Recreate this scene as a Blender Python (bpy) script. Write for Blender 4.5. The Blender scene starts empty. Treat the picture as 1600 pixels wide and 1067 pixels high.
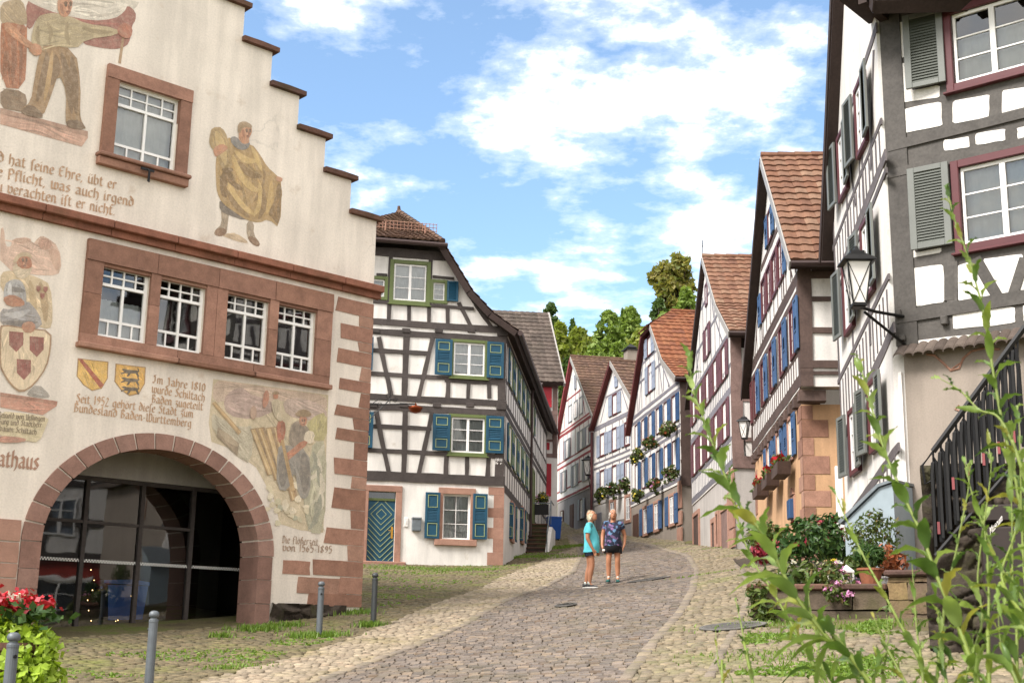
import bpy, math, random
import numpy as np
from math import radians, sin, cos, pi, sqrt, atan2
from mathutils import Vector, Matrix
from mathutils.geometry import tessellate_polygon
random.seed(7); RNG = np.random.default_rng(7)
SC = bpy.context.scene; COL = SC.collection

# ---------------------------------------------------------------- camera
F = 2050.0; PITCH = radians(13.0); ROLL = radians(-1.0)          # focal length for a 1600 px wide frame
CAM = np.array([0.0, 0.0, 1.6])
_c, _s = cos(PITCH), sin(PITCH)
FWD = np.array([0, _c, _s]); _rt = np.array([1.0, 0, 0]); _dn = np.array([0, _s, -_c])
RT = cos(ROLL)*_rt + sin(ROLL)*_dn; DN = -sin(ROLL)*_rt + cos(ROLL)*_dn
cd = bpy.data.cameras.new('camera'); cam = bpy.data.objects.new('camera', cd); COL.objects.link(cam)
cd.sensor_width = 36; cd.lens = F/1600*36; cd.clip_start = 0.1; cd.clip_end = 3000; cd.dof.use_dof = True; cd.dof.focus_distance = 24; cd.dof.aperture_fstop = 10
cam.matrix_world = Matrix(((RT[0], -DN[0], -FWD[0], CAM[0]), (RT[1], -DN[1], -FWD[1], CAM[1]), (RT[2], -DN[2], -FWD[2], CAM[2]), (0, 0, 0, 1)))
SC.camera = cam

# ---------------------------------------------------------------- light
SUN_EL, SUN_AZ = radians(46), radians(234)       # azimuth of the sun, clockwise from +Y (behind the viewer, to the left)
sd = bpy.data.lights.new('sun', 'SUN'); sd.energy = 2.3; sd.angle = radians(18); sd.color = (1.0, 0.96, 0.92)
sun = bpy.data.objects.new('sun', sd); COL.objects.link(sun)
_sv = Vector((sin(SUN_AZ)*cos(SUN_EL), cos(SUN_AZ)*cos(SUN_EL), sin(SUN_EL)))
sun.rotation_euler = _sv.to_track_quat('Z', 'Y').to_euler()
SC.view_settings.view_transform = 'Standard'; SC.view_settings.look = 'None'
SC.cycles.transparent_max_bounces = 32; SC.view_settings.gamma = 1; SC.view_settings.exposure = 1.5

def ray(px, py):
    return FWD + RT*(px-800)/F + DN*(py-533.5)/F
def at(px, py, Y):
    d = ray(px, py); return Vector(CAM + d*(Y/d[1]))

W = bpy.data.worlds.new('World'); SC.world = W; W.use_nodes = True
def build_sky():
    nt = W.node_tree; N = nt.nodes; L = nt.links; N.clear()
    def nd(t, **k):
        n = N.new(t)
        for a, b in k.items(): setattr(n, a, b)
        return n
    def mth(op, a, b=None, clamp=False):
        n = nd('ShaderNodeMath', operation=op, use_clamp=clamp)
        for i, v in enumerate((a, b)):
            if v is None: continue
            if isinstance(v, (int, float)): n.inputs[i].default_value = v
            else: L.new(v, n.inputs[i])
        return n.outputs[0]
    tc = nd('ShaderNodeTexCoord')
    sky = nd('ShaderNodeTexSky', sky_type='NISHITA', sun_disc=False, sun_elevation=SUN_EL, sun_rotation=SUN_AZ,
             altitude=300, air_density=1.0, dust_density=0.6, ozone_density=1.6)
    sep = nd('ShaderNodeSeparateXYZ'); L.new(tc.outputs['Generated'], sep.inputs[0])
    zc = mth('MAXIMUM', mth('ADD', sep.outputs[2], 0.12), 0.05)
    cmb = nd('ShaderNodeCombineXYZ')
    L.new(mth('DIVIDE', sep.outputs[0], zc), cmb.inputs[0]); L.new(mth('DIVIDE', sep.outputs[1], zc), cmb.inputs[1])
    n1 = nd('ShaderNodeTexNoise'); n1.inputs['Scale'].default_value = 2.6; n1.inputs['Detail'].default_value = 9; n1.inputs['Roughness'].default_value = 0.62; n1.inputs['Distortion'].default_value = 0.25
    L.new(cmb.outputs[0], n1.inputs['Vector'])
    n2 = nd('ShaderNodeTexNoise'); n2.inputs['Scale'].default_value = 6.5; n2.inputs['Detail'].default_value = 10; n2.inputs['Roughness'].default_value = 0.6
    L.new(cmb.outputs[0], n2.inputs['Vector'])
    # where the cloud banks hang in the sky: direction, angular radius, weight
    banks = [((760, 190), 95, .26), ((880, 170), 120, .30), ((1010, 120), 150, .32), ((1100, 250), 90, .32), ((1180, 120), 120, .26), ((900, 30), 230, .22),
             ((1110, 60), 150, .22), ((880, 255), 60, .18), ((760, 290), 80, .10), ((740, 400), 70, .16), ((980, 440), 130, .22), ((880, 430), 100, .14), ((1120, 340), 80, .2),
             ((1240, 180), 80, .12), ((560, 20), 120, .06), ((700, 360), 60, .14), ((1060, 395), 80, .12), ((650, 60), 110, -.12), ((590, 180), 120, -.25), ((960, 340), 90, -.1), ((1180, 330), 40, .1)]
    acc = None
    for (p, r, w) in banks:
        d = ray(*p); d = d/np.linalg.norm(d)
        v = nd('ShaderNodeVectorMath', operation='DISTANCE'); v.inputs[1].default_value = d
        L.new(tc.outputs['Generated'], v.inputs[0])
        g = mth('SUBTRACT', 1.0, mth('DIVIDE', v.outputs['Value'], r*1.25/F), True)
        g = mth('MULTIPLY', mth('POWER', g, 0.8), w)
        acc = g if acc is None else mth('ADD', acc, g)
    nz = mth('ADD', mth('MULTIPLY', n1.outputs[0], 0.5), mth('MULTIPLY', n2.outputs[0], 0.5))
    dens = mth('ADD', mth('ADD', mth('MULTIPLY', mth('SUBTRACT', nz, .5), 2.5), .43), mth('MULTIPLY', acc, .43))
    # unseen cloud added behind the viewer and overhead to neutralise the blue ambient light
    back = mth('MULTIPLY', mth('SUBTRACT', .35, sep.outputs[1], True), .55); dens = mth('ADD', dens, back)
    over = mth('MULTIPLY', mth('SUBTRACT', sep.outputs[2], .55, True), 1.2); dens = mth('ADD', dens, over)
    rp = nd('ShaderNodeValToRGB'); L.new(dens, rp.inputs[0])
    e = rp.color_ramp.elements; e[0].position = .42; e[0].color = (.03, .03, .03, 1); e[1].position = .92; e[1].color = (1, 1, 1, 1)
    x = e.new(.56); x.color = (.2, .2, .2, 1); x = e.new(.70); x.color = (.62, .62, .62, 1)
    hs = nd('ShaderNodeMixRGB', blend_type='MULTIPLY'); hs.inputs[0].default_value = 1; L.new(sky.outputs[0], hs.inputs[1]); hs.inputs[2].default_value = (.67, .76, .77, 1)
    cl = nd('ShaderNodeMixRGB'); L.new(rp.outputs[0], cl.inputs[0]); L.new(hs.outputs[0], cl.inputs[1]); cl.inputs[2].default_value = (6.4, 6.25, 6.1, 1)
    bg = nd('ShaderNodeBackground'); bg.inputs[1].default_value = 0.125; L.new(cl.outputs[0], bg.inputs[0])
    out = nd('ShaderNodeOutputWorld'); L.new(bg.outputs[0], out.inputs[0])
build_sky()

# ---------------------------------------------------------------- materials
def hexc(h):
    h = h.lstrip('#'); r = [int(h[i:i+2], 16)/255 for i in (0, 2, 4)]
    return tuple(((c/12.92) if c <= .04045 else ((c+.055)/1.055)**2.4) for c in r)
def scl(c, k): return tuple(min(1, x*k) for x in c)
class NT:
    def __init__(s, name):
        s.m = bpy.data.materials.new(name); s.m.use_nodes = True; s.t = s.m.node_tree; s.N = s.t.nodes; s.L = s.t.links
        s.N.clear(); s.out = s.N.new('ShaderNodeOutputMaterial'); s.b = s.N.new('ShaderNodeBsdfPrincipled'); s.L.new(s.b.outputs[0], s.out.inputs[0])
        s.tc = s.N.new('ShaderNodeTexCoord')
    def n(s, t, **k):
        x = s.N.new(t)
        for a, b in k.items(): setattr(x, a, b)
        return x
    def noise(s, scale, detail=4, rough=.55, vec=None, stretch=None, dist=0):
        x = s.n('ShaderNodeTexNoise'); x.inputs['Scale'].default_value = scale; x.inputs['Detail'].default_value = detail
        x.inputs['Roughness'].default_value = rough; x.inputs['Distortion'].default_value = dist
        v = vec or s.tc.outputs['Object']
        if stretch:
            mp = s.n('ShaderNodeMapping'); mp.inputs['Scale'].default_value = stretch; s.L.new(v, mp.inputs[0]); v = mp.outputs[0]
        s.L.new(v, x.inputs['Vector']); return x.outputs[0]
    def ramp(s, f, stops):
        r = s.n('ShaderNodeValToRGB'); e = r.color_ramp.elements
        while len(e) < len(stops): e.new(.5)
        for k, (p, c) in enumerate(stops):
            e[k].position = p; e[k].color = (*c, 1) if len(c) == 3 else c
        s.L.new(f, r.inputs[0]); return r.outputs[0]
    def mix(s, f, a, b, mode='MIX'):
        x = s.n('ShaderNodeMixRGB', blend_type=mode)
        for i, v in enumerate((f, a, b)):
            if isinstance(v, (int, float)): x.inputs[i].default_value = v
            elif isinstance(v, tuple): x.inputs[i].default_value = (*v, 1)
            else: s.L.new(v, x.inputs[i])
        return x.outputs[0]
    def island(s):
        a = s.n('ShaderNodeMath', operation='ADD'); s.L.new(s.n('ShaderNodeNewGeometry').outputs['Random Per Island'], a.inputs[0]); s.L.new(s.n('ShaderNodeObjectInfo').outputs['Random'], a.inputs[1])
        f = s.n('ShaderNodeMath', operation='FRACT'); s.L.new(a.outputs[0], f.inputs[0]); return f.outputs[0]
    def objrand(s):
        return s.n('ShaderNodeObjectInfo').outputs['Random']
    def base(s, c):
        if isinstance(c, tuple): s.b.inputs['Base Color'].default_value = (*c, 1)
        else: s.L.new(c, s.b.inputs['Base Color'])
    def bump(s, h, strength=.3, dist=.02):
        b = s.n('ShaderNodeBump'); b.inputs['Strength'].default_value = strength; b.inputs['Distance'].default_value = dist
        s.L.new(h, b.inputs['Height']); s.L.new(b.outputs[0], s.b.inputs['Normal'])
    def set(s, **k):
        for a, v in k.items(): s.b.inputs[a.replace('_', ' ')].default_value = v
        return s
G1 = lambda k: (k, k, k)
def m_plaster(name, c, stain=.25, sc=1.0, bump=.25, dirt=None, crack=.0):
    t = NT(name); c = hexc(c)
    big = t.ramp(t.noise(.7*sc, 5, .6), [(.35, scl(c, 1-stain*.55)), (.62, scl(c, 1.03))])
    streak = t.ramp(t.noise(1.0, 4, .6, stretch=(3.2, 3.2, .35)), [(.42, G1(1-stain*.5)), (.6, G1(1))])
    col = t.mix(1, big, streak, 'MULTIPLY')
    spk = t.ramp(t.noise(38*sc, 3, .6), [(.3, G1(.88)), (.6, G1(1.0))]); col = t.mix(1, col, spk, 'MULTIPLY')
    if crack:
        v = t.n('ShaderNodeTexVoronoi', feature='DISTANCE_TO_EDGE'); v.inputs['Scale'].default_value = .55; ad = t.n('ShaderNodeMixRGB', blend_type='ADD'); ad.inputs[0].default_value = .35
        nz = t.n('ShaderNodeTexNoise'); nz.inputs['Scale'].default_value = 2.2; nz.inputs['Detail'].default_value = 6; t.L.new(t.tc.outputs['Object'], nz.inputs['Vector']); t.L.new(t.tc.outputs['Object'], ad.inputs[1]); t.L.new(nz.outputs['Color'], ad.inputs[2]); t.L.new(ad.outputs[0], v.inputs['Vector'])
        ln = t.ramp(v.outputs['Distance'], [(0, G1(1)), (.006, G1(0))]); mk = t.ramp(t.noise(.5, 3), [(.56, G1(0)), (.66, G1(crack))]); col = t.mix(t.mix(1, ln, mk, 'MULTIPLY'), col, scl(c, .45))
    if dirt: col = t.mix(t.ramp(t.noise(2.3, 6, .7), [(.60, G1(0)), (.72, G1(.6))]), col, hexc(dirt))
    t.base(col); t.set(Roughness=.93, Specular_IOR_Level=.2)
    t.bump(t.mix(.5, t.noise(11*sc, 5, .65), t.noise(60*sc, 3, .6)), bump, .02); return t.m
def m_wood(name, c, var=.3, bump=.3, rough=.75):
    t = NT(name); c = hexc(c); isl = t.island()
    col = t.ramp(t.noise(6, 6, .65, stretch=(.5, 1, .5), dist=.6), [(.3, scl(c, 1-var)), (.55, c), (.75, scl(c, 1+var*.6))])
    fine = t.ramp(t.noise(22, 4, .6), [(.3, G1(.8)), (.6, G1(1.05))]); col = t.mix(1, col, fine, 'MULTIPLY')
    col = t.mix(1, col, t.ramp(isl, [(0, G1(.82)), (1, G1(1.15))]), 'MULTIPLY')
    t.base(col); t.set(Roughness=rough, Specular_IOR_Level=.25); t.bump(t.noise(25, 5, .65, stretch=(.6, 1, .6)), bump, .012); return t.m
def m_stone(name, cols, spot=.3, bump=.5, moss=None, sc=1.0, rough=.9):
    t = NT(name); isl = t.island()
    col = t.ramp(isl, [(i/max(1, len(cols)-1), hexc(c)) for i, c in enumerate(cols)])
    col = t.mix(1, col, t.ramp(t.noise(4*sc, 6, .65), [(.3, G1(1-spot)), (.65, G1(1.08))]), 'MULTIPLY')
    col = t.mix(1, col, t.ramp(t.noise(35*sc, 3, .7), [(.3, G1(1-spot*.6)), (.6, G1(1.04))]), 'MULTIPLY')
    if moss: col = t.mix(t.ramp(t.noise(moss[2] if len(moss) > 2 else 1.1, 6, .7), [(.5, G1(0)), (.68, G1(moss[1]))]), col, hexc(moss[0]))
    t.base(col); t.set(Roughness=rough, Specular_IOR_Level=.25); t.bump(t.mix(.4, t.noise(9*sc, 6, .7), t.noise(50*sc, 3, .6)), bump, .02); return t.m
def m_paint(name, c, var=.12, rough=.5, bump=.05):
    t = NT(name); c = hexc(c)
    col = t.ramp(t.noise(3, 5, .6), [(.3, scl(c, 1-var)), (.65, scl(c, 1+var*.5))])
    col = t.mix(1, col, t.ramp(t.island(), [(0, G1(1-var)), (1, G1(1))]), 'MULTIPLY')
    t.base(col); t.set(Roughness=rough, Specular_IOR_Level=.35)
    if bump: t.bump(t.noise(30, 3), bump, .01)
    return t.m
def m_metal(name, c, rough=.45, metal=.7, var=.2):
    t = NT(name); c = hexc(c); t.base(t.ramp(t.noise(8, 5, .65), [(.3, scl(c, 1-var)), (.7, scl(c, 1+var*.5))]))
    t.set(Roughness=rough, Metallic=metal); return t.m
def m_leaf(name, cols, transl=.35, rough=.45):
    t = NT(name); isl = t.island()
    col = t.ramp(isl, [(i/max(1, len(cols)-1), hexc(c)) for i, c in enumerate(cols)])
    col = t.mix(1, col, t.ramp(t.noise(9, 3), [(.3, G1(.8)), (.7, G1(1.1))]), 'MULTIPLY')
    t.base(col); t.set(Roughness=rough, Specular_IOR_Level=.3)
    if transl:
        tr = t.n('ShaderNodeBsdfTranslucent'); t.L.new(t.mix(1, col, (1.3, 1.35, .75), 'MULTIPLY'), tr.inputs[0])
        mx = t.n('ShaderNodeMixShader'); mx.inputs[0].default_value = transl
        t.L.new(t.b.outputs[0], mx.inputs[1]); t.L.new(tr.outputs[0], mx.inputs[2]); t.L.new(mx.outputs[0], t.out.inputs[0])
    return t.m
def m_fresco(name, c, var=.22):
    t = NT(name); c = tuple(a*.82+b*.18 for a, b in zip(hexc(c), hexc('ddcdb9')))
    col = t.ramp(t.noise(3.2, 6, .7, stretch=(1.6, 1, .8), dist=.8), [(.3, scl(c, 1-var)), (.5, c), (.68, scl(c, 1+var))])
    col = t.mix(t.ramp(t.noise(14, 5, .7), [(.45, G1(.05)), (.75, G1(.35))]), col, hexc('d9c8b2'))
    t.base(col); t.set(Roughness=.95, Specular_IOR_Level=.1)
    tp = t.n('ShaderNodeBsdfTransparent'); mx = t.n('ShaderNodeMixShader'); wear = t.n('ShaderNodeMath', operation='MULTIPLY')
    t.L.new(t.ramp(t.noise(55, 4, .75), [(.38, G1(.06)), (.70, G1(.5))]), wear.inputs[0]); t.L.new(t.ramp(t.noise(1.7, 4, .6), [(.35, G1(.35)), (.65, G1(1))]), wear.inputs[1])
    t.L.new(wear.outputs[0], mx.inputs[0]); t.L.new(t.b.outputs[0], mx.inputs[1]); t.L.new(tp.outputs[0], mx.inputs[2]); t.L.new(mx.outputs[0], t.out.inputs[0]); return t.m
def m_glass(name, tint=(.86, .9, .9)):
    t = NT(name); N = t.N; N.remove(t.b)
    tr = t.n('ShaderNodeBsdfTransparent'); tr.inputs[0].default_value = (*tint, 1)
    gl = t.n('ShaderNodeBsdfGlossy'); gl.inputs['Roughness'].default_value = .02; gl.inputs[0].default_value = (1, 1, 1, 1)
    bp = t.n('ShaderNodeBump'); bp.inputs['Strength'].default_value = .06; bp.inputs['Distance'].default_value = .02
    t.L.new(t.noise(2.2, 1), bp.inputs['Height']); t.L.new(bp.outputs[0], gl.inputs['Normal'])
    fr = t.n('ShaderNodeFresnel'); fr.inputs[0].default_value = 1.95
    mx = t.n('ShaderNodeMixShader'); t.L.new(fr.outputs[0], mx.inputs[0]); t.L.new(tr.outputs[0], mx.inputs[1]); t.L.new(gl.outputs[0], mx.inputs[2])
    t.L.new(mx.outputs[0], t.out.inputs[0]); return t.m
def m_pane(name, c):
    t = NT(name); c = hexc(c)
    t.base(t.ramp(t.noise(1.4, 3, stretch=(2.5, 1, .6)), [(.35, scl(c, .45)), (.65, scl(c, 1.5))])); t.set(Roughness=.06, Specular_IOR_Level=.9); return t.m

M = dict(
    rathaus=m_plaster('cream lime plaster', 'e6dacc', .24, .8, .35, dirt='bba894', crack=.4),
    white=m_plaster('white limewash', 'ded9d3', .26, dirt='aaa298'), white2=m_plaster('white render', 'e4dfd9', .22, dirt='b0a698'), infill=m_plaster('white infill', 'e8e3dc', .26, dirt='b3a898'),
    ochre=m_plaster('ochre render', 'c79f7a', .3), greyrender=m_plaster('grey beige render', '92877c', .22), greybase=m_plaster('grey base render', '8d8886', .25), lightgrey=m_plaster('light grey render', 'b3aca6', .25),
    sand=m_stone('red sandstone', ['896656', '9a7362', 'a57d6a', '84604f', 'ab8673'], .28, .5), sandpink=m_stone('pink sandstone', ['977262', 'a47f6e', '8f6c5d'], .2, .35),
    sandarch=m_stone('arch sandstone', ['86665a', '957467', '7d5f54', '9c7c6f'], .25, .45), coping=m_stone('dark weathered sandstone', ['5f4438', '6b4d40', '54403a'], .4, .5, moss=('3d3a22', .7)),
    ledge=m_stone('sandstone ledge', ['8a5c4b', '94634f'], .35, .5, moss=('4a4026', .55)),
    rock=m_stone('dark mossy rock', ['3d352e', '4a4037', '332d27'], .5, .9, moss=('4c5220', .5)), ashlar=m_stone('tan rubble stone', ['6f5f4c', '7e6852', '62564a', '86704e'], .4, .8, moss=('5a5d2e', .5)),
    timber=m_wood('charcoal timber', '4a4340'), timbergrey=m_wood('grey timber', '524e4a', .25), timberbrown=m_wood('brown timber', '54443e'), timberlilac=m_wood('lilac brown timber', '7c655e'), timberred=m_wood('red timber', '8d4044', .2), timberslate=m_wood('slate grey timber', '77747a', .2), timbersteel=m_wood('mid grey timber', '625b5b', .2),
    soffit=m_wood('dark soffit boards', '3b2f2b', .25), soffitred=m_wood('dark red verge boards', '5a2c2a', .2),
    tile=m_stone('orange clay tile', ['5e4032', '735240', '7b5b48', '6d4b38', '7e6350', '664636'], .25, .3, moss=('5b3c2c', .55, 2.2)), tileorange=m_stone('bright clay tile', ['664030', '784b34', '7f543a', '72442c', '7b5039'], .22, .3, moss=('6d3b25', .5, 2.2)),
    tilebrown=m_stone('brown clay tile', ['584338', '624b3d', '4e3b32', '695142'], .25, .3, moss=('584a34', .5, 1.4)), tilegrey=m_stone('grey brown tile', ['4c423b', '564b44', '443b35', '5f544c'], .25, .3, moss=('433d34', .5, 1.4)),
    sashwhite=m_paint('white sash paint', 'e6e3df', .06, .45), cream=m_paint('cream sash paint', 'e3d8c6', .06, .45), trimgreen=m_paint('olive green trim', '5f6a3c', .1), trimred=m_paint('dark red trim', '55282b', .12), trimgrey=m_paint('grey trim', '98938d', .1), trimbrown=m_wood('brown trim', '5b4238', .2),
    petrol=m_paint('petrol blue shutter', '17485f', .14, .5), petroldark=m_paint('dark petrol panel', '11384c', .1), lime=m_paint('pale green line', '98a374', .08), blue=m_paint('blue shutter', '3d597e', .15), bluedark=m_paint('deep blue shutter', '2c4a70', .12), greyblue=m_paint('grey blue shutter', '8f98a8', .1), greyshut=m_paint('grey green shutter', '696b66', .1), greyslat=m_paint('dark louvre', '50534c', .1), maroon=m_paint('maroon shutter', '64424a', .14), redshut=m_paint('red shutter', 'a81f2e', .1), shutgrey=m_paint('grey shutter', '8a8a92', .1),
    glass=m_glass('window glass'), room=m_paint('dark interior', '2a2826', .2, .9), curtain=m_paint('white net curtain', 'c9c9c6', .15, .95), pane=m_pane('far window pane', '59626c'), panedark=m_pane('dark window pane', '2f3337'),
    iron=m_metal('black iron', '1b1a1a', .5, .5), zinc=m_metal('zinc grey', '6f767a', .5, .4), bollard=m_metal('grey bollard paint', '5c6165', .5, .2), bolldark=m_metal('dark bollard paint', '3a3d3e', .45, .2), brass=m_metal('brass', 'b98a3c', .3, .9), darkpipe=m_metal('brown downpipe', '3e2f2c', .5, .4), copper=m_metal('copper bowl', '7c3a1e', .4, .8),
    lampglass=m_paint('milky lamp glass', 'dcd8d2', .1, .2), mortar=m_plaster('mortar', 'c9bca8', .2),
)
# ---------------------------------------------------------------- mesh helpers
WORLD = {}
def reg(o, W_): WORLD[o.name] = W_; return o
def link(name, data, W_=None, parent=None):
    o = bpy.data.objects.new(name, data); COL.objects.link(o); W_ = W_ if W_ is not None else Matrix()
    if parent is not None:
        o.parent = parent; o.matrix_basis = WORLD[parent.name].inverted() @ W_
    else: o.matrix_basis = W_
    return reg(o, W_)
def tag(o, label=None, cat=None, group=None, kind=None):
    if label: o['label'] = label
    if cat: o['category'] = cat
    if group: o['group'] = group
    if kind: o['kind'] = kind
    return o
def thing(name, label, cat, loc, rz=0, group=None):
    o = bpy.data.objects.new(name, None); COL.objects.link(o); o.empty_display_size = .3
    W_ = Matrix.Translation(Vector(loc)) @ Matrix.Rotation(rz, 4, 'Z'); o.matrix_basis = W_
    tag(o, label, cat, group); return reg(o, W_)
class MB:
    def __init__(s): s.v = []; s.f = []; s.sm = False
    def add(s, vs, fs):
        b = len(s.v); s.v += [tuple(p) for p in vs]; s.f += [tuple(i+b for i in f) for f in fs]; return s
    def box(s, x0, x1, y0, y1, z0, z1, bev=0):
        if bev:
            b = min(bev, (x1-x0)*.3, (z1-z0)*.3)
            p = [(x0+b, z0), (x1-b, z0), (x1, z0+b), (x1, z1-b), (x1-b, z1), (x0+b, z1), (x0, z1-b), (x0, z0+b)]
            q = [(x0+b, z0+b), (x1-b, z0+b), (x1-b, z0+b), (x1-b, z1-b), (x1-b, z1-b), (x0+b, z1-b), (x0+b, z1-b), (x0+b, z0+b)]
            s.add([(x, y1, z) for x, z in p]+[(x, y0+b, z) for x, z in p], [tuple(range(7, -1, -1))]+[(i, (i+1) % 8, 8+(i+1) % 8, 8+i) for i in range(8)])
            c = len(s.v)-8; k = len(s.v)
            s.v += [(x0+b, y0, z0+b), (x1-b, y0, z0+b), (x1-b, y0, z1-b), (x0+b, y0, z1-b)]
            s.f += [(k, k+1, k+2, k+3), (c, c+1, k+1, k), (c+1, c+2, k+1), (c+2, c+3, k+2, k+1), (c+3, c+4, k+2), (c+4, c+5, k+3, k+2), (c+5, c+6, k+3), (c+6, c+7, k, k+3), (c+7, c, k)]
            return s
        return s.add([(x0, y0, z0), (x1, y0, z0), (x1, y1, z0), (x0, y1, z0), (x0, y0, z1), (x1, y0, z1), (x1, y1, z1), (x0, y1, z1)],
                     [(0, 3, 2, 1), (4, 5, 6, 7), (0, 1, 5, 4), (1, 2, 6, 5), (2, 3, 7, 6), (3, 0, 4, 7)])
    def prism(s, poly, y0, y1):            # poly in (x, z), extruded along y
        n = len(poly)
        a = sum(poly[i][0]*poly[(i+1) % n][1]-poly[(i+1) % n][0]*poly[i][1] for i in range(n))
        if a < 0: poly = poly[::-1]
        return s.add([(x, y0, z) for x, z in poly]+[(x, y1, z) for x, z in poly], [tuple(range(n)), tuple(range(2*n-1, n-1, -1))]+[(i, n+i, n+(i+1) % n, (i+1) % n) for i in range(n)])
    def frame(s, x0, x1, z0, z1, g, y0, y1):
        a = [(x0, z0), (x1, z0), (x1, z1), (x0, z1)]; b = [(x0+g, z0+g), (x1-g, z0+g), (x1-g, z1-g), (x0+g, z1-g)]
        return s.add([(x, y0, z) for x, z in a+b]+[(x, y1, z) for x, z in a+b], [q for i in range(4) for j in [(i+1) % 4] for q in ((i, j, 4+j, 4+i), (8+i, 8+j, j, i), (4+i, 4+j, 12+j, 12+i), (8+j, 8+i, 12+i, 12+j))])
    def hprism(s, poly, z0, z1):           # poly in (x, y), extruded along z
        n = len(poly)
        a = sum(poly[i][0]*poly[(i+1) % n][1]-poly[(i+1) % n][0]*poly[i][1] for i in range(n))
        if a < 0: poly = poly[::-1]
        return s.add([(x, y, z0) for x, y in poly]+[(x, y, z1) for x, y in poly], [tuple(range(n-1, -1, -1)), tuple(range(n, 2*n))]+[(i, (i+1) % n, n+(i+1) % n, n+i) for i in range(n)])
    def bar(s, p, q, w, y0, y1):           # straight timber from p to q (x, z) of width w
        p = Vector(p); q = Vector(q); d = (q-p).normalized(); n = Vector((-d[1], d[0]))*w/2
        return s.prism([tuple(p+n), tuple(p-n), tuple(q-n), tuple(q+n)], y0, y1)
    def face(s, pts): return s.add(pts, [tuple(range(len(pts)))])
    def tube(s, pts, r, n=6, cap=True):
        pts = [Vector(p) for p in pts]; m = len(pts); rr = r if isinstance(r, (list, tuple)) else [r]*m
        vs = []; up = Vector((0, 0, 1))
        for i in range(m):
            d = (pts[min(i+1, m-1)]-pts[max(i-1, 0)]).normalized()
            a = d.cross(up if abs(d.z) < .95 else Vector((1, 0, 0))).normalized(); b = a.cross(d)
            vs += [pts[i]+(a*cos(2*pi*k/n)+b*sin(2*pi*k/n))*rr[i] for k in range(n)]
        fs = [(i*n+k, i*n+(k+1) % n, (i+1)*n+(k+1) % n, (i+1)*n+k) for i in range(m-1) for k in range(n)]
        if cap: fs += [tuple(range(n-1, -1, -1)), tuple((m-1)*n+k for k in range(n))]
        return s.add(vs, fs)
    def lathe(s, prof, n=16, c=(0, 0, 0), sx=1, sy=1):
        vs = [(c[0]+r*cos(2*pi*k/n)*sx, c[1]+r*sin(2*pi*k/n)*sy, c[2]+z) for r, z in prof for k in range(n)]
        m = len(prof); fs = [(i*n+k, i*n+(k+1) % n, (i+1)*n+(k+1) % n, (i+1)*n+k) for i in range(m-1) for k in range(n)]
        fs += [tuple(range(n-1, -1, -1)), tuple((m-1)*n+k for k in range(n))]
        return s.add(vs, fs)
    def rings(s, rs, n=14):               # rs: (cx, cy, z, rx, ry)
        vs = [(cx+rx*cos(2*pi*k/n), cy+ry*sin(2*pi*k/n), z) for cx, cy, z, rx, ry in rs for k in range(n)]
        m = len(rs); fs = [(i*n+k, i*n+(k+1) % n, (i+1)*n+(k+1) % n, (i+1)*n+k) for i in range(m-1) for k in range(n)]
        fs += [tuple(range(n-1, -1, -1)), tuple((m-1)*n+k for k in range(n))]
        return s.add(vs, fs)
    def blob(s, c, r, n=8, jit=.15, sq=(1, 1, 1)):
        vs = [(0, 0, -1)]; 
        for i in range(1, n//2):
            t = pi*i/(n//2)
            vs += [(sin(t)*cos(2*pi*k/n), sin(t)*sin(2*pi*k/n), -cos(t)) for k in range(n)]
        vs.append((0, 0, 1)); R = n//2-1
        vs = [tuple(c[j]+v[j]*r*sq[j]*(1+random.uniform(-jit, jit)) for j in range(3)) for v in vs]
        fs = [(0, 1+(k+1) % n, 1+k) for k in range(n)]+[(1+i*n+k, 1+i*n+(k+1) % n, 1+(i+1)*n+(k+1) % n, 1+(i+1)*n+k) for i in range(R-1) for k in range(n)]
        fs += [(1+(R-1)*n+k, 1+(R-1)*n+(k+1) % n, len(vs)-1) for k in range(n)]
        return s.add(vs, fs)
    def islands(s):
        par = list(range(len(s.v)))
        def fd(i):
            while par[i] != i: par[i] = par[par[i]]; i = par[i]
            return i
        for f in s.f:
            a = fd(f[0])
            for i in f[1:]: par[fd(i)] = a
        out = {}; mp = {}
        for i in range(len(s.v)):
            m = out.setdefault(fd(i), MB()); mp[i] = len(m.v); m.v.append(s.v[i])
        for f in s.f: out[fd(f[0])].f.append(tuple(mp[i] for i in f))
        return [m for m in out.values() if m.f]
    def mesh(s, name, mat, smooth=False):
        me = bpy.data.meshes.new(name); me.from_pydata(s.v, [], s.f); me.validate()
        for m_ in (mat if isinstance(mat, (list, tuple)) else [mat]): me.materials.append(m_)
        if smooth or s.sm: me.polygons.foreach_set('use_smooth', [True]*len(me.polygons))
        me.update(); return me
    def put(s, name, mat, parent=None, W_=None, smooth=False):
        if parent is not None and W_ is None: W_ = WORLD[parent.name]
        return link(name, s.mesh(name, mat, smooth), W_, parent)
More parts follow.
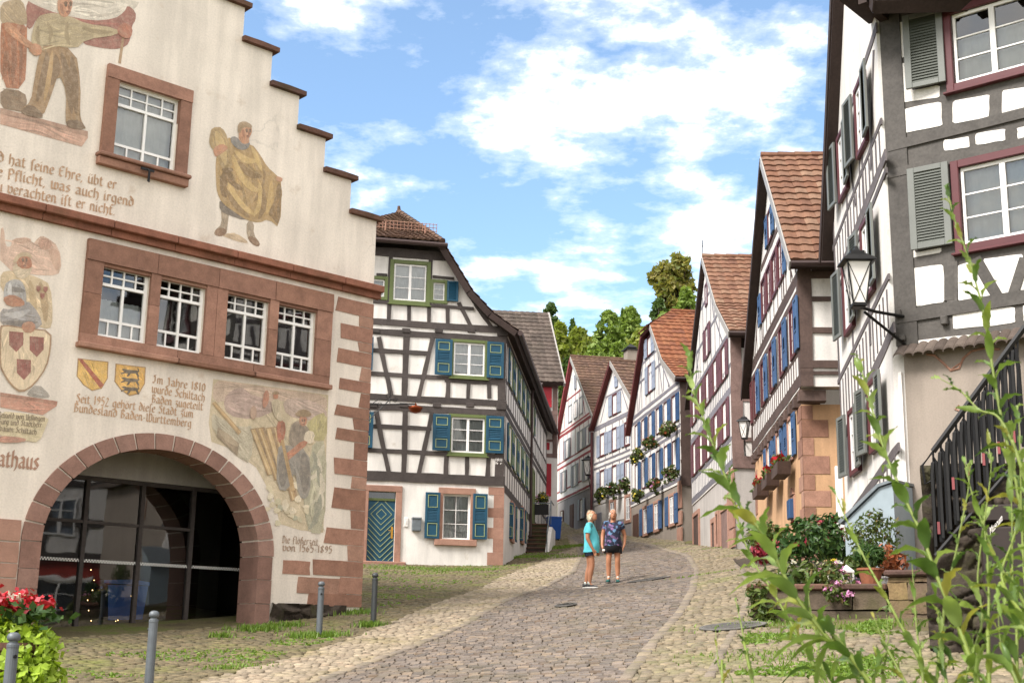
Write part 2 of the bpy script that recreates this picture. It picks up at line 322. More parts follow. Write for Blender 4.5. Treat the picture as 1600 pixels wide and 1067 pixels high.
def np_obj(name, V, Fc, mat, parent=None, W_=None, smooth=False):
    me = bpy.data.meshes.new(name); V = np.asarray(V, np.float32); Fc = np.asarray(Fc, np.int32); k = Fc.shape[1]
    me.vertices.add(len(V)); me.vertices.foreach_set('co', V.ravel())
    me.loops.add(Fc.size); me.loops.foreach_set('vertex_index', Fc.ravel())
    me.polygons.add(len(Fc)); me.polygons.foreach_set('loop_start', np.arange(0, Fc.size, k, dtype=np.int32)); me.polygons.foreach_set('loop_total', np.full(len(Fc), k, np.int32))
    me.polygons.foreach_set('use_smooth', np.full(len(Fc), smooth)); me.materials.append(mat); me.update(calc_edges=True); me.validate()
    return link(name, me, W_ if W_ is not None else (WORLD[parent.name] if parent is not None else None), parent)

def rect(u0, u1, v0, v1): return [(u0, v0), (u1, v0), (u1, v1), (u0, v1)]
class Fr:
    """one upright facade: x runs along it to the right, y into the building, z up"""
    def __init__(s, O, deg, root=None):
        t = radians(deg); s.O = Vector(O); s.U = Vector((sin(t), cos(t), 0)); s.IN = Vector((-s.U.y, s.U.x, 0)); s.root = root
        s.M = Matrix(((s.U.x, s.IN.x, 0, s.O.x), (s.U.y, s.IN.y, 0, s.O.y), (0, 0, 1, s.O.z), (0, 0, 0, 1)))
    def uv(s, px, py, w=0):
        d = Vector(ray(px, py)); N = -s.IN; t = ((s.O+N*w)-Vector(CAM)).dot(N)/d.dot(N); p = Vector(CAM)+d*t-s.O
        return (p.dot(s.U), p.z)
    def R(s, x0, y0, x1, y1):              # upright rectangle from the picture box of an opening
        a = [s.uv(x0, (y0+y1)/2)[0], s.uv(x1, (y0+y1)/2)[0]]; xm = (x0+x1)/2
        return (a[0], a[1], s.uv(xm, y1)[1], s.uv(xm, y0)[1])
    def P(s, u, v, w=0): return s.O+s.U*u-s.IN*w+Vector((0, 0, v))
    def put(s, name, mb, mat, parent=None, off=(0, 0, 0), smooth=False):
        me = mb if isinstance(mb, bpy.types.Mesh) else mb.mesh(name, mat, smooth)
        return link(name, me, s.M @ Matrix.Translation(Vector(off)), parent or s.root)
    def put_each(s, name, mb, mat, parent=None, smooth=False):
        for m in mb.islands(): o = s.put(name, m, mat, parent, smooth=smooth)
        return o
    def wall(s, name, outline, holes, mat, thick=.25, parent=None, y=0):
        mb = MB(); loops = [outline]+holes; flat = [p for l in loops for p in l]
        if holes:
            tris = tessellate_polygon([[Vector((p[0], p[1], 0)) for p in l] for l in loops])
        else: tris = [tuple(range(len(outline)))]
        fs = []
        for t in tris:
            a = sum(flat[t[i]][0]*flat[t[(i+1) % len(t)]][1]-flat[t[(i+1) % len(t)]][0]*flat[t[i]][1] for i in range(len(t)))
            fs.append(tuple(t) if a > 0 else tuple(t)[::-1])
        n = len(flat); vs = [(x, y, z) for x, z in flat]+[(x, y+thick, z) for x, z in flat]
        b = 0
        for li, l in enumerate(loops):
            a = sum(l[i][0]*l[(i+1) % len(l)][1]-l[(i+1) % len(l)][0]*l[i][1] for i in range(len(l)))
            for i in range(len(l)):
                p, q = b+i, b+(i+1) % len(l); f = (p, n+p, n+q, q)
                fs.append(f if (a > 0) == (li == 0) else f[::-1])
            b += len(l)
        fs += [tuple(i+n for i in f)[::-1] for f in fs[:len(tris)]]
        mb.add(vs, fs); return s.put(name, mb, mat, parent)
class Beams:
    """the timber frame of one facade; every timber stands out by its own few millimetres"""
    def __init__(s, fr, proj=.03): s.fr = fr; s.mb = MB(); s.p = proj
    def y(s): return -s.p-random.random()*s.p*.4
    def bar(s, p, q, w):               # hand-hewn: both long edges wander a little
        p = Vector(p); q = Vector(q); L = (q-p).length; d = (q-p)/L; n = Vector((-d[1], d[0])); k = max(2, min(14, int(L/.45))); j = min(.014, w*.09)
        e = [tuple(p+d*(L*i/k)+n*(w/2+random.uniform(-j, j))) for i in range(k+1)]; g = [tuple(p+d*(L*i/k)-n*(w/2+random.uniform(-j, j))) for i in range(k+1)]
        s.mb.prism(e+g[::-1], s.y(), .02)
    def h(s, v, u0, u1, w=.16): s.bar((u0, v+random.uniform(-.01, .01)), (u1, v+random.uniform(-.01, .01)), w)
    def vt(s, u, v0, v1, w=.16): s.bar((u+random.uniform(-.01, .01), v0), (u+random.uniform(-.01, .01), v1), w)
    def d(s, p, q, w=.15): s.bar(p, q, w)
    def px(s, a, b, w): s.d(s.fr.uv(*a), s.fr.uv(*b), w)
    def done(s, mat, name='timber_frame'): return s.fr.put(name, s.mb, mat)

CACHE = {}
def window(fr, u0, u1, v0, v1, trim=None, tw=.08, sash='sashwhite', cols=2, rows=3, hole=False, depth=.06, curtain=.6, casem=2, upper=0, sill=None, mat_pane='pane', proud=.045, parent=None, lower=0):
    """a window; trim is its casing, sash its white frame with glazing bars, pane its glass"""
    w, h = u1-u0, v1-v0; y = depth if hole else -proud
    key = ('w', round(w, 2), round(h, 2), trim, tw, sash, cols, rows, hole, depth, casem, upper, sill, proud, lower)
    if key not in CACHE:
        c = MB()
        if trim:
            yo = -.05 if hole else -proud-.03
            c.box(-tw, 0, yo, .03, -tw, h+tw, .008); c.box(w, w+tw, yo, .03, -tw, h+tw, .008); c.box(0, w, yo, .03, h, h+tw, .008); c.box(0, w, yo, .03, -tw, 0, .008)
            if hole: c.box(0, .015, .03, depth, 0, h); c.box(w-.015, w, .03, depth, 0, h)
            if sill: c.box(-tw-.04, w+tw+.04, yo-.05, .0, -tw-.035, -tw, .008)
        s = MB(); f = min(.055, w*.09); m = min(.022, w*.035)
        s.box(0, f, y, y+.05, 0, h); s.box(w-f, w, y, y+.05, 0, h); s.box(f, w-f, y, y+.05, h-f, h); s.box(f, w-f, y, y+.05, 0, f)
        top = h-f; hu = h*upper
        if upper:
            s.box(f, w-f, y-.012, y+.05, h-hu-f*.9, h-hu); top = h-hu-f*.9
        for i in range(1, casem): s.box(w*i/casem-f*.75, w*i/casem+f*.75, y-.006, y+.05, f, h-f) if not (upper and lower) else s.box(w*i/casem-f*.4, w*i/casem+f*.4, y-.004, y+.05, f, top)
        bot = f
        if lower:
            s.box(f, w-f, y+.005, y+.045, h*lower-m, h*lower+m); bot = h*lower
            for i in range(1, cols*2): 
                if i % 2: s.box(w*i/(cols*2)-m*.6, w*i/(cols*2)+m*.6, y+.006, y+.045, f, bot)
        else:
            for i in range(1, rows): s.box(f, w-f, y+.01, y+.045, f+(top-f)*i/rows-m/2, f+(top-f)*i/rows+m/2)
            for i in range(1, cols):
                if casem and (i*casem) % cols == 0: continue
                s.box(w*i/cols-m/2, w*i/cols+m/2, y+.008, y+.045, f, top)
        if upper:
            k = cols*2 if lower else cols
            if lower and casem == 1: k = 4
            for i in range(1, k): s.box(w*i/k-m*.6, w*i/k+m*.6, y+.004, y+.045, h-hu, h-f)
            s.box(f, w-f, y+.006, y+.045, h-f*.5-hu/2-m*.6, h-f*.5-hu/2+m*.6)
        p = MB().face([(f*.5, y+.03, f*.5), (w-f*.5, y+.03, f*.5), (w-f*.5, y+.03, h-f*.5), (f*.5, y+.03, h-f*.5)])
        CACHE[key] = (c.mesh('window', M[trim]) if trim else None, s.mesh('sash', M[sash]), p)
    c, s, p = CACHE[key]
    if c: win = fr.put('window', c, None, parent, off=(u0, 0, v0)); fr.put('sash', s, None, win, off=(u0, 0, v0))
    else: win = fr.put('window', s, None, parent, off=(u0, 0, v0))
    pk = key+(mat_pane if not hole else 'g',)
    if pk not in CACHE: CACHE[pk] = p.mesh('pane', M['glass'] if hole else M[mat_pane])
    fr.put('pane', CACHE[pk], None, win, off=(u0, 0, v0))
    if hole:
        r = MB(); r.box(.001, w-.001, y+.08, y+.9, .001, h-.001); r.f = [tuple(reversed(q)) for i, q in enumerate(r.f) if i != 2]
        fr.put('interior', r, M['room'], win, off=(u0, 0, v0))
        if curtain:
            cu = MB(); n = 28; hh = h*curtain if curtain < 1 else h
            for seg in ((.02, .98),):
                a, b = seg; vs = []
                for i in range(n+1):
                    x = w*(a+(b-a)*i/n); yy = y+.13+.022*sin(i*1.9)+.012*sin(i*.7+u0)
                    vs += [(x, yy, 0), (x, yy, hh)]
                cu.add(vs, [(2*i, 2*i+2, 2*i+3, 2*i+1) for i in range(n)])
            fr.put('curtain', cu, M['curtain'], win, off=(u0, 0, v0), smooth=True)
    return win
def shutter(fr, u0, u1, v0, v1, mat='petrol', style='panel', line=None, swing=0, hinge=0, y=-.05, parent=None, slatmat=None):
    """one shutter leaf; swing opens it away from the wall about its hinge edge (0 = left edge, 1 = right edge)"""
    w, h = u1-u0, v1-v0; key = ('s', round(w, 2), round(h, 2), mat, style, line)
    if key not in CACHE:
        b = MB(); f = w*.17; t = .04
        b.box(0, f, 0, t, 0, h, .006); b.box(w-f, w, 0, t, 0, h, .006); b.box(f, w-f, 0, t, 0, f*.8, .006); b.box(f, w-f, 0, t, h-f*.8, h, .006)
        sl = None
        def slats(z0, z1, mb):
            n = max(4, int((z1-z0)/.045))
            for i in range(n):
                z = z0+(z1-z0)*i/n; d = (z1-z0)/n
                mb.add([(f, .004, z), (w-f, .004, z), (w-f, .03, z+d*1.1), (f, .03, z+d*1.1)], [(0, 1, 2, 3)])
            mb.box(f, w-f, .031, .038, z0, z1)
        ln = None
        if style == 'panel':
            for z in (h*.35, h*.62): b.box(f, w-f, 0, t, z, z+f*.6, .006)
            b.box(f, w-f, .014, t-.005, f*.8, h*.35); b.box(f, w-f, .014, t-.005, h*.62+f*.6, h-f*.8)
            sl = MB(); slats(h*.35+f*.6, h*.62, sl)
            if line:
                ln = []; g = .017
                for z0, z1 in ((f*1.0, h*.35-f*.35), (h*.62+f*.95, h-f*1.0)):
                    a0, a1 = f*1.0, w-f*1.0
                    ln.append(MB().frame(a0, a1, z0, z1, g, -.006, .016))
        elif style == 'louvre':
            sl = MB(); slats(f*.8, h-f*.8, sl)
        else:
            b.box(f, w-f, .012, t-.005, f*.8, h-f*.8)
            b.box(f, w-f, 0, t-.003, h*.5-f*.4, h*.5+f*.4)
        CACHE[key] = (b.mesh('shutter', M[mat]), sl.mesh('louvre', M[slatmat or mat]) if sl else None, [q.mesh('line_moulding', M[line]) for q in ln or []])
    b, sl, ln = CACHE[key]
    hx = u0 if hinge == 0 else u1
    W_ = fr.M @ Matrix.Translation(Vector((hx, y, v0))) @ Matrix.Rotation(radians(swing), 4, 'Z') @ Matrix.Translation(Vector((0 if hinge == 0 else -w, 0, 0)))
    o = link('shutter', b, W_, parent or fr.root)
    if sl: link('louvre', sl, W_, o)
    for q in ln: link('line_moulding', q, W_, o)
    return o
def tiles(mb, A, B, Cc, D, tw=.24, th=.33, lift=.045, amp=.022):
    """rows of clay tiles on the quad A-B (eave) C-D (ridge); each tile is its own little shell"""
    A, B, Cc, D = map(Vector, (A, B, Cc, D)); nrm = (B-A).cross(D-A).normalized()
    if nrm.z < 0: nrm = -nrm
    L = max((D-A).length, (Cc-B).length); nr = max(2, round(L/th)); wmax = max((B-A).length, (Cc-D).length); nc = max(1, round(wmax/tw))
    def pt(a, t): return A.lerp(B, a).lerp(D.lerp(Cc, a), t)
    prof = [0, .9, .75, .1, -.1]
    for r in range(nr):
        t0, t1 = r/nr, min(1, (r+1.12)/nr)
        wr = (pt(1, t0)-pt(0, t0)).length; n = max(1, min(nc, round(wr/tw)))
        for k in range(n):
            vs = []; j = random.uniform(-.006, .006)
            for q in range(5):
                a = (k+q/4*1.0)/n; o = amp*prof[q]
                vs += [pt(a, t0)+nrm*(o-.01), pt(a, t0)+nrm*(lift+o+j), pt(a, t1)+nrm*(.008+o)]
            mb.add(vs, [f for q in range(4) for f in ((q*3, q*3+3, q*3+4, q*3+1), (q*3+1, q*3+4, q*3+5, q*3+2))])
    return mb
def slab(mb, A, B, Cc, D, th):
    A, B, Cc, D = map(Vector, (A, B, Cc, D)); n = (B-A).cross(D-A).normalized()
    if n.z < 0: n = -n
    P = [A, B, Cc, D]; Q = [p-n*th for p in P]
    return mb.add(P+Q, [(0, 1, 2, 3), (7, 6, 5, 4), (0, 4, 5, 1), (1, 5, 6, 2), (2, 6, 7, 3), (3, 7, 4, 0)])
def chaikin(p, k=1):
    for _ in range(k):
        q = []
        for i in range(len(p)):
            a, b = p[i], p[(i+1) % len(p)]
            q += [(a[0]*.75+b[0]*.25, a[1]*.75+b[1]*.25), (a[0]*.25+b[0]*.75, a[1]*.25+b[1]*.75)]
        p = q
    return p
def leafcloud(C, size, up=.3, aspect=.5, outward=None):
    """one folded leaf per centre; numpy arrays of vertices and quads"""
    C = np.asarray(C); n = len(C); s = size*(.6+.8*RNG.random(n))[:, None]
    d = RNG.normal(size=(n, 3)); 
    if outward is not None: d = d*.7+outward
    d[:, 2] += up; d /= np.linalg.norm(d, axis=1)[:, None]
    t = RNG.normal(size=(n, 3)); a = np.cross(d, t); a /= np.linalg.norm(a, axis=1)[:, None]; b = np.cross(d, a)
    V = np.stack([C-a*s, C+b*s*aspect+d*s*.12, C+a*s, C-b*s*aspect+d*s*.12], 1).reshape(-1, 3)
    return V, np.arange(4*n).reshape(-1, 4)
def clump_points(clumps, n, shell=.75):
    """n points spread over a list of (centre, radius) clumps, dense near their skins"""
    c = np.array([k[0] for k in clumps]); r = np.array([k[1] for k in clumps]); p = r**2/np.sum(r**2)
    i = RNG.choice(len(clumps), n, p=p); d = RNG.normal(size=(n, 3)); d /= np.linalg.norm(d, axis=1)[:, None]
    rr = r[i]*(shell+(1.05-shell)*RNG.random(n))*np.where(RNG.random(n) < .25, RNG.random(n), 1)
    return c[i]+d*rr[:, None], d
def rubble(mb, u0, u1, v0, v1, cell, y=.0, dep=.1):
    """a wall face of irregular stones: each grid point is pushed in near the joints between random stones"""
    n = int((u1-u0)*(v1-v0)/cell**2*1.3); P = np.c_[RNG.uniform(u0, u1, n), RNG.uniform(v0, v1, n)*1.0]; off = RNG.uniform(-.05, .05, n); tl = RNG.normal(0, .25, (n, 2)); nu, nv = int((u1-u0)/.022), int((v1-v0)/.022)
    U_, V_ = np.meshgrid(np.linspace(u0, u1, nu+1), np.linspace(v0, v1, nv+1)); q = np.stack([U_.ravel(), V_.ravel()], 1); out = np.empty(len(q))
    for i in range(0, len(q), 4000):
        dd = (q[i:i+4000, None]-P[None])*[1, 1.5]; d = np.linalg.norm(dd, axis=2); o = np.argsort(d, 1)[:, :2]; r = np.arange(len(d)); gap = d[r, o[:, 1]]-d[r, o[:, 0]]; k = np.clip(gap/.06, 0, 1)**.5
        out[i:i+4000] = y-dep*k+(off[o[:, 0]]+(dd[r, o[:, 0]]*tl[o[:, 0]]).sum(1))*k+RNG.normal(0, .004, len(d))
    idx = np.arange((nu+1)*nv).reshape(nv, nu+1)[:, :-1].ravel()
    mb.add([(a, c, b) for (a, b), c in zip(q.tolist(), out.tolist())], [(i, i+1, i+nu+2, i+nu+1) for i in idx.tolist()])
# ---------------------------------------------------------------- terrain
GP = np.array([(0, 0, 0), (-5, 0, -.1), (7, 0, .3), (0, -20, -1.4), (-30, -10, -.6), (30, -10, 1), (-4.2, 11.4, .73), (-3.84, 14.6, .99), (-2.96, 21.2, 1.62), (-2.23, 22.4, 1.84), (-2.6, 24.4, 2.1), (-7.2, 20.2, 1.52), (-9, 17, 1.3),
    (-3.9, 22.6, 1.82), (.06, 14, 1.21), (1.85, 30, 2.82), (2.53, 32, 3.05), (-4.35, 41.1, 3.95), (-.18, 42, 3.98), (.9, 51.5, 5.05), (2.32, 68, 6.82), (1.2, 62, 6.3), (6.26, 48, 5.37), (5.24, 56.9, 6.22), (6.27, 37, 4.3), (6.53, 46.8, 5.15),
    (4.19, 66, 7.5), (2.64, 75, 8.75), (5.48, 58, 6.25), (4.1, 63.6, 7.13), (5.9, 26, 3.3), (6.66, 35.9, 4.2), (3.15, 17.0, 1.82), (4.9, 15.6, 1.80), (3.9, 21, 2.3), (8, 10, 1.3), (4, 9, .85), (0, 22, 1.95),
    (0, 90, 11.5), (6, 100, 15), (-20, 60, 9), (30, 50, 11), (-40, 20, 4), (40, 15, 5), (-60, 70, 16), (60, 70, 18), (0, 130, 27), (40, 130, 30), (-40, 130, 28), (0, 180, 42), (90, 180, 48), (-90, 180, 46), (0, 300, 62), (-250, 250, 70), (250, 250, 72), (-300, 0, 20), (300, 0, 24), (0, -300, -4), (-300, -300, 0), (300, -300, 0), (-300, 320, 70), (300, 320, 74)], float)
def _phi(r): return np.where(r > 1e-9, r, 0)
def _fit():
    P = GP[:, :2]; n = len(P); r = np.linalg.norm(P[:, None]-P[None], axis=2); A = np.zeros((n+3, n+3)); A[:n, :n] = _phi(r)-np.eye(n)*.35
    A[:n, n] = 1; A[:n, n+1:] = P; A[n:, :n] = A[:n, n:].T
    return np.linalg.solve(A, np.r_[GP[:, 2], 0, 0, 0])
_W = _fit()
def gz(X, Y):
    X = np.asarray(X, float); Y = np.asarray(Y, float); sh = X.shape; q = np.stack([X.ravel(), Y.ravel()], 1); out = np.empty(len(q))
    for i in range(0, len(q), 20000):
        s = q[i:i+20000]; r = np.linalg.norm(s[:, None]-GP[None, :, :2], axis=2); out[i:i+20000] = r @ _W[:-3]+_W[-3]+s @ _W[-2:]
    return out.reshape(sh)
def g1(x, y): return float(gz(np.array([x]), np.array([y]))[0])
def gpx(px, py):                    # where the sight line of a picture point meets the ground
    d = ray(px, py); ys = np.arange(4, 120, .25); P = CAM[None]+d[None]*(ys/d[1])[:, None]; z = gz(P[:, 0], P[:, 1])
    k = np.argmax(P[:, 2] < z); return (P[k, 0], P[k, 1])
def sheet(name, xs, ys, mat, lab, cat, kind='structure', dz=0):
    X, Y = np.meshgrid(xs, ys); Z = gz(X, Y)+dz; V = np.stack([X, Y, Z], -1).reshape(-1, 3); nx = len(xs)
    i = np.arange(nx*(len(ys)-1)).reshape(len(ys)-1, nx)[:, :-1].ravel(); Fq = np.stack([i, i+1, i+1+nx, i+nx], 1)
    return tag(np_obj(name, V, Fq, mat, smooth=True), lab, cat, kind=kind)
def build_ground():
    t = NT('mossy joint soil'); c = t.ramp(t.noise(1.3, 7, .7), [(.35, hexc('5a5140')), (.5, hexc('6b6348')), (.62, hexc('626a38'))])
    c = t.mix(1, c, t.ramp(t.noise(25, 4, .7), [(.3, G1(.6)), (.7, G1(1.1))]), 'MULTIPLY'); t.base(c); t.set(Roughness=1, Specular_IOR_Level=.1); t.bump(t.noise(18, 6, .7), .8, .03)
    t2 = NT('hill meadow'); t2.base(t2.ramp(t2.noise(.25, 7, .65), [(.35, hexc('4a5a2a')), (.65, hexc('74803f'))])); t2.set(Roughness=1, Specular_IOR_Level=.1)
    near = np.arange(-12, 12.01, .5)
    ys = np.concatenate([np.arange(-20, 4, 4), np.arange(4, 84, .5), [84]]); xs = np.concatenate([np.arange(-300, -40, 52), np.arange(-40, -12, 4), near, np.arange(16, 41, 4), np.arange(92, 301, 52)])
    sheet('ground', xs, ys, t.m, 'earthy ground with moss between the paving stones of the sloping street', 'ground')
    sheet('hillside', np.linspace(-300, 300, 61), np.concatenate([np.arange(78, 200, 6), np.arange(200, 321, 20)]), t2.m, 'green wooded hillside rising behind the houses at the top of the street', 'hill', dz=-.25)
    sheet('lower_ground', np.linspace(-300, 300, 13), np.array([-300, -200, -100, -50, -20]), t2.m, 'ground falling away behind the viewer at the foot of the street', 'ground')
build_ground()
def inpoly(x, y, poly):
    c = np.zeros(x.shape, bool); n = len(poly); j = n-1
    for i in range(n):
        xi, yi = poly[i]; xj, yj = poly[j]
        c ^= ((yi > y) != (yj > y)) & (x < (xj-xi)*(y-yi)/(yj-yi+1e-12)+xi); j = i
    return c
def setts(name, poly, cl, cw, ang, mat, lab, hgt=.035, jit=.12, rnd=.17, excl=(), rot=.06, smooth=True):
    P = np.array(poly); c0 = P.mean(0); rad = np.linalg.norm(P-c0, axis=1).max(); ca, sa = cos(ang), sin(ang)
    na, nb = int(rad/cw)+1, int(rad/cl)+1
    I, J = np.meshgrid(np.arange(-na, na+1), np.arange(-nb, nb+1)); I = I.ravel(); J = J.ravel()
    row = RNG.random(4*na+9)*.9+.0
    a = I*cw+RNG.normal(0, .02*cw, I.shape); b = (J+row[I+na])*cl+RNG.normal(0, .05*cl, I.shape)
    wob = .05*np.sin(b*1.3+I*.13)+.04*np.sin(b*.5)
    a = a+wob
    # a runs along the street, b across it
    x = c0[0]+b*ca-a*sa; y = c0[1]+b*sa+a*ca
    k = inpoly(x, y, poly)
    for e in excl: k &= ~inpoly(x, y, e)
    x, y = x[k], y[k]; n = len(x)
    lw = cl*.5*(1+RNG.uniform(-jit, jit*.4, n)); ww = cw*.5*(1+RNG.uniform(-jit, jit*.3, n)); th = ang+RNG.normal(0, rot, n); h = hgt*(1+RNG.uniform(-.35, .35, n))
    cor = np.array([(-1, -1), (1, -1), (1, 1), (-1, 1)], float)
    ct, st = np.cos(th), np.sin(th); V = np.empty((n, 12, 3)); cj = 1+RNG.uniform(-rnd*.5, rnd*.3, (n, 4, 2)); tilt = RNG.normal(0, .012, (n, 2))
    for ring, (k_, z_) in enumerate(((.96, -.03), (.94, .62), (1-rnd, 1.0))):
        for q in range(4):
            ox = cor[q, 0]*lw*k_*cj[:, q, 0]; oy = cor[q, 1]*ww*k_*cj[:, q, 1]
            V[:, ring*4+q, 0] = x+ox*ct-oy*st; V[:, ring*4+q, 1] = y+ox*st+oy*ct
            V[:, ring*4+q, 2] = (h*z_ if ring else -.03)+(ox*tilt[:, 0]+oy*tilt[:, 1])
    V[:, :, 2] += gz(V[:, :, 0], V[:, :, 1])
    f = [(q, (q+1) % 4, 4+(q+1) % 4, 4+q) for q in range(4)]+[(4+q, 4+(q+1) % 4, 8+(q+1) % 4, 8+q) for q in range(4)]+[(8, 9, 10, 11)]
    Fq = (np.arange(n)[:, None, None]*12+np.array(f)[None]).reshape(-1, 4)
    o = np_obj(name, V.reshape(-1, 3), Fq, mat, smooth=smooth); return tag(o, lab, 'paving', kind='structure')
def gp(*pts): return [gpx(*p) for p in pts]
ROAD_L = gp((505, 1066), (636, 1018), (751, 963), (857, 916), (897, 894), (906, 872), (902, 852), (888, 836))
ROAD_R = gp((978, 1066), (1023, 1005), (1061, 963), (1083, 924), (1089, 892), (1076, 871), (1030, 856), (975, 845), (925, 830))
BAND = gp((330, 1066), (430, 1040), (560, 997), (645, 963), (730, 929), (781, 905), (832, 886), (866, 868), (893, 858))
def build_paving():
    road = [(-5.0, 6.0)]+ROAD_L+ROAD_R[::-1]+[(2.0, 6.0)]
    m1 = m_stone('worn sandstone setts', ['6a5949', '5d554e', '73685e', '685e56', '7e7165', '59524d', '867665', '6f6357'], .22, .5, moss=('5a5338', .45, .8), rough=.62)
    m2 = m_stone('pale river cobbles', ['827665', '928471', '7c705f', '9b8d78', '74695a', '93826e'], .2, .5, moss=('6b6338', .5, .8), rough=.8)
    m3 = m_stone('mossy yard setts', ['685d47', '615845', '75684f', '5c5642', '70624b'], .25, .6, moss=('666a34', .75, .55), rough=.9)
    m4 = m_stone('grey pink cobbles', ['756b58', '827560', '6f6556', '8b7d66', '68604e', '7b6d58'], .22, .5, moss=('666a38', .6, .7), rough=.8)
    setts('street', road, .132, .112, radians(-6), m1, 'worn reddish grey sett roadway climbing the hill between the houses', .028, .14, .13, smooth=False)
    band = [(-5.5, 6.0)]+[(-4.6, 10.5)]+BAND+ROAD_L[::-1]+[(-5.0, 6.0)]
    setts('cobbled_verge', band, .135, .11, radians(-30), m2, 'pale rounded cobble gutter strip along the left edge of the roadway', .04, .2, .27, rot=.2)
    yard = [(-5.5, 6), (-12, 8), (-12, 17), (-8, 19.3), (-2.55, 24.6), (-4.8, 28), (-8, 40.3), (-4.3, 41.4), (-.1, 42.1), (.85, 51.4), (1.75, 58), (2.2, 60)]+BAND[::-1]+[(-4.6, 10.5)]
    setts('forecourt', yard, .138, .108, radians(-35), m3, 'mossy sett forecourt between the town hall and the blue door', .035, .15, rot=.1)
    right = [(2.0, 6.0)]+ROAD_R+[(2.0, 60), (2.7, 75.3), (4.2, 66), (5.5, 58), (5.3, 56.9), (6.3, 48), (6.3, 37), (6.6, 36), (5.7, 26), (4.6, 20), (3.2, 17.2), (5.2, 15.4), (8, 12), (8, 6)]
    setts('cobbled_verge', right, .14, .115, radians(6), m4, 'greyish cobbled margin between the roadway and the right hand houses', .035, .2, .25, rot=.15)
build_paving()
def kerb(path, w, ln, mat, lab):
    pts = [np.array(p) for p in path]; V = []; Fq = []
    for a, b in zip(pts, pts[1:]):
        L = np.linalg.norm(b-a); d = (b-a)/L; n = np.array([-d[1], d[0]]); k = max(1, int(L/ln))
        for i in range(k):
            p = a+d*(L*i/k+.012); q = a+d*(L*(i+1)/k-.012); h = .045+random.uniform(-.008, .012); ww = w*random.uniform(.85, 1.1)/2; base = len(V); c = (p+q)/2; e = [p-n*ww, q-n*ww, q+n*ww, p+n*ww]
            for kk, z in ((1.0, -.03), (.97, h*.7), (.84, h)): V += [(*(c+(x-c)*kk), z+g1(*(c+(x-c)*kk))) for x in e]
            for r in (0, 4): Fq += [(base+r+j, base+r+(j+1) % 4, base+r+4+(j+1) % 4, base+r+4+j) for j in range(4)]
            Fq.append((base+8, base+9, base+10, base+11))
    tag(np_obj('kerb_row', V, Fq, mat, smooth=True), lab, 'kerb', kind='structure')
MK = m_stone('long kerb setts', ['746a5e', '807466', '6d645a', '887b68'], .2, .4, moss=('5d5a38', .45))
kerb(ROAD_R, .15, .27, MK, 'single row of long setts along the right edge of the roadway'); kerb(ROAD_L, .16, .3, MK, 'single row of long setts along the left edge of the roadway')
kerb(gp((1108, 1066), (1150, 985), (1172, 930), (1150, 885)), .11, .22, MK, 'single row of setts marking a gutter across the right hand cobbles')
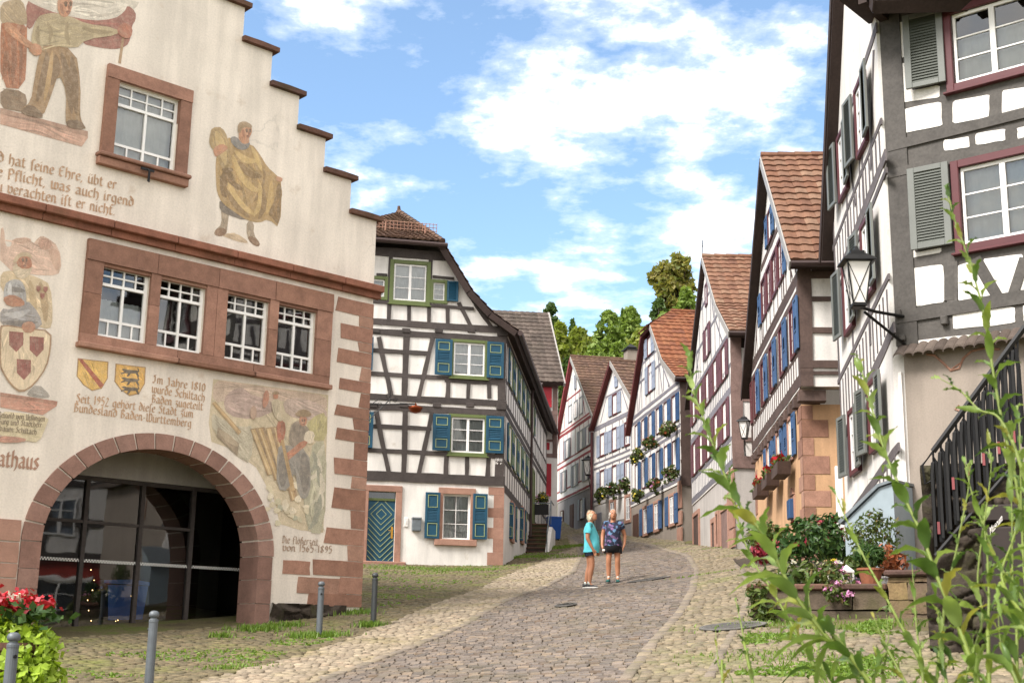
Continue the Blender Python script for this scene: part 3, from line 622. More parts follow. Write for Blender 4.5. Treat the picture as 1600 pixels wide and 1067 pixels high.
# ---------------------------------------------------------------- lettering with a broad nib
GL = {
'a': (3.1, [[(.3, 3.5), (1.3, 4), (2.3, 3.4), (2.3, .4), (2.9, 0)], [(2.3, 2.3), (.6, 1.8), (.3, .8), (1, 0), (2.3, .8)]]),
'b': (3, [[(.5, 6), (.5, .5), (1.4, 0), (2.5, .8), (2.5, 3.2), (1.5, 4), (.5, 3.2)]]),
'c': (2.6, [[(2.4, 3.5), (1.4, 4), (.4, 3.2), (.4, .8), (1.4, 0), (2.4, .6)]]),
'd': (3, [[(.6, 6), (2.5, 4), (2.5, .8), (1.4, 0), (.4, .8), (.4, 3.2), (1.4, 4), (2.4, 3.3)]]),
'e': (2.6, [[(.5, 1.9), (2.3, 2.5), (2.2, 3.5), (1.3, 4), (.4, 3.2), (.4, .8), (1.3, 0), (2.4, .6)]]),
'f': (2.1, [[(2.2, 5.5), (1.4, 6), (.8, 5.2), (.8, -.8)], [(.1, 3.9), (1.9, 3.9)]]),
'g': (3, [[(2.4, 3.6), (1.3, 4), (.4, 3.2), (.4, 1), (1.3, .2), (2.4, 1)], [(2.4, 4), (2.4, -1.2), (1.4, -2), (.3, -1.5)]]),
'h': (3, [[(.5, 6), (.5, 0)], [(.5, 3.2), (1.5, 4), (2.5, 3.2), (2.5, .5), (1.8, -1.1)]]),
'i': (1.4, [[(.5, 4), (.5, .3), (1.1, 0)], [(.4, 5.2), (.7, 5.5)]]),
'j': (1.4, [[(.7, 4), (.7, -1.2), (0, -1.8)], [(.5, 5.2), (.8, 5.5)]]),
'k': (2.7, [[(.5, 6), (.5, 0)], [(.5, 2.2), (1.6, 4), (2.2, 3.4)], [(.6, 2.2), (1.4, 2), (2.5, 0)]]),
'l': (1.4, [[(.5, 6), (.5, .4), (1.1, 0)]]),
'm': (4.5, [[(.5, 4), (.5, 0)], [(.5, 3.3), (1.3, 4), (2.1, 3.3), (2.1, 0)], [(2.1, 3.3), (2.9, 4), (3.7, 3.3), (3.7, .3), (4.2, 0)]]),
'n': (3, [[(.5, 4), (.5, 0)], [(.5, 3.3), (1.4, 4), (2.3, 3.3), (2.3, .3), (2.8, 0)]]),
'o': (2.9, [[(.4, 3.2), (1.4, 4), (2.5, 3.2), (2.5, .8), (1.4, 0), (.4, .8), (.4, 3.3)]]),
'p': (3, [[(.5, 4.2), (.5, -2)], [(.5, 3.3), (1.5, 4), (2.5, 3.2), (2.5, .8), (1.5, 0), (.5, .6)]]),
'r': (2.2, [[(.5, 4), (.5, 0)], [(.5, 3.2), (1.3, 4), (2, 3.4)]]),
's': (2.6, [[(2.2, 3.6), (1.2, 4), (.4, 3.2), (2.2, 1.2), (1.4, 0), (.3, .5)]]),
'\u017f': (1.8, [[(2, 5.5), (1.2, 6), (.7, 5.2), (.7, -.8)], [(.2, 3.6), (.7, 3.9)]]),
'\u00df': (2.8, [[(.5, -1), (.5, 5), (1.3, 6), (2.1, 5.2), (1.2, 3.8), (2.4, 2.6), (2.4, .6), (1.4, 0)]]),
't': (2.1, [[(.7, 5.2), (.7, .5), (1.4, 0), (2, .4)], [(0, 3.9), (1.8, 3.9)]]),
'u': (3, [[(.5, 4), (.5, .6), (1.3, 0), (2.4, .8)], [(2.4, 4), (2.4, .3), (2.9, 0)]]),
'v': (2.9, [[(.2, 4.3), (.5, 3.6), (.5, .8), (1.5, 0), (2.5, .9), (2.5, 3.2), (1.6, 4), (1, 3.5)]]),
'w': (4.1, [[(.2, 4.3), (.5, 3.6), (.5, .6), (1.3, 0), (2.1, .6), (2.1, 4)], [(2.1, .6), (2.9, 0), (3.8, .8), (3.8, 3.2), (3, 4), (2.4, 3.5)]]),
'z': (2.6, [[(.4, 3.8), (2.2, 3.8), (.9, 2.1), (2.2, 1.2), (2, -.8), (.6, -1.5)]]),
'E': (3.2, [[(2.7, 5.5), (1.3, 6), (.4, 4.8), (.4, 1), (1.4, 0), (2.8, .7)], [(.4, 3.2), (2.2, 3.5)]]),
'P': (3.2, [[(.7, 5.8), (.7, -.6)], [(.1, 5.3), (1.6, 6), (2.8, 5), (2.8, 3.4), (1.7, 2.6), (.7, 3)]]),
'I': (2.6, [[(2.3, 6), (.7, 5.6), (1.6, 4.6), (1.6, 1), (.8, 0), (0, .7)]]), 'J': (2.6, [[(2.3, 6), (.7, 5.6), (1.6, 4.6), (1.6, 0), (.8, -1), (0, -.4)]]),
'S': (3.1, [[(2.7, 5.3), (1.6, 6), (.5, 5), (2.6, 2.4), (2.4, .7), (1.2, 0), (.2, .8)]]),
'W': (4.8, [[(.2, 5.6), (.7, 5), (.7, .7), (1.6, 0), (2.5, .7), (2.5, 6)], [(2.5, .7), (3.4, 0), (4.4, 1), (4.4, 4.8), (3.4, 6), (2.7, 5.2)]]),
'B': (3.2, [[(.6, 6), (.6, 0)], [(.1, 5.4), (1.7, 6), (2.6, 4.8), (1, 3.3), (2.8, 2.4), (2.4, .5), (.6, 0)]]),
'D': (3.4, [[(.3, 5.6), (1.6, 6), (3, 4.6), (3, 1.4), (1.6, 0), (.3, .6)], [(1, 5.4), (1, .5)]]),
'F': (2.8, [[(2.7, 5.6), (1.5, 6), (.8, 5.2), (.8, -.6)], [(.2, 3.2), (2.2, 3.5)]]),
'R': (3.3, [[(.7, 6), (.7, 0)], [(.1, 5.3), (1.6, 6), (2.7, 5), (2.5, 3.6), (.8, 3.2)], [(1.3, 3.3), (2.4, .6), (3.2, 0)]]),
'U': (3.3, [[(.2, 5.8), (.8, 5), (.8, .8), (1.7, 0), (2.8, .9)], [(2.8, 6), (2.8, 0)]]),
'M': (4.6, [[(.6, 0), (.6, 6), (2.3, 2), (4, 6), (4, 0)]]),
'0': (3, [[(.5, 4.5), (1.5, 6), (2.5, 4.5), (2.5, 1.5), (1.5, 0), (.5, 1.5), (.5, 4.6)]]), '1': (1.9, [[(.2, 5), (1, 6), (1, 0)]]),
'2': (2.9, [[(.4, 4.8), (1.3, 6), (2.3, 4.8), (.3, 0), (2.6, 0)]]), '3': (2.8, [[(.4, 5.4), (1.5, 6), (2.3, 4.6), (1.1, 3.3), (2.5, 2), (1.5, 0), (.3, .6)]]),
'5': (2.8, [[(2.3, 6), (.6, 6), (.5, 3.5), (1.6, 3.8), (2.4, 2.3), (1.6, 0), (.3, .4)]]), '6': (2.9, [[(2.2, 5.8), (.8, 4), (.4, 1.6), (1.4, 0), (2.4, 1.5), (1.6, 3.2), (.5, 2.3)]]),
'8': (2.9, [[(1.4, 3.3), (.5, 4.8), (1.5, 6), (2.4, 4.8), (1.4, 3.3), (.4, 1.6), (1.4, 0), (2.5, 1.5), (1.4, 3.3)]]), '9': (2.9, [[(2.3, 3.6), (1.4, 2.8), (.5, 4.5), (1.4, 6), (2.4, 4.5), (2.2, 2), (.8, 0)]]),
'-': (2, [[(.3, 2), (1.6, 2.2)]]), ',': (1.2, [[(.5, .3), (.2, -1)]]), '.': (1.2, [[(.4, 0), (.7, .4)]]), ' ': (2, []),
}
for a, b in (('\u00e4', 'a'), ('\u00f6', 'o'), ('\u00fc', 'u')): GL[a] = (GL[b][0], GL[b][1]+[[(.7, 5), (1, 5.4)], [(1.9, 5), (2.2, 5.4)]])
def lettering(mb, fr, txt, p0, p1, xh, y=-.008, nib=1.12, slant=0):
    """write txt from picture point p0 to p1 along the wall; xh is the x-height in metres"""
    a = fr.uv(*p0); b = fr.uv(*p1); tot = sum(GL[c][0]+.35 for c in txt); w = sqrt((b[0]-a[0])**2+(b[1]-a[1])**2); sx = w/tot; sy = xh/4; ux, uz = (b[0]-a[0])/w, (b[1]-a[1])/w; x = 0; k = 0
    an = radians(38); nx, ny = cos(an)*nib/2, sin(an)*nib/2
    for c in txt:
        adv, st = GL[c]
        for s in st:
            for (x0, y0), (x1, y1) in zip(s, s[1:]):
                q = [(x0-nx, y0-ny), (x0+nx, y0+ny), (x1+nx, y1+ny), (x1-nx, y1-ny)]
                ar = (q[1][0]-q[0][0])*(q[2][1]-q[1][1])-(q[1][1]-q[0][1])*(q[2][0]-q[1][0])
                if abs(ar) < .25:
                    l = sqrt((x1-x0)**2+(y1-y0)**2)+1e-6; tx, ty = -(y1-y0)/l*.16, (x1-x0)/l*.16
                    q = [(x0-nx*.6-tx, y0-ny*.6-ty), (x1+nx*.6-tx, y1+ny*.6-ty), (x1+nx*.6+tx, y1+ny*.6+ty), (x0-nx*.6+tx, y0-ny*.6+ty)]; ar = 1
                if ar < 0: q = q[::-1]
                k += 1; yy = y-.0004*(k % 12)
                P = []
                for X, Z in q:
                    X = (x+X)*sx; Z = Z*sy; P.append((a[0]+X*ux, yy, a[1]+X*uz+Z))
                mb.face(P)
        x += adv+.35
def zoom(ox, oy, s): return lambda pts: [(ox+x/s, oy+y/s) for x, y in pts]
class Fresco:
    """flat painting on a plaster wall: coloured shapes laid one over the other"""
    def __init__(s, fr, name, label, y=-.004):
        s.fr = fr; s.k = 0; s.y = y; s.mb = MB(); s.mats = []; s.idx = []; s.name = name; s.label = label
    def add(s, pts, mat, smooth=1, hatch=True):
        s.shape(pts, mat, smooth)
        if hatch: s.brush(pts, mat)
    def brush(s, pts, mat):
        P = np.array(pts, float); x, y = P[:, 0], P[:, 1]; A = abs(np.sum(x*np.roll(y, -1)-y*np.roll(x, -1)))/2; n = int(min(22, A/42))
        if n < 2: return
        c = P.mean(0); w_, v_ = np.linalg.eigh(np.cov((P-c).T)); ax = v_[:, 1]; L = 2.2*sqrt(max(w_[1], 1)); lo, hi = P.min(0), P.max(0); poly = [tuple(q) for q in pts]
        r, g, b = [int(mat[i:i+2], 16) for i in (0, 2, 4)]; sh = lambda k: '%02x%02x%02x' % tuple(max(0, min(255, int(q*k))) for q in (r, g, b))
        for i in range(n*5):
            if n <= 0: break
            m = lo+(hi-lo)*RNG.random(2); l = L*RNG.uniform(.10, .28); a = RNG.normal(0, .22); d = np.array([ax[0]*cos(a)-ax[1]*sin(a), ax[0]*sin(a)+ax[1]*cos(a)]); q = [m-d*l, m+np.array([-d[1], d[0]])*l*RNG.normal(0, .12), m+d*l]
            qa = np.array(q)
            if not inpoly(qa[:, 0], qa[:, 1], poly).all(): continue
            s.stroke([tuple(k) for k in q], RNG.uniform(1.2, 2.6)*min(1.6, max(.6, L/40)), sh((.84, .92, 1.08, 1.16)[RNG.integers(4)])); n -= 1
    def shape(s, pts, mat, smooth=1):
        p = [s.fr.uv(*q) for q in pts]; p = chaikin(p, smooth) if smooth else p
        a = sum(p[i][0]*p[(i+1) % len(p)][1]-p[(i+1) % len(p)][0]*p[i][1] for i in range(len(p)))
        if a < 0: p = p[::-1]
        s.k += 1; y = s.y-.00006*s.k
        for t in tessellate_polygon([[Vector((u, v, 0)) for u, v in p]]):
            q = [(p[i][0], y, p[i][1]) for i in t]
            ar = (q[1][0]-q[0][0])*(q[2][2]-q[0][2])-(q[1][2]-q[0][2])*(q[2][0]-q[0][0])
            s.mb.face(q if ar > 0 else q[::-1])
            if mat not in s.mats: s.mats.append(mat)
            s.idx.append(s.mats.index(mat))
    def stroke(s, pts, w, mat):
        L = []; R = []
        for i, p in enumerate(pts):
            a = pts[max(0, i-1)]; b = pts[min(len(pts)-1, i+1)]; l = sqrt((b[0]-a[0])**2+(b[1]-a[1])**2)+1e-6
            n = (-(b[1]-a[1])/l, (b[0]-a[0])/l); k = w/2*(.35+.65*sin(pi*min(.98, max(.02, i/(len(pts)-1)))))
            L.append((p[0]+n[0]*k, p[1]+n[1]*k)); R.append((p[0]-n[0]*k, p[1]-n[1]*k))
        s.shape(L+R[::-1], mat, 1)
    def face(s, z, cx, cy, r, d=1, tilt=0):
        """features of a painted head: brows, eyes, nose, mouth, shaded cheek; r is half the head height, d the side it looks to"""
        P = lambda pts: z([(cx+(x*d*cos(tilt)-y*sin(tilt))*r, cy+(y*cos(tilt)+x*d*sin(tilt))*r) for x, y in pts])
        s.shape(P([(-.6, -.3), (-.25, -.2), (-.2, .4), (-.1, .8), (-.45, .6)]), '8f5a43', 1)
        for a, w, c in (([(-.15, -.25), (.05, -.32), (.2, -.25)], .13, '5a3626'), ([(.35, -.28), (.5, -.32), (.62, -.25)], .13, '5a3626'), ([(-.08, -.08), (.06, -.12), (.18, -.06)], .12, '35221a'), ([(.4, -.1), (.5, -.12), (.6, -.06)], .12, '35221a'), ([(.3, -.2), (.36, .15), (.45, .25), (.28, .3)], .1, '84503c'), ([(.08, .52), (.3, .56), (.48, .5)], .12, '6e3228'), ([(.15, .66), (.3, .68), (.42, .64)], .08, '8f5a43'), ([(.1, .1), (.2, .3), (.12, .4)], .07, 'd09a7c')): s.stroke(P(a), w*r, c)
    def done(s):
        me = s.mb.mesh(s.name, [FM(m) for m in s.mats])
        for p, i in zip(me.polygons, s.idx): p.material_index = i
        o = s.fr.put(s.name, me, None); o['label'] = s.label; return o
_fm = {}
def FM(c):
    if c not in _fm: _fm[c] = m_fresco('fresco '+c, c)
    return _fm[c]
# ---------------------------------------------------------------- town hall on the left
def quad4(fr, TL, BL, TR, BR):
    a, b, c, d = fr.uv(*TL), fr.uv(*BL), fr.uv(*TR), fr.uv(*BR)
    return ((a[0]+b[0])/2, (c[0]+d[0])/2, (b[1]+d[1])/2, (a[1]+c[1])/2)
def stone(mb, u0, u1, v0, v1, y0, y1, j=.02):
    r = lambda: random.uniform(-j, j)
    p = [(u0+r(), v0+r()*.4), ((u0+u1)/2, v0+r()*.6), (u1+r(), v0+r()*.4), (u1+r(), (v0+v1)/2), (u1+r(), v1+r()*.4), ((u0+u1)/2, v1+r()*.6), (u0+r(), v1+r()*.4), (u0+r(), (v0+v1)/2)]
    mb.prism(p, y0+random.uniform(-.004, .004), y1)
def ring_stones(mb, cu, cv, rx, rz, Rx, Rz, n, y0, y1, gap=.012, a0=0, a1=pi):
    for i in range(n):
        s, e = a0+(a1-a0)*i/n+gap/rx, a0+(a1-a0)*(i+1)/n-gap/rx; k = 5
        inn = [(cu+rx*cos(s+(e-s)*t/k), cv+rz*sin(s+(e-s)*t/k)) for t in range(k+1)]; out = [(cu+Rx*cos(s+(e-s)*t/k), cv+Rz*sin(s+(e-s)*t/k)) for t in range(k+1)]
        mb.prism(inn+out[::-1], y0+random.uniform(-.006, .006), y1)
def m_glow():
    t = NT('warm bulb'); t.base((1, .8, .5)); t.b.inputs['Emission Color'].default_value = (1, .62, .25, 1); t.b.inputs['Emission Strength'].default_value = 3; return t.m
M['bulb'] = m_glow()
def town_hall():
    T = thing('town_hall', 'cream stepped gable town hall with wall paintings, sandstone corner blocks and a wide archway', 'town hall', at(563, 945, 24.5))
    R = Fr(at(563, 945, 24.5), 47, T)
    z1 = zoom(0, 0, 3.1375); z2 = zoom(0, 330, 3.234); z3 = zoom(300, 150, 3.234); z4 = zoom(300, 420, 3.1375); z5 = zoom(0, 650, 2.558); z6 = zoom(400, 780, 3.72)
    SW, SH, V0 = .645, .675, 7.36; NS = 8
    right = []
    for i in range(NS): right += [(-SW*i, V0+SH*i), (-SW*(i+1), V0+SH*i)]
    mid = -SW*NS-.5; left = [(2*mid-u, v) for u, v in right[::-1]]
    outline = [(2*mid, -1.6), (0, -1.6)]+right+[(-SW*NS, V0+SH*NS), (mid*2+SW*NS, V0+SH*NS)]+left
    AC, AV, RX, RZ = -4.19, .75, 1.95, 1.65
    arch = [(AC-RX, -1.2), (AC+RX, -1.2)]+[(AC+RX*cos(pi*i/24), AV+RZ*sin(pi*i/24)) for i in range(25)]
    lows = [quad4(R, *z2([(515, 265), (488, 635), (757, 315), (730, 672)])), quad4(R, *z2([(808, 325), (782, 685), (1040, 372), (1012, 722)])),
            quad4(R, *z4([(168, 118), (150, 445), (375, 152), (355, 475)])), quad4(R, *z4([(418, 165), (400, 480), (605, 200), (590, 515)]))]
    v0 = sum(w[2] for w in lows)/4; v1 = sum(w[3] for w in lows)/4; lows = [(w[0], w[1], v0, v1) for w in lows]
    up = quad4(R, *z1([(580, 405), (545, 765), (878, 490), (855, 855)]))
    R.wall('wall', outline, [arch]+[rect(*w) for w in lows]+[rect(*up)], M['rathaus'], .5)
    b = MB()                                  # side walls and back wall
    b.box(-.45, 0, .5, 11, -1.6, 7.2); b.box(2*mid, 2*mid+.45, .5, 11, -1.6, 7.2); b.box(2*mid+.45, -.45, 10.6, 11, -1.6, 7.2)
    R.put_each('side_wall', b, M['rathaus'])
    roof = MB(); apx = 7.0+1.02*(-mid)
    slab(roof, (.3, .5, 6.75), (.3, 11.2, 6.75), (mid, 11.2, apx), (mid, .5, apx), .2); slab(roof, (2*mid-.3, .5, 6.75), (2*mid-.3, 11.2, 6.75), (mid-.002, 11.2, apx), (mid-.002, .5, apx), .2)
    R.put('roof', roof, M['tilebrown'])
    for w in lows: window(R, *w, hole=True, depth=.05, cols=2, casem=2, upper=.25, lower=.24, curtain=.0 if w is lows[1] else .55 if w is lows[0] else 0)
    window(R, *up, hole=True, depth=.05, cols=2, casem=2, upper=.27, lower=.19, curtain=.99)
    # sandstone surrounds
    s = MB(); L0, L1 = -5.84, -.97; B0, B1 = 3.86, 5.67; y0, y1 = -.07, .06
    jt = [L0]+[w for q in lows for w in q[:2]]+[L1]
    for k in range(0, len(jt), 2):
        a, c = jt[k], jt[k+1]; h = (v1-v0)
        if k == 4: stone(s, a+.003, (a+c)/2-.004, v0, v1, y0, y1, .004); stone(s, (a+c)/2+.004, c-.003, v0, v1, y0, y1, .004)
        else: stone(s, a+.003, c-.003, v0, v0+h*.55, y0, y1, .003); stone(s, a+.003, c-.003, v0+h*.55+.006, v1, y0, y1, .003)
    cut = [L0, (lows[0][1]+lows[1][0])/2, (lows[1][1]+lows[2][0])/2, (lows[2][1]+lows[3][0])/2, L1]
    for a, c in zip(cut, cut[1:]): stone(s, a+.004, c-.004, v1+.003, B1, y0-.02, y1, .004); s.box(a, c, y0+.03, y1, v1-.05, v1+.002)
    for a, c in zip([L0, -4.1, -2.6], [-4.1, -2.6, L1]): stone(s, a+.004, c-.004, B0+.09, v0-.003, y0, y1, .004); s.box(a-.03, c+.03, y0-.07, y1, B0, B0+.085, .012)
    R.put('window_surround', s, M['sand'])
    s = MB(); o = quad4(R, *z1([(520, 315), (490, 755), (932, 450), (912, 925)]))
    stone(s, o[0], up[0], up[2], up[3], y0, y1, .004); stone(s, up[1], o[1], up[2], up[3], y0, y1, .004); stone(s, o[0], o[1], up[3]+.003, o[3], y0-.01, y1, .004)
    s.box(o[0]-.06, o[1]+.04, y0-.1, y1, o[2]+.04, up[2]-.002, .015); s.box(o[0]-.04, o[1]+.02, y0-.04, y1, o[2]-.1, o[2]+.038, .01)
    R.put('window_surround', s, M['sand'])
    # ledge, copings
    s = MB()
    for a in np.arange(2*mid, -.01, 1.17):
        e = min(a+1.16, .12)
        s.prism([(a, 5.79), (e, 5.79), (e, 6.06), (a, 6.06)], -.09, .02); s.box(a, e, -.2, -.088, 5.90, 6.03, .012)
    R.put('string_course', s, M['ledge'])
    s = MB()
    for i in range(NS):
        for sgn in (1, -1):
            u0, u1 = sorted(((-SW*(i+1)-.02, -SW*i+.1) if sgn > 0 else (2*mid+SW*(i+1)+.02, 2*mid+SW*i-.1)))
            s.prism([(u0, V0+SH*i+.002), (u1, V0+SH*i+.002), (u1, V0+SH*i+.09), ((u0+u1)/2, V0+SH*i+.10), (u0, V0+SH*i+.09)], -.1, .6)
    R.put_each('coping', s, M['coping'])
    # corner blocks
    s = MB()
    for (ya, yb, xl) in [(477, 499.7, 526), (499.7, 516, 561), (516, 539.5, 532), (539.5, 554, 560), (554, 577, 527), (577, 599, 563), (599, 617, 530), (617, 640, 562), (640, 657.4, 524), (657.4, 675, 552), (675, 694, 525), (694, 721, 553), (721, 746.7, 522), (746.7, 766, 549), (766, 799, 520), (799, 828, 548), (828, 853.5, 508), (853.5, 878, 543), (878, 902.5, 489), (902.5, 929, 530), (929, 949, 481)]:
        xr = 590-.0515*(ya-460); top = R.uv(xr, ya)[1]; bot = R.uv(xr, yb)[1]; u0 = R.uv(xl, (ya+yb)/2-(xr-xl)*.12)[0]; j_ = random.uniform(-.05, .05)
        s.prism([(u0+j_*.5, bot+.008), (u0*.5, bot+.006+j_*.1), (.014, bot+.006), (.014, top-.006), (u0*.5, top-.006+j_*.15), (u0-j_*.5, top-.008)], -.014+random.uniform(-.004, .004), .514)
    for (x0, y_0, x1, y_1) in [(155, 356, 312, 436), (240, 455, 526, 550)]:
        (a, b_), (c, d) = z6([(x0, y_0), (x1, y_1)]); u0 = R.uv(a, (b_+d)/2)[0]; u1 = R.uv(c, (b_+d)/2)[0]
        stone(s, u0, .014 if u1 > -.12 else u1, R.uv((a+c)/2, d)[1], R.uv((a+c)/2, b_)[1], -.014, .514 if u1 > -.12 else .05, .015)
    R.put_each('corner_stone', s, M['sand'])
    s = MB(); rubble(s, -1.95, .04, -.6, -.02, .2, -.01, .09); s.box(-1.95, .04, .02, .3, -.6, -.03); R.put('plinth_rock', s, M['rock'], smooth=True)
    # archway
    s = MB(); ring_stones(s, AC, AV, RX-.014, RZ-.014, RX+.30, RZ+.25, 19, -.035, .55, .017)
    for sg in (-1, 1):
        u0, u1 = (AC-RX-.30, AC-RX+.014) if sg < 0 else (AC+RX-.014, AC+RX+.28); z = AV
        while z > -1.1:
            h = random.uniform(.28, .42); s.prism([(u0, z-h+.01), (u1, z-h+.01), (u1, z), (u0, z)], -.035+random.uniform(-.006, .006), .55); z -= h
    R.put_each('arch_stone', s, M['sandarch'])
    s = MB()
    for (u0, u1, a, c) in [(-7.3, -6.46, .74, 1.06), (-7.3, -6.86, .42, .72), (-6.84, -6.46, .42, .72), (-6.44, -6.16, .46, .7), (-7.3, -6.46, .2, .4), (-7.3, -6.9, -.28, .18), (-6.88, -6.46, -.28, .18), (-7.3, -6.46, -.8, -.3)]:
        stone(s, u0+.006, u1-.006, a, c, -.03, .06, .008)
    R.put_each('jamb_stone', s, M['sandpink'])
    # passage behind the arch with a glazed front
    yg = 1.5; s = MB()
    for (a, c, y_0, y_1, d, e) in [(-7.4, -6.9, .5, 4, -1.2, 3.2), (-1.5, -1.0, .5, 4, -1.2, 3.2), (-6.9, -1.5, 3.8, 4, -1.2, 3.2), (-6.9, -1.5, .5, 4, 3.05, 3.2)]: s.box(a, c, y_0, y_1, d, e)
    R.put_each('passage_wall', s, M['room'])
    s = MB().box(-6.9, -1.5, yg-.05, yg+.08, 2.02, 3.04); R.put('bulkhead', s, M['lightgrey'])
    s = MB().box(-6.9, -1.5, .4, 3.8, -1.3, -.74); R.put('threshold', s, M['sandpink'])
    fr_ = MB()
    for u in (-6.88, -5.75, -4.75, -3.72, -2.72, -1.55): fr_.box(u-.035, u+.035, yg-.05, yg+.05, -.74, 2.01)
    for v in (-.70, 1.98): fr_.box(-6.84, -1.59, yg-.045, yg+.045, v-.035, v+.03)
    for a, c in ((-5.71, -4.79), (-4.71, -3.76), (-3.68, -2.76)): fr_.box(a, c, yg-.04, yg+.04, 1.22, 1.27)
    gd = R.put('glass_front', fr_, M['timber'])
    R.put('pane', MB().face([(-6.86, yg, -.7), (-1.57, yg, -.7), (-1.57, yg, 1.98), (-6.86, yg, 1.98)]), M['glass'], gd)
    st = MB()
    for k in range(2):
        for i in range(100):
            u = -6.8+i*.052+k*.026
            st.box(u, u+.026, yg-.012, yg-.004, .60-.026*k, .626-.026*k)
    R.put('safety_strip', st, M['sashwhite'], gd)
    h = MB().tube([(-5.65, yg-.1, .0), (-5.65, yg-.1, .5)], .015); R.put('door_handle', h, M['zinc'], gd)
    bx = MB().box(-6.3, -5.95, .62, .8, -.74, .35, .02); bx.box(-6.22, -6.03, .6, .62, .2, .26); R.put('letter_box', bx, M['iron'])
    pn = MB().box(-6.85, -6.55, .9, 1.0, -.2, .75, .01); R.put('notice_panel', pn, M['zinc'])
    lf = MB().lathe([(.07, 0), (.08, -.03), (.05, -.07)], 10, (-4.0, 1.0, 3.04)); lf.lathe([(.07, 0), (.08, -.03), (.05, -.07)], 10, (-4.1, .75, 3.04)); R.put_each('ceiling_lamp', lf, M['lampglass'])
    L_ = MB(); bl = MB()
    for u, n_, z0 in ((-4.35, 7, -.55), (-3.55, 6, -.45), (-4.0, 3, -.40)):
        pts = [(u+.05*sin(i*1.7)+(.1*i if n_ == 3 else 0), yg+.35, z0+(i*.17 if n_ > 3 else .02*i)) for i in range(n_)]; L_.tube(pts, .004, 4)
        for q in pts: bl.blob(q, .009, 6, 0)
    so_ = R.put('light_string', L_, M['iron']); 
    for m in bl.islands(): R.put('bulb', m, M['bulb'], so_)
    # flag holder below the upper window, small iron hook
    k = MB(); u, v = R.uv(222, 278); k.tube([(u, -.17, v+.12), (u, -.24, v+.06), (u, -.22, v-.12), (u+.03, -.2, v-.12), (u+.03, -.2, v+.05)], .014, 6); k.box(u-.12, u+.12, -.19, -.16, v+.08, v+.12)
    R.put('flag_holder', k, M['iron'])
    # lettering
    def line(txt, p0, p1, xh, col, nib=1.12, y=-.008):
        t = MB(); lettering(t, R, txt, p0, p1, xh, y=y, nib=nib); return R.put('lettering', t, FM(col))
    for a in (('nd hat \u017feine Ehre, \u00fcbt er', (-14, 250), (182, 296.5)), ('ne Pflicht, was auch irgend', (-16, 273), (209, 323.5)), ('u verachten i\u017ft er nicht.', (-6, 298), (180, 337))): line(*a, .115, 'a0744f')
    for a in (('Im Jahre 1810', (238, 598), (321, 612)), ('wurde Schiltach', (236.5, 613), (320, 627)), ('Baden zugeteilt', (236.5, 628.5), (317, 641)), ('Seit 1952 geh\u00f6rt die\u017fe Stadt zum', (118, 628), (302, 652.5)), ('Bundesland Baden-W\u00fcrttemberg', (115, 642.5), (299, 667.5))): line(*a, .092, 'a57850')
    t = MB(); lettering(t, R, 'Rathaus', (-17, 726.5), (61, 733.5), .17, nib=1.3); o = R.put('lettering', t, FM('8a5236')); o['label'] = 'town hall word in dark brown letters left of the arch'
    line('Die Fl\u00f6\u00dferzeit', (440, 847.5), (497, 852), .085, '836552'); line('von 1565-1895', (441, 860), (519, 864), .085, '836552')
    # painted shields
    def shield(fz, z, L_, T_, R_x, B_, body, line, name, lab, extra):
        f = Fresco(R, name, lab); a = [(L_, T_), ((L_+R_x)/2, T_+(10 if z is z2 else 5)), (R_x, T_+18), (R_x-4, T_+(B_-T_)*.62), (R_x-(R_x-L_)*.22, B_-12), ((L_+R_x)/2-5, B_), (L_+(R_x-L_)*.18, B_-30), (L_-6, T_+(B_-T_)*.55)]
        cx, cy = sum(p[0] for p in a)/8, sum(p[1] for p in a)/8
        f.add(z(a), line, 0); f.add(z([(cx+(x-cx)*.93, cy+(y-cy)*.94) for x, y in a]), body, 0); extra(f); f.done()
    shield(None, z2, 392, 742, 548, 908, 'e3b558', '9a7038', 'painted_shield', 'yellow shield with a red diagonal band', lambda f: f.add(z2([(393, 746), (416, 748), (525, 878), (504, 893)]), '9c2a1c', 0))
    def lions(f):
        for dy in (0, 43, 88):
            f.add(z2([(612, 800+dy), (625, 795+dy), (640, 800+dy), (680, 803+dy), (698, 806+dy), (692, 795+dy), (698, 793+dy), (704, 810+dy), (695, 815+dy), (704, 836+dy), (695, 838+dy), (684, 820+dy), (660, 820+dy), (650, 834+dy), (638, 836+dy), (646, 820+dy), (632, 818+dy), (612, 824+dy), (610, 818+dy), (628, 810+dy)]), '2f2b29', 0)
    shield(None, z2, 583, 769, 736, 934, 'dda94c', '9a7038', 'painted_shield', 'yellow shield with three black lions', lions)
    # wall paintings
    f = Fresco(R, 'wall_painting', 'painted workers with a red banner')
    f.add(z1([(120, 0), (250, 0), (420, 0), (690, 0), (660, 50), (600, 70), (555, 95), (450, 105), (300, 70), (160, 20)]), 'd3cabd')
    f.add(z1([(0, 530), (430, 645), (430, 678), (400, 720), (0, 610)]), 'b98f7d', 0); f.add(z1([(0, 530), (430, 645), (428, 672), (0, 560)]), '9c7868', 0)
    f.add(z1([(130, 0), (165, 25), (290, 72), (450, 105), (560, 95), (610, 60), (625, 25), (665, 60), (665, 100), (645, 130), (640, 190), (620, 230), (560, 245), (480, 235), (400, 215), (330, 120), (180, 90), (150, 150), (125, 130)]), '8c4a45')
    f.add(z1([(598, 180), (610, 180), (592, 315), (578, 310)]), '9a7a58', 0)
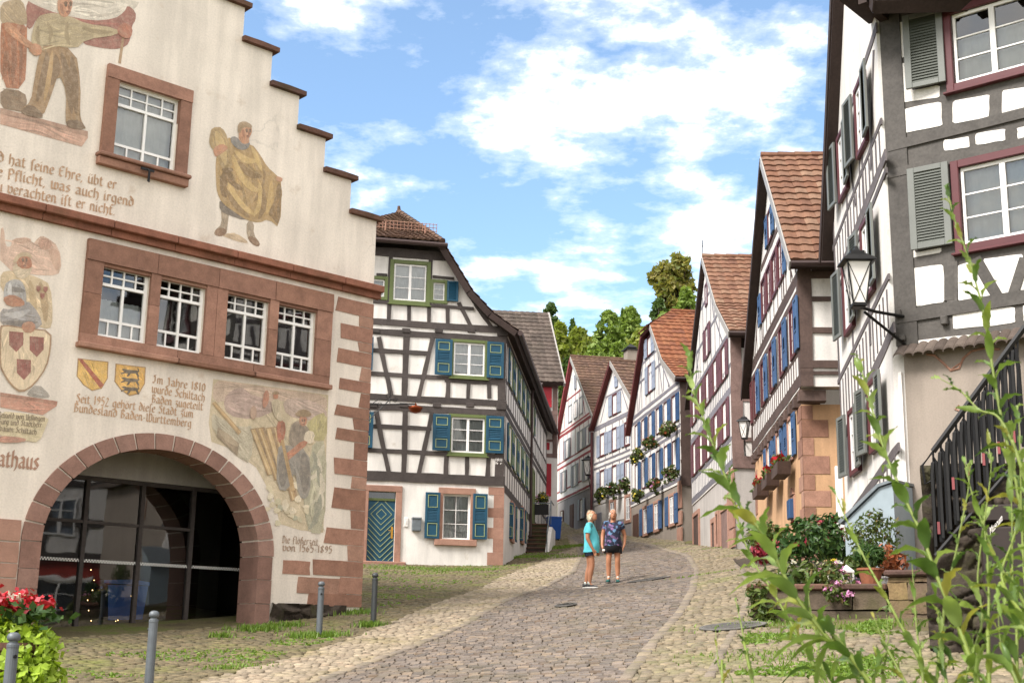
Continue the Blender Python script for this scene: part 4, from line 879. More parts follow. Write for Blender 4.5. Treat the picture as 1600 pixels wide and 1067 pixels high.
    f.add(z1([(0, 430), (120, 450), (135, 510), (110, 550), (70, 545), (0, 530)]), '6e5540'); f.add(z1([(0, 120), (20, 110), (130, 105), (132, 250), (120, 440), (0, 430)]), '98522f'); f.add(z1([(0, 20), (60, 0), (110, 0), (135, 90), (125, 130), (40, 110), (0, 120)]), 'a08a6c')
    f.stroke(z1([(60, 140), (70, 280), (60, 420)]), 8, '7c4026'); f.stroke(z1([(100, 140), (104, 280), (95, 420)]), 6, '7c4026')
    f.add(z1([(20, 110), (60, 120), (110, 180), (175, 225), (150, 250), (70, 190), (20, 150)]), 'b27a5a')
    f.add(z1([(215, 215), (370, 245), (395, 420), (390, 560), (400, 600), (425, 640), (330, 625), (318, 590), (325, 450), (285, 360), (250, 470), (205, 585), (105, 560), (100, 540), (150, 500), (165, 400), (190, 270)]), '8b6a45')
    for p in ([(230, 260), (215, 380), (180, 500)], [(300, 260), (330, 380), (350, 560)], [(350, 280), (365, 400), (370, 560)], [(270, 270), (280, 340), (250, 420)]): f.stroke(z1(p), 14, '6b4f34')
    f.stroke(z1([(255, 250), (240, 380), (215, 500)]), 9, 'a98658'); f.add(z1([(100, 540), (150, 510), (210, 560), (205, 585), (105, 562)]), '5d4533'); f.add(z1([(320, 590), (395, 590), (425, 640), (330, 628)]), '5d4533')
    f.add(z1([(200, 75), (270, 65), (350, 85), (420, 120), (570, 140), (580, 175), (420, 195), (370, 245), (215, 215), (200, 260), (150, 220), (155, 160), (175, 100)]), 'ab9a78')
    for p in ([(230, 110), (250, 160), (240, 210)], [(330, 110), (320, 170), (340, 225)], [(400, 140), (470, 160), (550, 160)], [(185, 130), (180, 180), (190, 230)]): f.stroke(z1(p), 8, '8d7c5c')
    f.add(z1([(282, -6), (355, -6), (350, 55), (322, 92), (292, 80), (278, 40)]), 'b57a5c'); f.face(z1, 318, 34, 52, 1)
    f.add(z1([(130, 240), (160, 212), (200, 225), (205, 265), (170, 282)]), 'ad7455'); f.add(z1([(580, 130), (610, 110), (650, 140), (640, 190), (600, 190), (570, 160)]), 'a5604c'); f.done()
    f = Fresco(R, 'wall_painting', 'painted man in a flowing ochre cloak')
    f.add(z3([(150, 700), (220, 690), (290, 740), (260, 745), (160, 712)]), 'c2a98a'); 
    f.add(z3([(145, 560), (190, 570), (180, 650), (176, 690), (145, 712), (108, 702), (118, 675), (150, 650)]), '978673'); f.add(z3([(275, 630), (314, 640), (310, 700), (345, 745), (335, 764), (300, 748), (275, 710)]), '9b8a76')
    f.add(z3([(112, 700), (120, 672), (150, 665), (176, 680), (172, 698), (142, 713)]), '77543c'); f.add(z3([(278, 712), (308, 708), (345, 745), (335, 764), (300, 748)]), '77543c')
    f.add(z3([(138, 520), (200, 560), (285, 600), (272, 632), (180, 602), (138, 580)]), '5a5350')
    f.add(z3([(190, 205), (240, 255), (300, 240), (345, 300), (380, 360), (425, 400), (455, 430), (445, 672), (385, 622), (340, 642), (280, 632), (220, 592), (150, 542), (125, 490), (120, 430), (118, 330), (130, 290), (170, 230)]), 'a3824d')
    f.add(z3([(430, 440), (452, 450), (442, 664), (400, 612), (382, 600), (420, 520)]), '77592f'); f.add(z3([(355, 360), (378, 400), (340, 520), (300, 545), (362, 430)]), '7f6136'); f.add(z3([(140, 380), (210, 390), (200, 420), (262, 470), (240, 482), (170, 432), (182, 522), (140, 500)]), '745730')
    for p, w, c in (([(215, 280), (270, 330), (330, 330)], 12, 'c4a468'), ([(230, 330), (290, 400), (350, 410)], 12, '7f6136'), ([(205, 300), (240, 400), (300, 470), (340, 480)], 11, 'c4a468'), ([(180, 440), (230, 540), (310, 600)], 12, 'c4a468'), ([(170, 470), (220, 560), (290, 615)], 10, '7f6136'), ([(340, 440), (350, 540), (310, 610)], 11, 'c4a468'), ([(360, 470), (365, 560), (335, 625)], 10, '7f6136'), ([(400, 430), (395, 520), (375, 600)], 10, 'bd9b5f'), ([(300, 260), (330, 320), (350, 380)], 9, 'c4a468')): f.stroke(z3(p), w, c)
    f.add(z3([(100, 160), (150, 158), (180, 210), (190, 280), (208, 370), (150, 382), (130, 300), (85, 250), (88, 200)]), '9a7f52'); f.stroke(z3([(120, 180), (145, 250), (170, 350)]), 16, 'bfa26d'); f.stroke(z3([(150, 372), (180, 380), (206, 372)]), 10, '6d5230')
    f.add(z3([(103, 265), (150, 240), (187, 265), (152, 290), (115, 314)]), 'ad7255')
    f.add(z3([(190, 210), (222, 205), (250, 240), (295, 232), (282, 270), (240, 277), (200, 247)]), '6f7072'); f.add(z3([(235, 195), (233, 152), (262, 140), (300, 160), (301, 190), (285, 215), (290, 237), (258, 248), (233, 220)]), 'b57c5c')
    f.add(z3([(228, 185), (230, 140), (262, 127), (300, 146), (303, 166), (272, 160), (252, 166), (242, 192)]), '8a7152'); f.face(z3, 272, 184, 38, 1, .1); f.add(z3([(420, 405), (457, 415), (452, 437), (425, 432)]), 'b57c5c'); f.done()
    f = Fresco(R, 'wall_painting', 'painted bearded knight with a white shield bearing three red shields')
    f.add(z2([(0, 90), (20, 80), (26, 180), (58, 180), (58, 140), (150, 130), (165, 170), (195, 130), (225, 125), (300, 180), (312, 310), (250, 330), (0, 300)]), 'cfae9c'); f.add(z2([(190, 150), (225, 130), (270, 165), (240, 200), (200, 190)]), 'b98f7d'); f.stroke(z2([(60, 150), (110, 150), (150, 148)]), 10, 'bf9c8a'); f.stroke(z2([(250, 190), (280, 220), (290, 300)]), 18, 'c19c89')
    f.add(z2([(130, 920), (190, 868), (255, 930), (240, 946), (150, 938)]), '8d8a86'); f.add(z2([(0, 915), (290, 960), (285, 985), (215, 1030), (0, 990)]), 'b37a68', 0); f.add(z2([(0, 915), (290, 960), (287, 978), (0, 935)]), '96604f', 0)
    f.add(z2([(0, 310), (60, 298), (150, 320), (200, 340), (255, 370), (268, 540), (250, 605), (150, 560), (130, 480), (60, 420), (0, 400)]), 'cbb593'); f.stroke(z2([(200, 360), (225, 450), (230, 560)]), 14, 'a68c68'); f.stroke(z2([(150, 350), (165, 440), (180, 540)]), 12, 'b79f7a')
    f.add(z2([(0, 490), (60, 500), (130, 440), (200, 520), (215, 590), (100, 600), (0, 580)]), '86868a'); f.stroke(z2([(20, 520), (80, 530), (150, 500)]), 12, 'a9a9ab'); f.stroke(z2([(10, 560), (100, 570), (190, 560)]), 10, '605f62')
    f.add(z2([(18, 372), (60, 343), (108, 350), (130, 400), (132, 480), (18, 470)]), 'a3a4a6'); f.stroke(z2([(30, 400), (75, 395), (125, 405)]), 10, '6a6a6d'); f.stroke(z2([(50, 360), (46, 400), (48, 450)]), 8, 'c6c6c6')
    f.add(z2([(8, 440), (60, 418), (122, 450), (122, 482), (40, 484)]), 'a96f55'); f.add(z2([(58, 270), (72, 330), (120, 350), (164, 300), (152, 250)]), 'c3b299'); f.add(z2([(74, 240), (100, 218), (142, 225), (162, 260), (156, 292), (95, 292)]), 'a7654b'); f.add(z2([(60, 262), (78, 225), (110, 206), (152, 212), (164, 242), (140, 230), (100, 230), (80, 262)]), 'b7a386'); f.face(z2, 112, 256, 40, 1)
    sh = [(5, 570), (130, 590), (260, 602), (256, 700), (236, 790), (172, 880), (105, 922), (50, 880), (8, 815), (-6, 780), (-6, 600)]; f.add(z2(sh), '8d6a4a'); f.add(z2([(125+(x-125)*.93, 735+(y-735)*.95) for x, y in sh]), 'd8c3a4')
    for cx, cy, k in ((80, 655, 1), (183, 680, 1), (118, 795, 1), (192, 392, .3), (228, 396, .3), (212, 428, .3)):
        f.add(z2([(cx-36*k, cy-48*k), (cx+36*k, cy-42*k), (cx+35*k, cy+20*k), (cx, cy+58*k), (cx-36*k, cy+22*k)]), '7d2a2f', 0)
    f.add(z2([(104, 572), (150, 553), (182, 580), (162, 617), (114, 612)]), 'a96f55')
    f.add([(-6, 642), (45, 646), (76, 652), (72, 664), (60, 692), (40, 688), (-6, 684)], 'c9bb98'); f.add([(-6, 680), (40, 684), (38, 691), (-6, 692)], 'a87262'); f.done()
    for a in (('Reinold von Ur\u017flingen', (-4, 652), (69, 658.5)), ('Burg und Stadtherr', (-4, 662), (64, 668)), ('bauen Schiltach', (-2, 673), (56, 679))): line(*a, .058, '4f4030', y=-.03)
    f = Fresco(R, 'wall_painting', 'painted raftsmen steering logs down a foaming river')
    P = [(333, 592), (400, 601), (513, 617), (509, 725), (505, 832), (470, 828), (437, 818), (428, 780), (400, 730), (360, 700), (330, 690), (326, 660)]
    f.add(P, 'c5b596', 0)
    f.add(z4([(105, 545), (200, 555), (330, 575), (500, 598), (662, 622), (660, 700), (560, 680), (440, 640), (320, 660), (200, 640), (100, 660)]), 'bfa795'); f.add(z4([(150, 640), (200, 590), (250, 580), (300, 630), (380, 640), (420, 690), (300, 740), (170, 720)]), 'a68d86'); f.add(z4([(440, 640), (540, 630), (660, 680), (660, 760), (560, 740), (460, 720)]), 'b09a8f')
    f.add(z4([(560, 760), (600, 720), (660, 700), (660, 840), (600, 845), (570, 810)]), 'aaa16c'); f.add(z4([(90, 700), (150, 740), (250, 780), (300, 760), (290, 960), (220, 920), (100, 800)]), 'b5ad97')
    f.add(z4([(590, 850), (660, 840), (650, 1300), (560, 1290), (540, 1000), (580, 920)]), 'a9a78e'); 
    for k in range(9): f.stroke(z4([(590+random.uniform(0, 60), 860+k*35), (610+random.uniform(0, 40), 920+k*38), (560+random.uniform(0, 70), 960+k*40)]), 10, random.choice(['d6ccb6', '8c9080', 'c2bca5']))
    for k, (a, b_) in enumerate((((285, 785), (375, 1005)), ((320, 780), (410, 1030)), ((360, 780), (450, 1080)), ((395, 775), (490, 1130)))): 
        f.add(z4([(a[0]-2, a[1]), (a[0]+32, a[1]-6), (b_[0]+30, b_[1]), (b_[0]-8, b_[1]+8)]), '8a6d48', 0); f.add(z4([(a[0]+2, a[1]+4), (a[0]+22, a[1]), (b_[0]+18, b_[1]), (b_[0]-2, b_[1]+4)]), ('b99a68', 'ad8b58', 'bd9f70', 'a98757')[k], 0); f.add(z4([(a[0]+6, a[1]+4), (a[0]+12, a[1]+2), (b_[0]+8, b_[1]), (b_[0]+2, b_[1]+2)]), 'cbb084', 0)
    f.add(z4([(96, 660), (112, 650), (240, 798), (226, 816)]), 'a58458', 0); f.add(z4([(100, 656), (108, 652), (236, 800), (231, 806)]), 'c0a070', 0); f.add(z4([(125, 775), (228, 855), (220, 918), (118, 822)]), '87755f', 0); f.stroke(z4([(130, 790), (175, 830), (222, 868)]), 12, 'ab9a80')
    for k in range(26):
        x = random.uniform(345, 560); y = random.uniform(1020, 1290); f.add(z4([(x+random.uniform(8, 26)*cos(q*pi/3), y+random.uniform(8, 24)*sin(q*pi/3)) for q in range(6)]), random.choice(['dacdb2', 'cfc3a4', '9da08a', 'b9b394', 'e0d5bd']))
    f.add(z4([(415, 880), (440, 860), (570, 880), (582, 1060), (560, 1130), (520, 1120), (500, 980), (470, 1090), (410, 1080)]), '82807c'); f.stroke(z4([(440, 900), (445, 980), (440, 1070)]), 18, '62605e'); f.stroke(z4([(545, 900), (552, 980), (550, 1100)]), 18, '62605e')
    f.add(z4([(485, 760), (520, 740), (580, 790), (562, 862), (490, 882), (468, 840)]), '756a60'); f.add(z4([(556, 790), (602, 800), (588, 862), (540, 845)]), 'd5c6ae'); f.add(z4([(540, 838), (572, 852), (500, 912), (460, 946), (443, 915), (480, 890)]), 'a9664a')
    f.add(z4([(408, 752), (450, 742), (456, 790), (442, 852), (418, 852)]), '9c4f38'); f.add(z4([(432, 840), (446, 838), (502, 1085), (482, 1090)]), 'ad8b58', 0); f.add(z4([(518, 725), (562, 725), (556, 768), (530, 772)]), 'a9664a'); f.face(z4, 536, 748, 26, 1); f.add(z4([(493, 716), (530, 688), (566, 692), (587, 716), (550, 730)]), '7d6545')
    f.add(z4([(385, 640), (432, 640), (426, 692), (442, 748), (412, 742), (388, 690)]), 'b9ab90'); f.add(z4([(394, 612), (420, 612), (418, 638), (396, 638)]), 'a9664a'); f.add(z4([(385, 612), (408, 596), (430, 612), (408, 618)]), '7d6545'); f.add(z4([(350, 600), (372, 595), (375, 650), (350, 690), (340, 660)]), 'a5654e'); f.add(z4([(280, 690), (300, 665), (315, 690), (310, 735), (285, 738)]), '9b7d6c')
    f.done()
town_hall()
# ---------------------------------------------------------------- half-timbered house with petrol shutters
def z_(ox, oy, s): return lambda x, y: (ox+x/s, oy+y/s)
z7 = z_(560, 320, 3.556); z8 = z_(560, 600, 3.556)
def petrol_house():
    O = at(785, 885, 42)
    T = thing('half_timbered_house', 'black and white half-timbered house with petrol blue shutters, blue door and half-hipped roof', 'house', O)
    G = Fr(O, 78, T); S = Fr(O, 5.5, T); LS = 20.0; X0 = -8.1; _q = G.uv(623, 338, -2.29); MID = _q[0]-.72
    bx = lambda a, b: (lambda p, q: G.R(p[0], p[1], q[0], q[1]))(a, b)
    wins = dict(top=bx(z7(195, 332), z7(378, 535)), sm=bx(z7(416, 435), z7(478, 532)), sl=bx(z7(60, 415), z7(145, 510)), w2=bx(z7(528, 768), z7(702, 950)), w1=bx(z8(515, 187), z8(700, 382)), gr=bx(z8(468, 612), z8(620, 862)))
    door = bx(z8(50, 596), z8(202, 985))
    prof = [(-2.2, 10.15), (-1.15, 8.5), (-.12, 7.65)]
    mir = [(2*MID-u, v) for u, v in prof]
    outline = [(X0, -.6), (0, -.6), (0, 7.62)]+prof[::-1]+mir+[(X0, 7.62)]
    G.wall('wall', outline, [rect(*w) for w in wins.values()]+[rect(*door)], M['infill'], .3)
    side = MB(); side.box(0, LS, .0, .3, -.6, 7.6); S.put('side_wall', side, M['white'])
    b = MB(); b.add([G.P(X0, v, -y) - O for v, y in ((-.6, 0), (7.6, 0), (7.6, 16), (-.6, 16))], [(0, 1, 2, 3)]); b.put('back_wall', M['white'], T)
    # timber frame of the front
    B = Beams(G); p = lambda a, b_, w: B.px(a, b_, w*.86)
    hl = lambda y, x0, x1, w, z: B.h(G.uv(*z((x0+x1)/2, y))[1], G.uv(*z(x0, y))[0], G.uv(*z(x1, y))[0], w*.86)
    vl = lambda x, y0, y1, w, z: B.vt(G.uv(*z(x, (y0+y1)/2))[0], G.uv(*z(x, y1))[1], G.uv(*z(x, y0))[1], w*.86)
    B.h(10.02, X0+2.4, -2.1, .3)
    for x, y0, y1 in ((174, 285, 655), (397, 285, 655), (281, 562, 655), (495, 560, 660)): vl(x, y0, y1, .15, z7)
    hl(557, 60, 640, .12, z7); hl(390, 100, 160, .1, z7); hl(405, 412, 530, .1, z7)
    p(z7(556, 545), z7(628, 685), .14); p(z7(648, 552), z7(748, 692), .14)
    B.h(G.uv(*z7(450, 672))[1], X0, -.05, .2); B.h(G.uv(*z7(450, 727))[1], X0, 0, .2)
    for x in (95, 265, 447, 628): q = G.uv(*z7(x, 700)); B.mb.box(q[0]-.13, q[0]+.13, -.06, .02, q[1]-.07, q[1]+.07, .01)
    B.mb.box(-.32, .03, -.07, .02, G.uv(*z7(800, 705))[1]-.16, G.uv(*z7(800, 705))[1]+.2, .01)
    a_, c_ = G.uv(*z7(267, 735)), G.uv(*z8(258, 85)); B.vt(a_[0], c_[1], a_[1], .2); p(z7(112, 735), z8(185, 85), .17); p(z7(412, 740), z8(332, 85), .17)
    hl(818, 60, 400, .15, z7); hl(958, 60, 800, .15, z7); hl(985, 480, 800, .12, z7)
    for x in (496, 611, 727): vl(x, 985, 1075, .17 if x != 611 else .14, z7)
    B.vt(-.14, G.uv(*z8(790, 90))[1], G.uv(*z7(790, 735))[1], .27)
    B.h(G.uv(*z8(450, 92))[1], X0, 0, .2); B.h(G.uv(*z8(450, 142))[1], X0, 0, .2)
    for x in (80, 250, 435, 620): q = G.uv(*z8(x, 118)); B.mb.box(q[0]-.13, q[0]+.13, -.06, .02, q[1]-.07, q[1]+.07, .01)
    B.mb.box(-.3, .03, -.07, .02, G.uv(*z8(790, 118))[1]-.15, G.uv(*z8(790, 118))[1]+.15, .01)
    vl(256, 150, 505, .19, z8); p(z8(98, 150), z8(172, 510), .17); p(z8(408, 160), z8(333, 512), .17)
    hl(240, 55, 405, .15, z8); hl(384, 50, 800, .15, z8)
    for x in (488, 604, 720): vl(x, 395, 515, .17 if x != 604 else .15, z8)
    B.vt(-.16, G.uv(*z8(780, 540))[1], G.uv(*z8(780, 150))[1], .3)
    B.h(G.uv(*z8(400, 524))[1], X0, 0, .3)
    for u in (-4.6, -5.6, -6.6, -7.6): B.vt(u, 2.7, 4.9, .16); B.vt(u, 5.25, 7.3, .16)
    # painted year on the corner post
    B.done(M['timber'])
    t = MB(); lettering(t, G, '1811', z8(758, 428), z8(800, 430), .06, y=-.05); lettering(t, G, 'h r', z8(760, 445), z8(798, 447), .05, y=-.05); o = G.put('lettering', t, M['white2']); o['label'] = 'small white marks on the corner post'
    # side frame
    B = Beams(S, .008)
    for v, w in ((2.5, .26), (4.95, .2), (5.22, .2), (7.35, .25), (3.35, .13), (6.0, .13)): B.h(v, 0, LS, w)
    for i in range(24):
        u = .15+i*.86
        if u < LS: B.vt(u, 2.6, 3.3, .15); B.vt(u, 5.3, 5.95, .15)
    for i in range(11): B.vt(.2+i*1.95, 3.4, 4.85, .16); B.vt(.2+i*1.95, 6.05, 7.25, .16)
    B.done(M['timber'])
    for v0, v1 in ((6.1, 7.2), (3.5, 4.7)):
        for i in range(6):
            u = 1.15+i*1.95
            if i == 5 and v0 < 4: continue
            window(S, u, u+.85, v0, v1, 'trimgreen', .07, 'sashwhite', proud=.012)
            shutter(S, u-.5, u-.08, v0-.03, v1+.03, 'petrol', 'panel', 'lime', y=-.06); shutter(S, u+.93, u+1.35, v0-.03, v1+.03, 'petrol', 'panel', 'lime', y=-.06)
    for u, v in ((2.4, 1.1), (6.4, 1.35)):
        window(S, u, u+.8, v, v+1.1, 'sandpink', .13, 'sashwhite'); shutter(S, u-.55, u-.13, v-.05, v+1.15, 'petrol', 'panel', 'lime', y=-.12, swing=-25, hinge=1); shutter(S, u+.93, u+1.35, v-.05, v+1.15, 'petrol', 'panel', 'lime', y=-.12)
    d = MB(); d.box(11.0, 11.12, -.08, .02, 2.35, 4.6, .01); d.box(12.0, 12.12, -.08, .02, 2.35, 4.6, .01); d.box(11.12, 12.0, -.08, .02, 4.48, 4.6, .01); d.box(11.12, 12.0, -.04, .02, 2.35, 4.48); S.put('door', d, M['trimgreen'])
    pp = MB(); pp.tube([(9.2, -.14, 7.5), (9.2, -.14, 1.7)], .055, 8); pp.tube([(9.2, -.14, 7.4), (9.2, -.55, 7.72)], .05, 8); S.put('downpipe', pp, M['darkpipe'])
    # front windows, shutters and door
    for k, tr, tw, cols, rows in (('top', 'trimgreen', .13, 2, 3), ('sm', 'trimgreen', .11, 1, 3), ('sl', 'trimgreen', .11, 1, 3), ('w2', 'trimgreen', .10, 2, 3), ('w1', 'trimgreen', .10, 2, 3)):
        window(G, *wins[k], tr, tw, 'sashwhite', cols, rows, hole=True, depth=.0, casem=2 if cols == 2 else 1, curtain=.99, sill=k in ('w2', 'w1', 'top'))
    window(G, *wins['gr'], None, 0, 'sashwhite', 2, 3, hole=True, depth=.1, casem=1, curtain=.99)
    s = MB(); w = wins['gr']; o = bx(z8(442, 582), z8(648, 862))
    s.box(o[0], w[0]-.001, -.05, .1, w[2], w[3], .01); s.box(w[1]+.001, o[1], -.05, .1, w[2], w[3], .01); s.box(o[0], o[1], -.052, .1, w[3]+.001, o[3]+.03, .01); s.box(o[0]-.1, o[1]+.06, -.1, .1, w[2]-.2, w[2]-.001, .012)
    G.put('window_surround', s, M['sandpink'])
    for a, b_ in ((z7(424, 750), z7(519, 948)), (z7(712, 765), z7(805, 965)), (z8(411, 170), z8(508, 371)), (z8(706, 180), z8(804, 386)), (z8(368, 602), z8(450, 858)), (z8(633, 610), z8(713, 862))):
        q = bx(a, b_); shutter(G, *q, 'petrol', 'panel', 'lime', y=-.11)
    q = bx(z7(491, 428), z7(553, 540)); shutter(G, *q, 'petrol', 'louvre', None, y=-.1)
    for zz, a, b_ in ((z7, 735, 920), (z8, 155, 355)): q = bx(zz(0, a), zz(80, b_)); shutter(G, q[1]-.55, q[1], q[2], q[3], 'petrol', 'panel', 'lime', y=-.11)
    dr = MB(); dr.box(door[0]+.002, door[1]-.002, .1, .16, door[2], G.uv(*z8(120, 640))[1]); D = G.put('door', dr, M['petroldark'])
    k = MB(); cx, cv = (door[0]+door[1])/2, G.uv(*z8(120, 720))[1]; hw = (door[1]-door[0])/2-.03
    bw = MB(); vt_ = G.uv(*z8(120, 645))[1]; n = 0
    def clipbar(p0, p1, w_, mb, y0):
        mb.bar(p0, p1, w_, y0, .11)
    for i, r in enumerate(np.arange(.16, 2.4, .17)):       # nested diamonds, each a chevron below and above the centre
        for sx in (-1, 1):
            for sy in (-1, 1):
                if sy > 0 and r > .6: continue
                a = [cx+sx*0, cv+sy*r*1.0]; e = [cx+sx*r, cv]
                if r > hw: e = [cx+sx*hw, cv+sy*(r-hw)]
                if sy < 0:
                    lo = door[2]+.04
                    if e[1] < lo: continue
                    if a[1] < lo: t_ = (lo-e[1])/(a[1]-e[1]); a = [e[0]+(a[0]-e[0])*t_, lo]
                elif a[1] > vt_-.02:
                    t_ = (vt_-.02-e[1])/(a[1]-e[1])
                    if t_ <= 0: continue
                    a = [e[0]+(a[0]-e[0])*t_, vt_-.02]
                if i % 1 == 0: clipbar(a, e, .017, k, .085-.0007*n); n += 1
    G.put('line_moulding', k, M['lime'], D)
    for r in (0,): pass
    pl = MB(); pl.box(door[0]+.01, door[1]-.01, .094, .1, door[2]+.01, vt_-.01); G.put('boarding', pl, M['petrol'], D)
    h = MB(); hu, hv = G.uv(*z8(188, 820)); h.box(hu-.035, hu+.035, .07, .093, hv-.2, hv+.17, .01); h.tube([(hu, .07, hv+.05), (hu, .02, hv+.05), (hu-.12, .02, hv+.04)], .014); G.put('handle', h, M['brass'], D)
    s = MB(); s.box(door[0], door[1], .06, .14, G.uv(*z8(120, 645))[1], G.uv(*z8(120, 632))[1]); fl = G.put('fanlight', s, M['trimgreen']); G.put('pane', MB().face([(door[0], .12, G.uv(*z8(120, 632))[1]), (door[1], .12, G.uv(*z8(120, 632))[1]), (door[1], .12, door[3]), (door[0], .12, door[3])]), M['panedark'], fl)
    s = MB(); o = bx(z8(20, 562), z8(238, 985)); s.box(door[1]+.001, o[1], -.05, .12, door[2], door[3]-.001, .01); s.box(o[0], door[0]-.001, -.05, .12, door[2], door[3]-.001, .01); s.box(o[0], o[1], -.052, .12, door[3]+.001, o[3], .01); s.box(o[0]-.05, o[1]+.15, -.3, .12, door[2]-.18, door[2]-.005, .02); G.put('door_surround', s, M['sandpink'])
    s = MB(); z = -.4; i = 0
    while z < 2.45:
        h_ = random.uniform(.3, .45); uu = -.5 if i % 2 else -.32; s.prism([(uu, z), (.013, z), (.013, min(2.5, z+h_)-.004), (uu, min(2.5, z+h_)-.004)], -.013, .02); i += 1; z += h_
    G.put_each('corner_stone', s, M['sandpink'])
    q = bx(z8(296, 746), z8(346, 816)); s = MB(); s.box(q[0], q[1], -.14, 0, q[2], q[3], .015); s.box(q[0]-.01, q[1]+.01, -.16, 0, q[3]-.03, q[3]+.03, .01); G.put('letter_box', s, M['zinc'])
    q = bx(z8(252, 742), z8(276, 792)); s = MB(); s.box(q[0], q[1], -.03, 0, q[2], q[3], .008); s.box(q[0]+.05, q[1]-.05, -.04, -.03, q[2]+.1, q[2]+.2); G.put('doorbell', s, M['white2'])
    # roof: kinked side slope, small front hip
    rm = MB(); so = MB(); D5 = (S.U); dirv = Vector((S.U.x, S.U.y, 0))
    def PT(u, v, s, w=0): return G.P(u, v, 0)+dirv*s-O
    ridge_v = _q[1]; ov = .5
    pr = [(.42, 7.45), (-.45, 8.02), (-1.15, 8.72), (-2.15, 10.25), (MID, ridge_v)]
    for (u0, v0), (u1, v1) in zip(pr, pr[1:]):
        s0 = -ov; s1 = -ov if v1 < 10.5 else 2.4
        tiles(rm, PT(u0, v0+.12, s0), PT(u0, v0+.12, LS), PT(u1, v1+.12, LS), PT(u1, v1+.12, s1), .3, .3)
        slab(so, PT(u0, v0+.11, s0), PT(u0, v0+.11, LS), PT(u1, v1+.11, LS), PT(u1, v1+.11, s1), .2)
        m0, m1 = 2*MID-u0, 2*MID-u1
        slab(so, PT(m0, v0+.11, s0), PT(m0, v0+.11, LS), PT(m1, v1+.11, LS), PT(m1, v1+.11, s1), .2)
    tiles(rm, PT(2*MID+2.15, 10.37, -ov-.1), PT(-2.15, 10.37, -ov-.1), PT(MID+.04, ridge_v+.12, 2.4), PT(MID-.04, ridge_v+.12, 2.4), .2, .2)
    for i in range(14):
        a = PT(-2.15, 10.4, -ov).lerp(PT(MID, ridge_v+.15, 2.4), i/14); c = PT(-2.15, 10.4, -ov).lerp(PT(MID, ridge_v+.15, 2.4), (i+1.1)/14); rm.tube([a, c], [.12, .09], 7)
    for i in range(40):
        a = PT(MID, ridge_v+.14, 2.4+i*.44); rm.tube([a, a+dirv*.47], [.12, .1], 7)
    rm.tube([PT(MID, ridge_v+.15, 2.4), PT(MID, ridge_v+.36, 2.35)], [.08, .05], 6)
    rf = rm.put('roof', M['tilebrown'], T); so.put('soffit', M['soffit'], rf)
    gt = MB(); gt.tube([PT(-7.0, 10.22, -ov-.18), PT(-1.95, 10.22, -ov-.18)], .085, 8); gt.tube([PT(.5, 7.5, -ov), PT(.5, 7.5, LS)], .09, 8); gt.put('gutter', M['darkpipe'], T)
    sg = MB(); a, b_ = PT(-5.2, 10.9, .12), PT(-2.45, 10.9, .12)
    for dz in (0, .12, .24): sg.tube([a+Vector((0, 0, dz)), b_+Vector((0, 0, dz))], .012, 5)
    for i in range(24): q = a.lerp(b_, i/23); sg.tube([q-Vector((0, 0, .05)), q+Vector((0, 0, .27))], .01, 4)
    for i in (.38, .86): q = a.lerp(b_, i); sg.box(q.x-.2, q.x+.2, q.y-.12, q.y-.09, q.z-.28, q.z-.22); sg.tube([q-Vector((0, .1, .25)), q+Vector((0, 0, .2))], .02, 5)
    sg.put('snow_guard', M['sand'], T)
    return T, G, S
GT, GF, GS = petrol_house()
def grey_roof_house():
    O = at(850, 800, 62); T = thing('half_timbered_house', 'house behind the petrol shutters with a steep grey brown tiled roof and red shutters', 'house', O)
    H = Fr(O, 83, T); c = MB(); c.box(-7, .62, 0, 8, -2, 6.2); H.put('wall', c, M['white2'])
    B = Beams(H); B.vt(.48, 2.6, 6.1, .22); B.vt(-.25, 2.6, 6.1, .18); B.h(2.7, -7, .6, .2); B.h(4.75, -7, .6, .2); B.h(6.05, -7, .6, .25); B.h(3.4, -7, .6, .12); B.done(M['timberlilac'])
    shutter(H, -.12, .3, 5.0, 5.98, 'redshut', 'solid', y=-.1); shutter(H, -.16, .32, .75, 2.3, 'redshut', 'solid', y=-.08); shutter(H, -.1, .22, 2.95, 3.3, 'redshut', 'solid', y=-.08)
    window(H, -1.1, -.25, 5.0, 5.95, 'trimbrown', .08); window(H, -1.2, -.3, .8, 2.2, 'trimbrown', .08)
    r = MB(); so = MB(); vr = H.uv(860, 489, -4.2)[1]; A, B_, C_, D_ = (-7, -.5, 6.15), (.82, -.5, 6.15), (.72, 4.2, vr), (-7, 4.2, vr)
    tiles(r, A, B_, C_, D_, .3, .36); dn = lambda p: (p[0], p[1], p[2]-.02); slab(so, dn(A), dn(B_), dn(C_), dn(D_), .16); slab(so, (-7, 8.9, 6.15), (.82, 8.9, 6.15), dn(C_), dn(D_), .16)
    rf = H.put('roof', r, M['tilegrey']); H.put('soffit', so, M['soffit'], rf)
    v = MB(); v.bar((0, 0), (0, 1), .01, 0, .01); v = MB(); slab(v, (.80, -.52, 6.12), (.9, -.52, 6.12), (.8, 4.2, vr+.03), (.7, 4.2, vr+.03), .2); H.put('verge_board', v, M['trimgrey'])
    gw = MB(); gw.add([(.62, 0, 6.2), (.62, 8, 6.2), (.62, 4.2, vr-.2)], [(0, 1, 2)]); H.put('gable_wall', gw, M['white2'])
    return H
grey_roof_house()
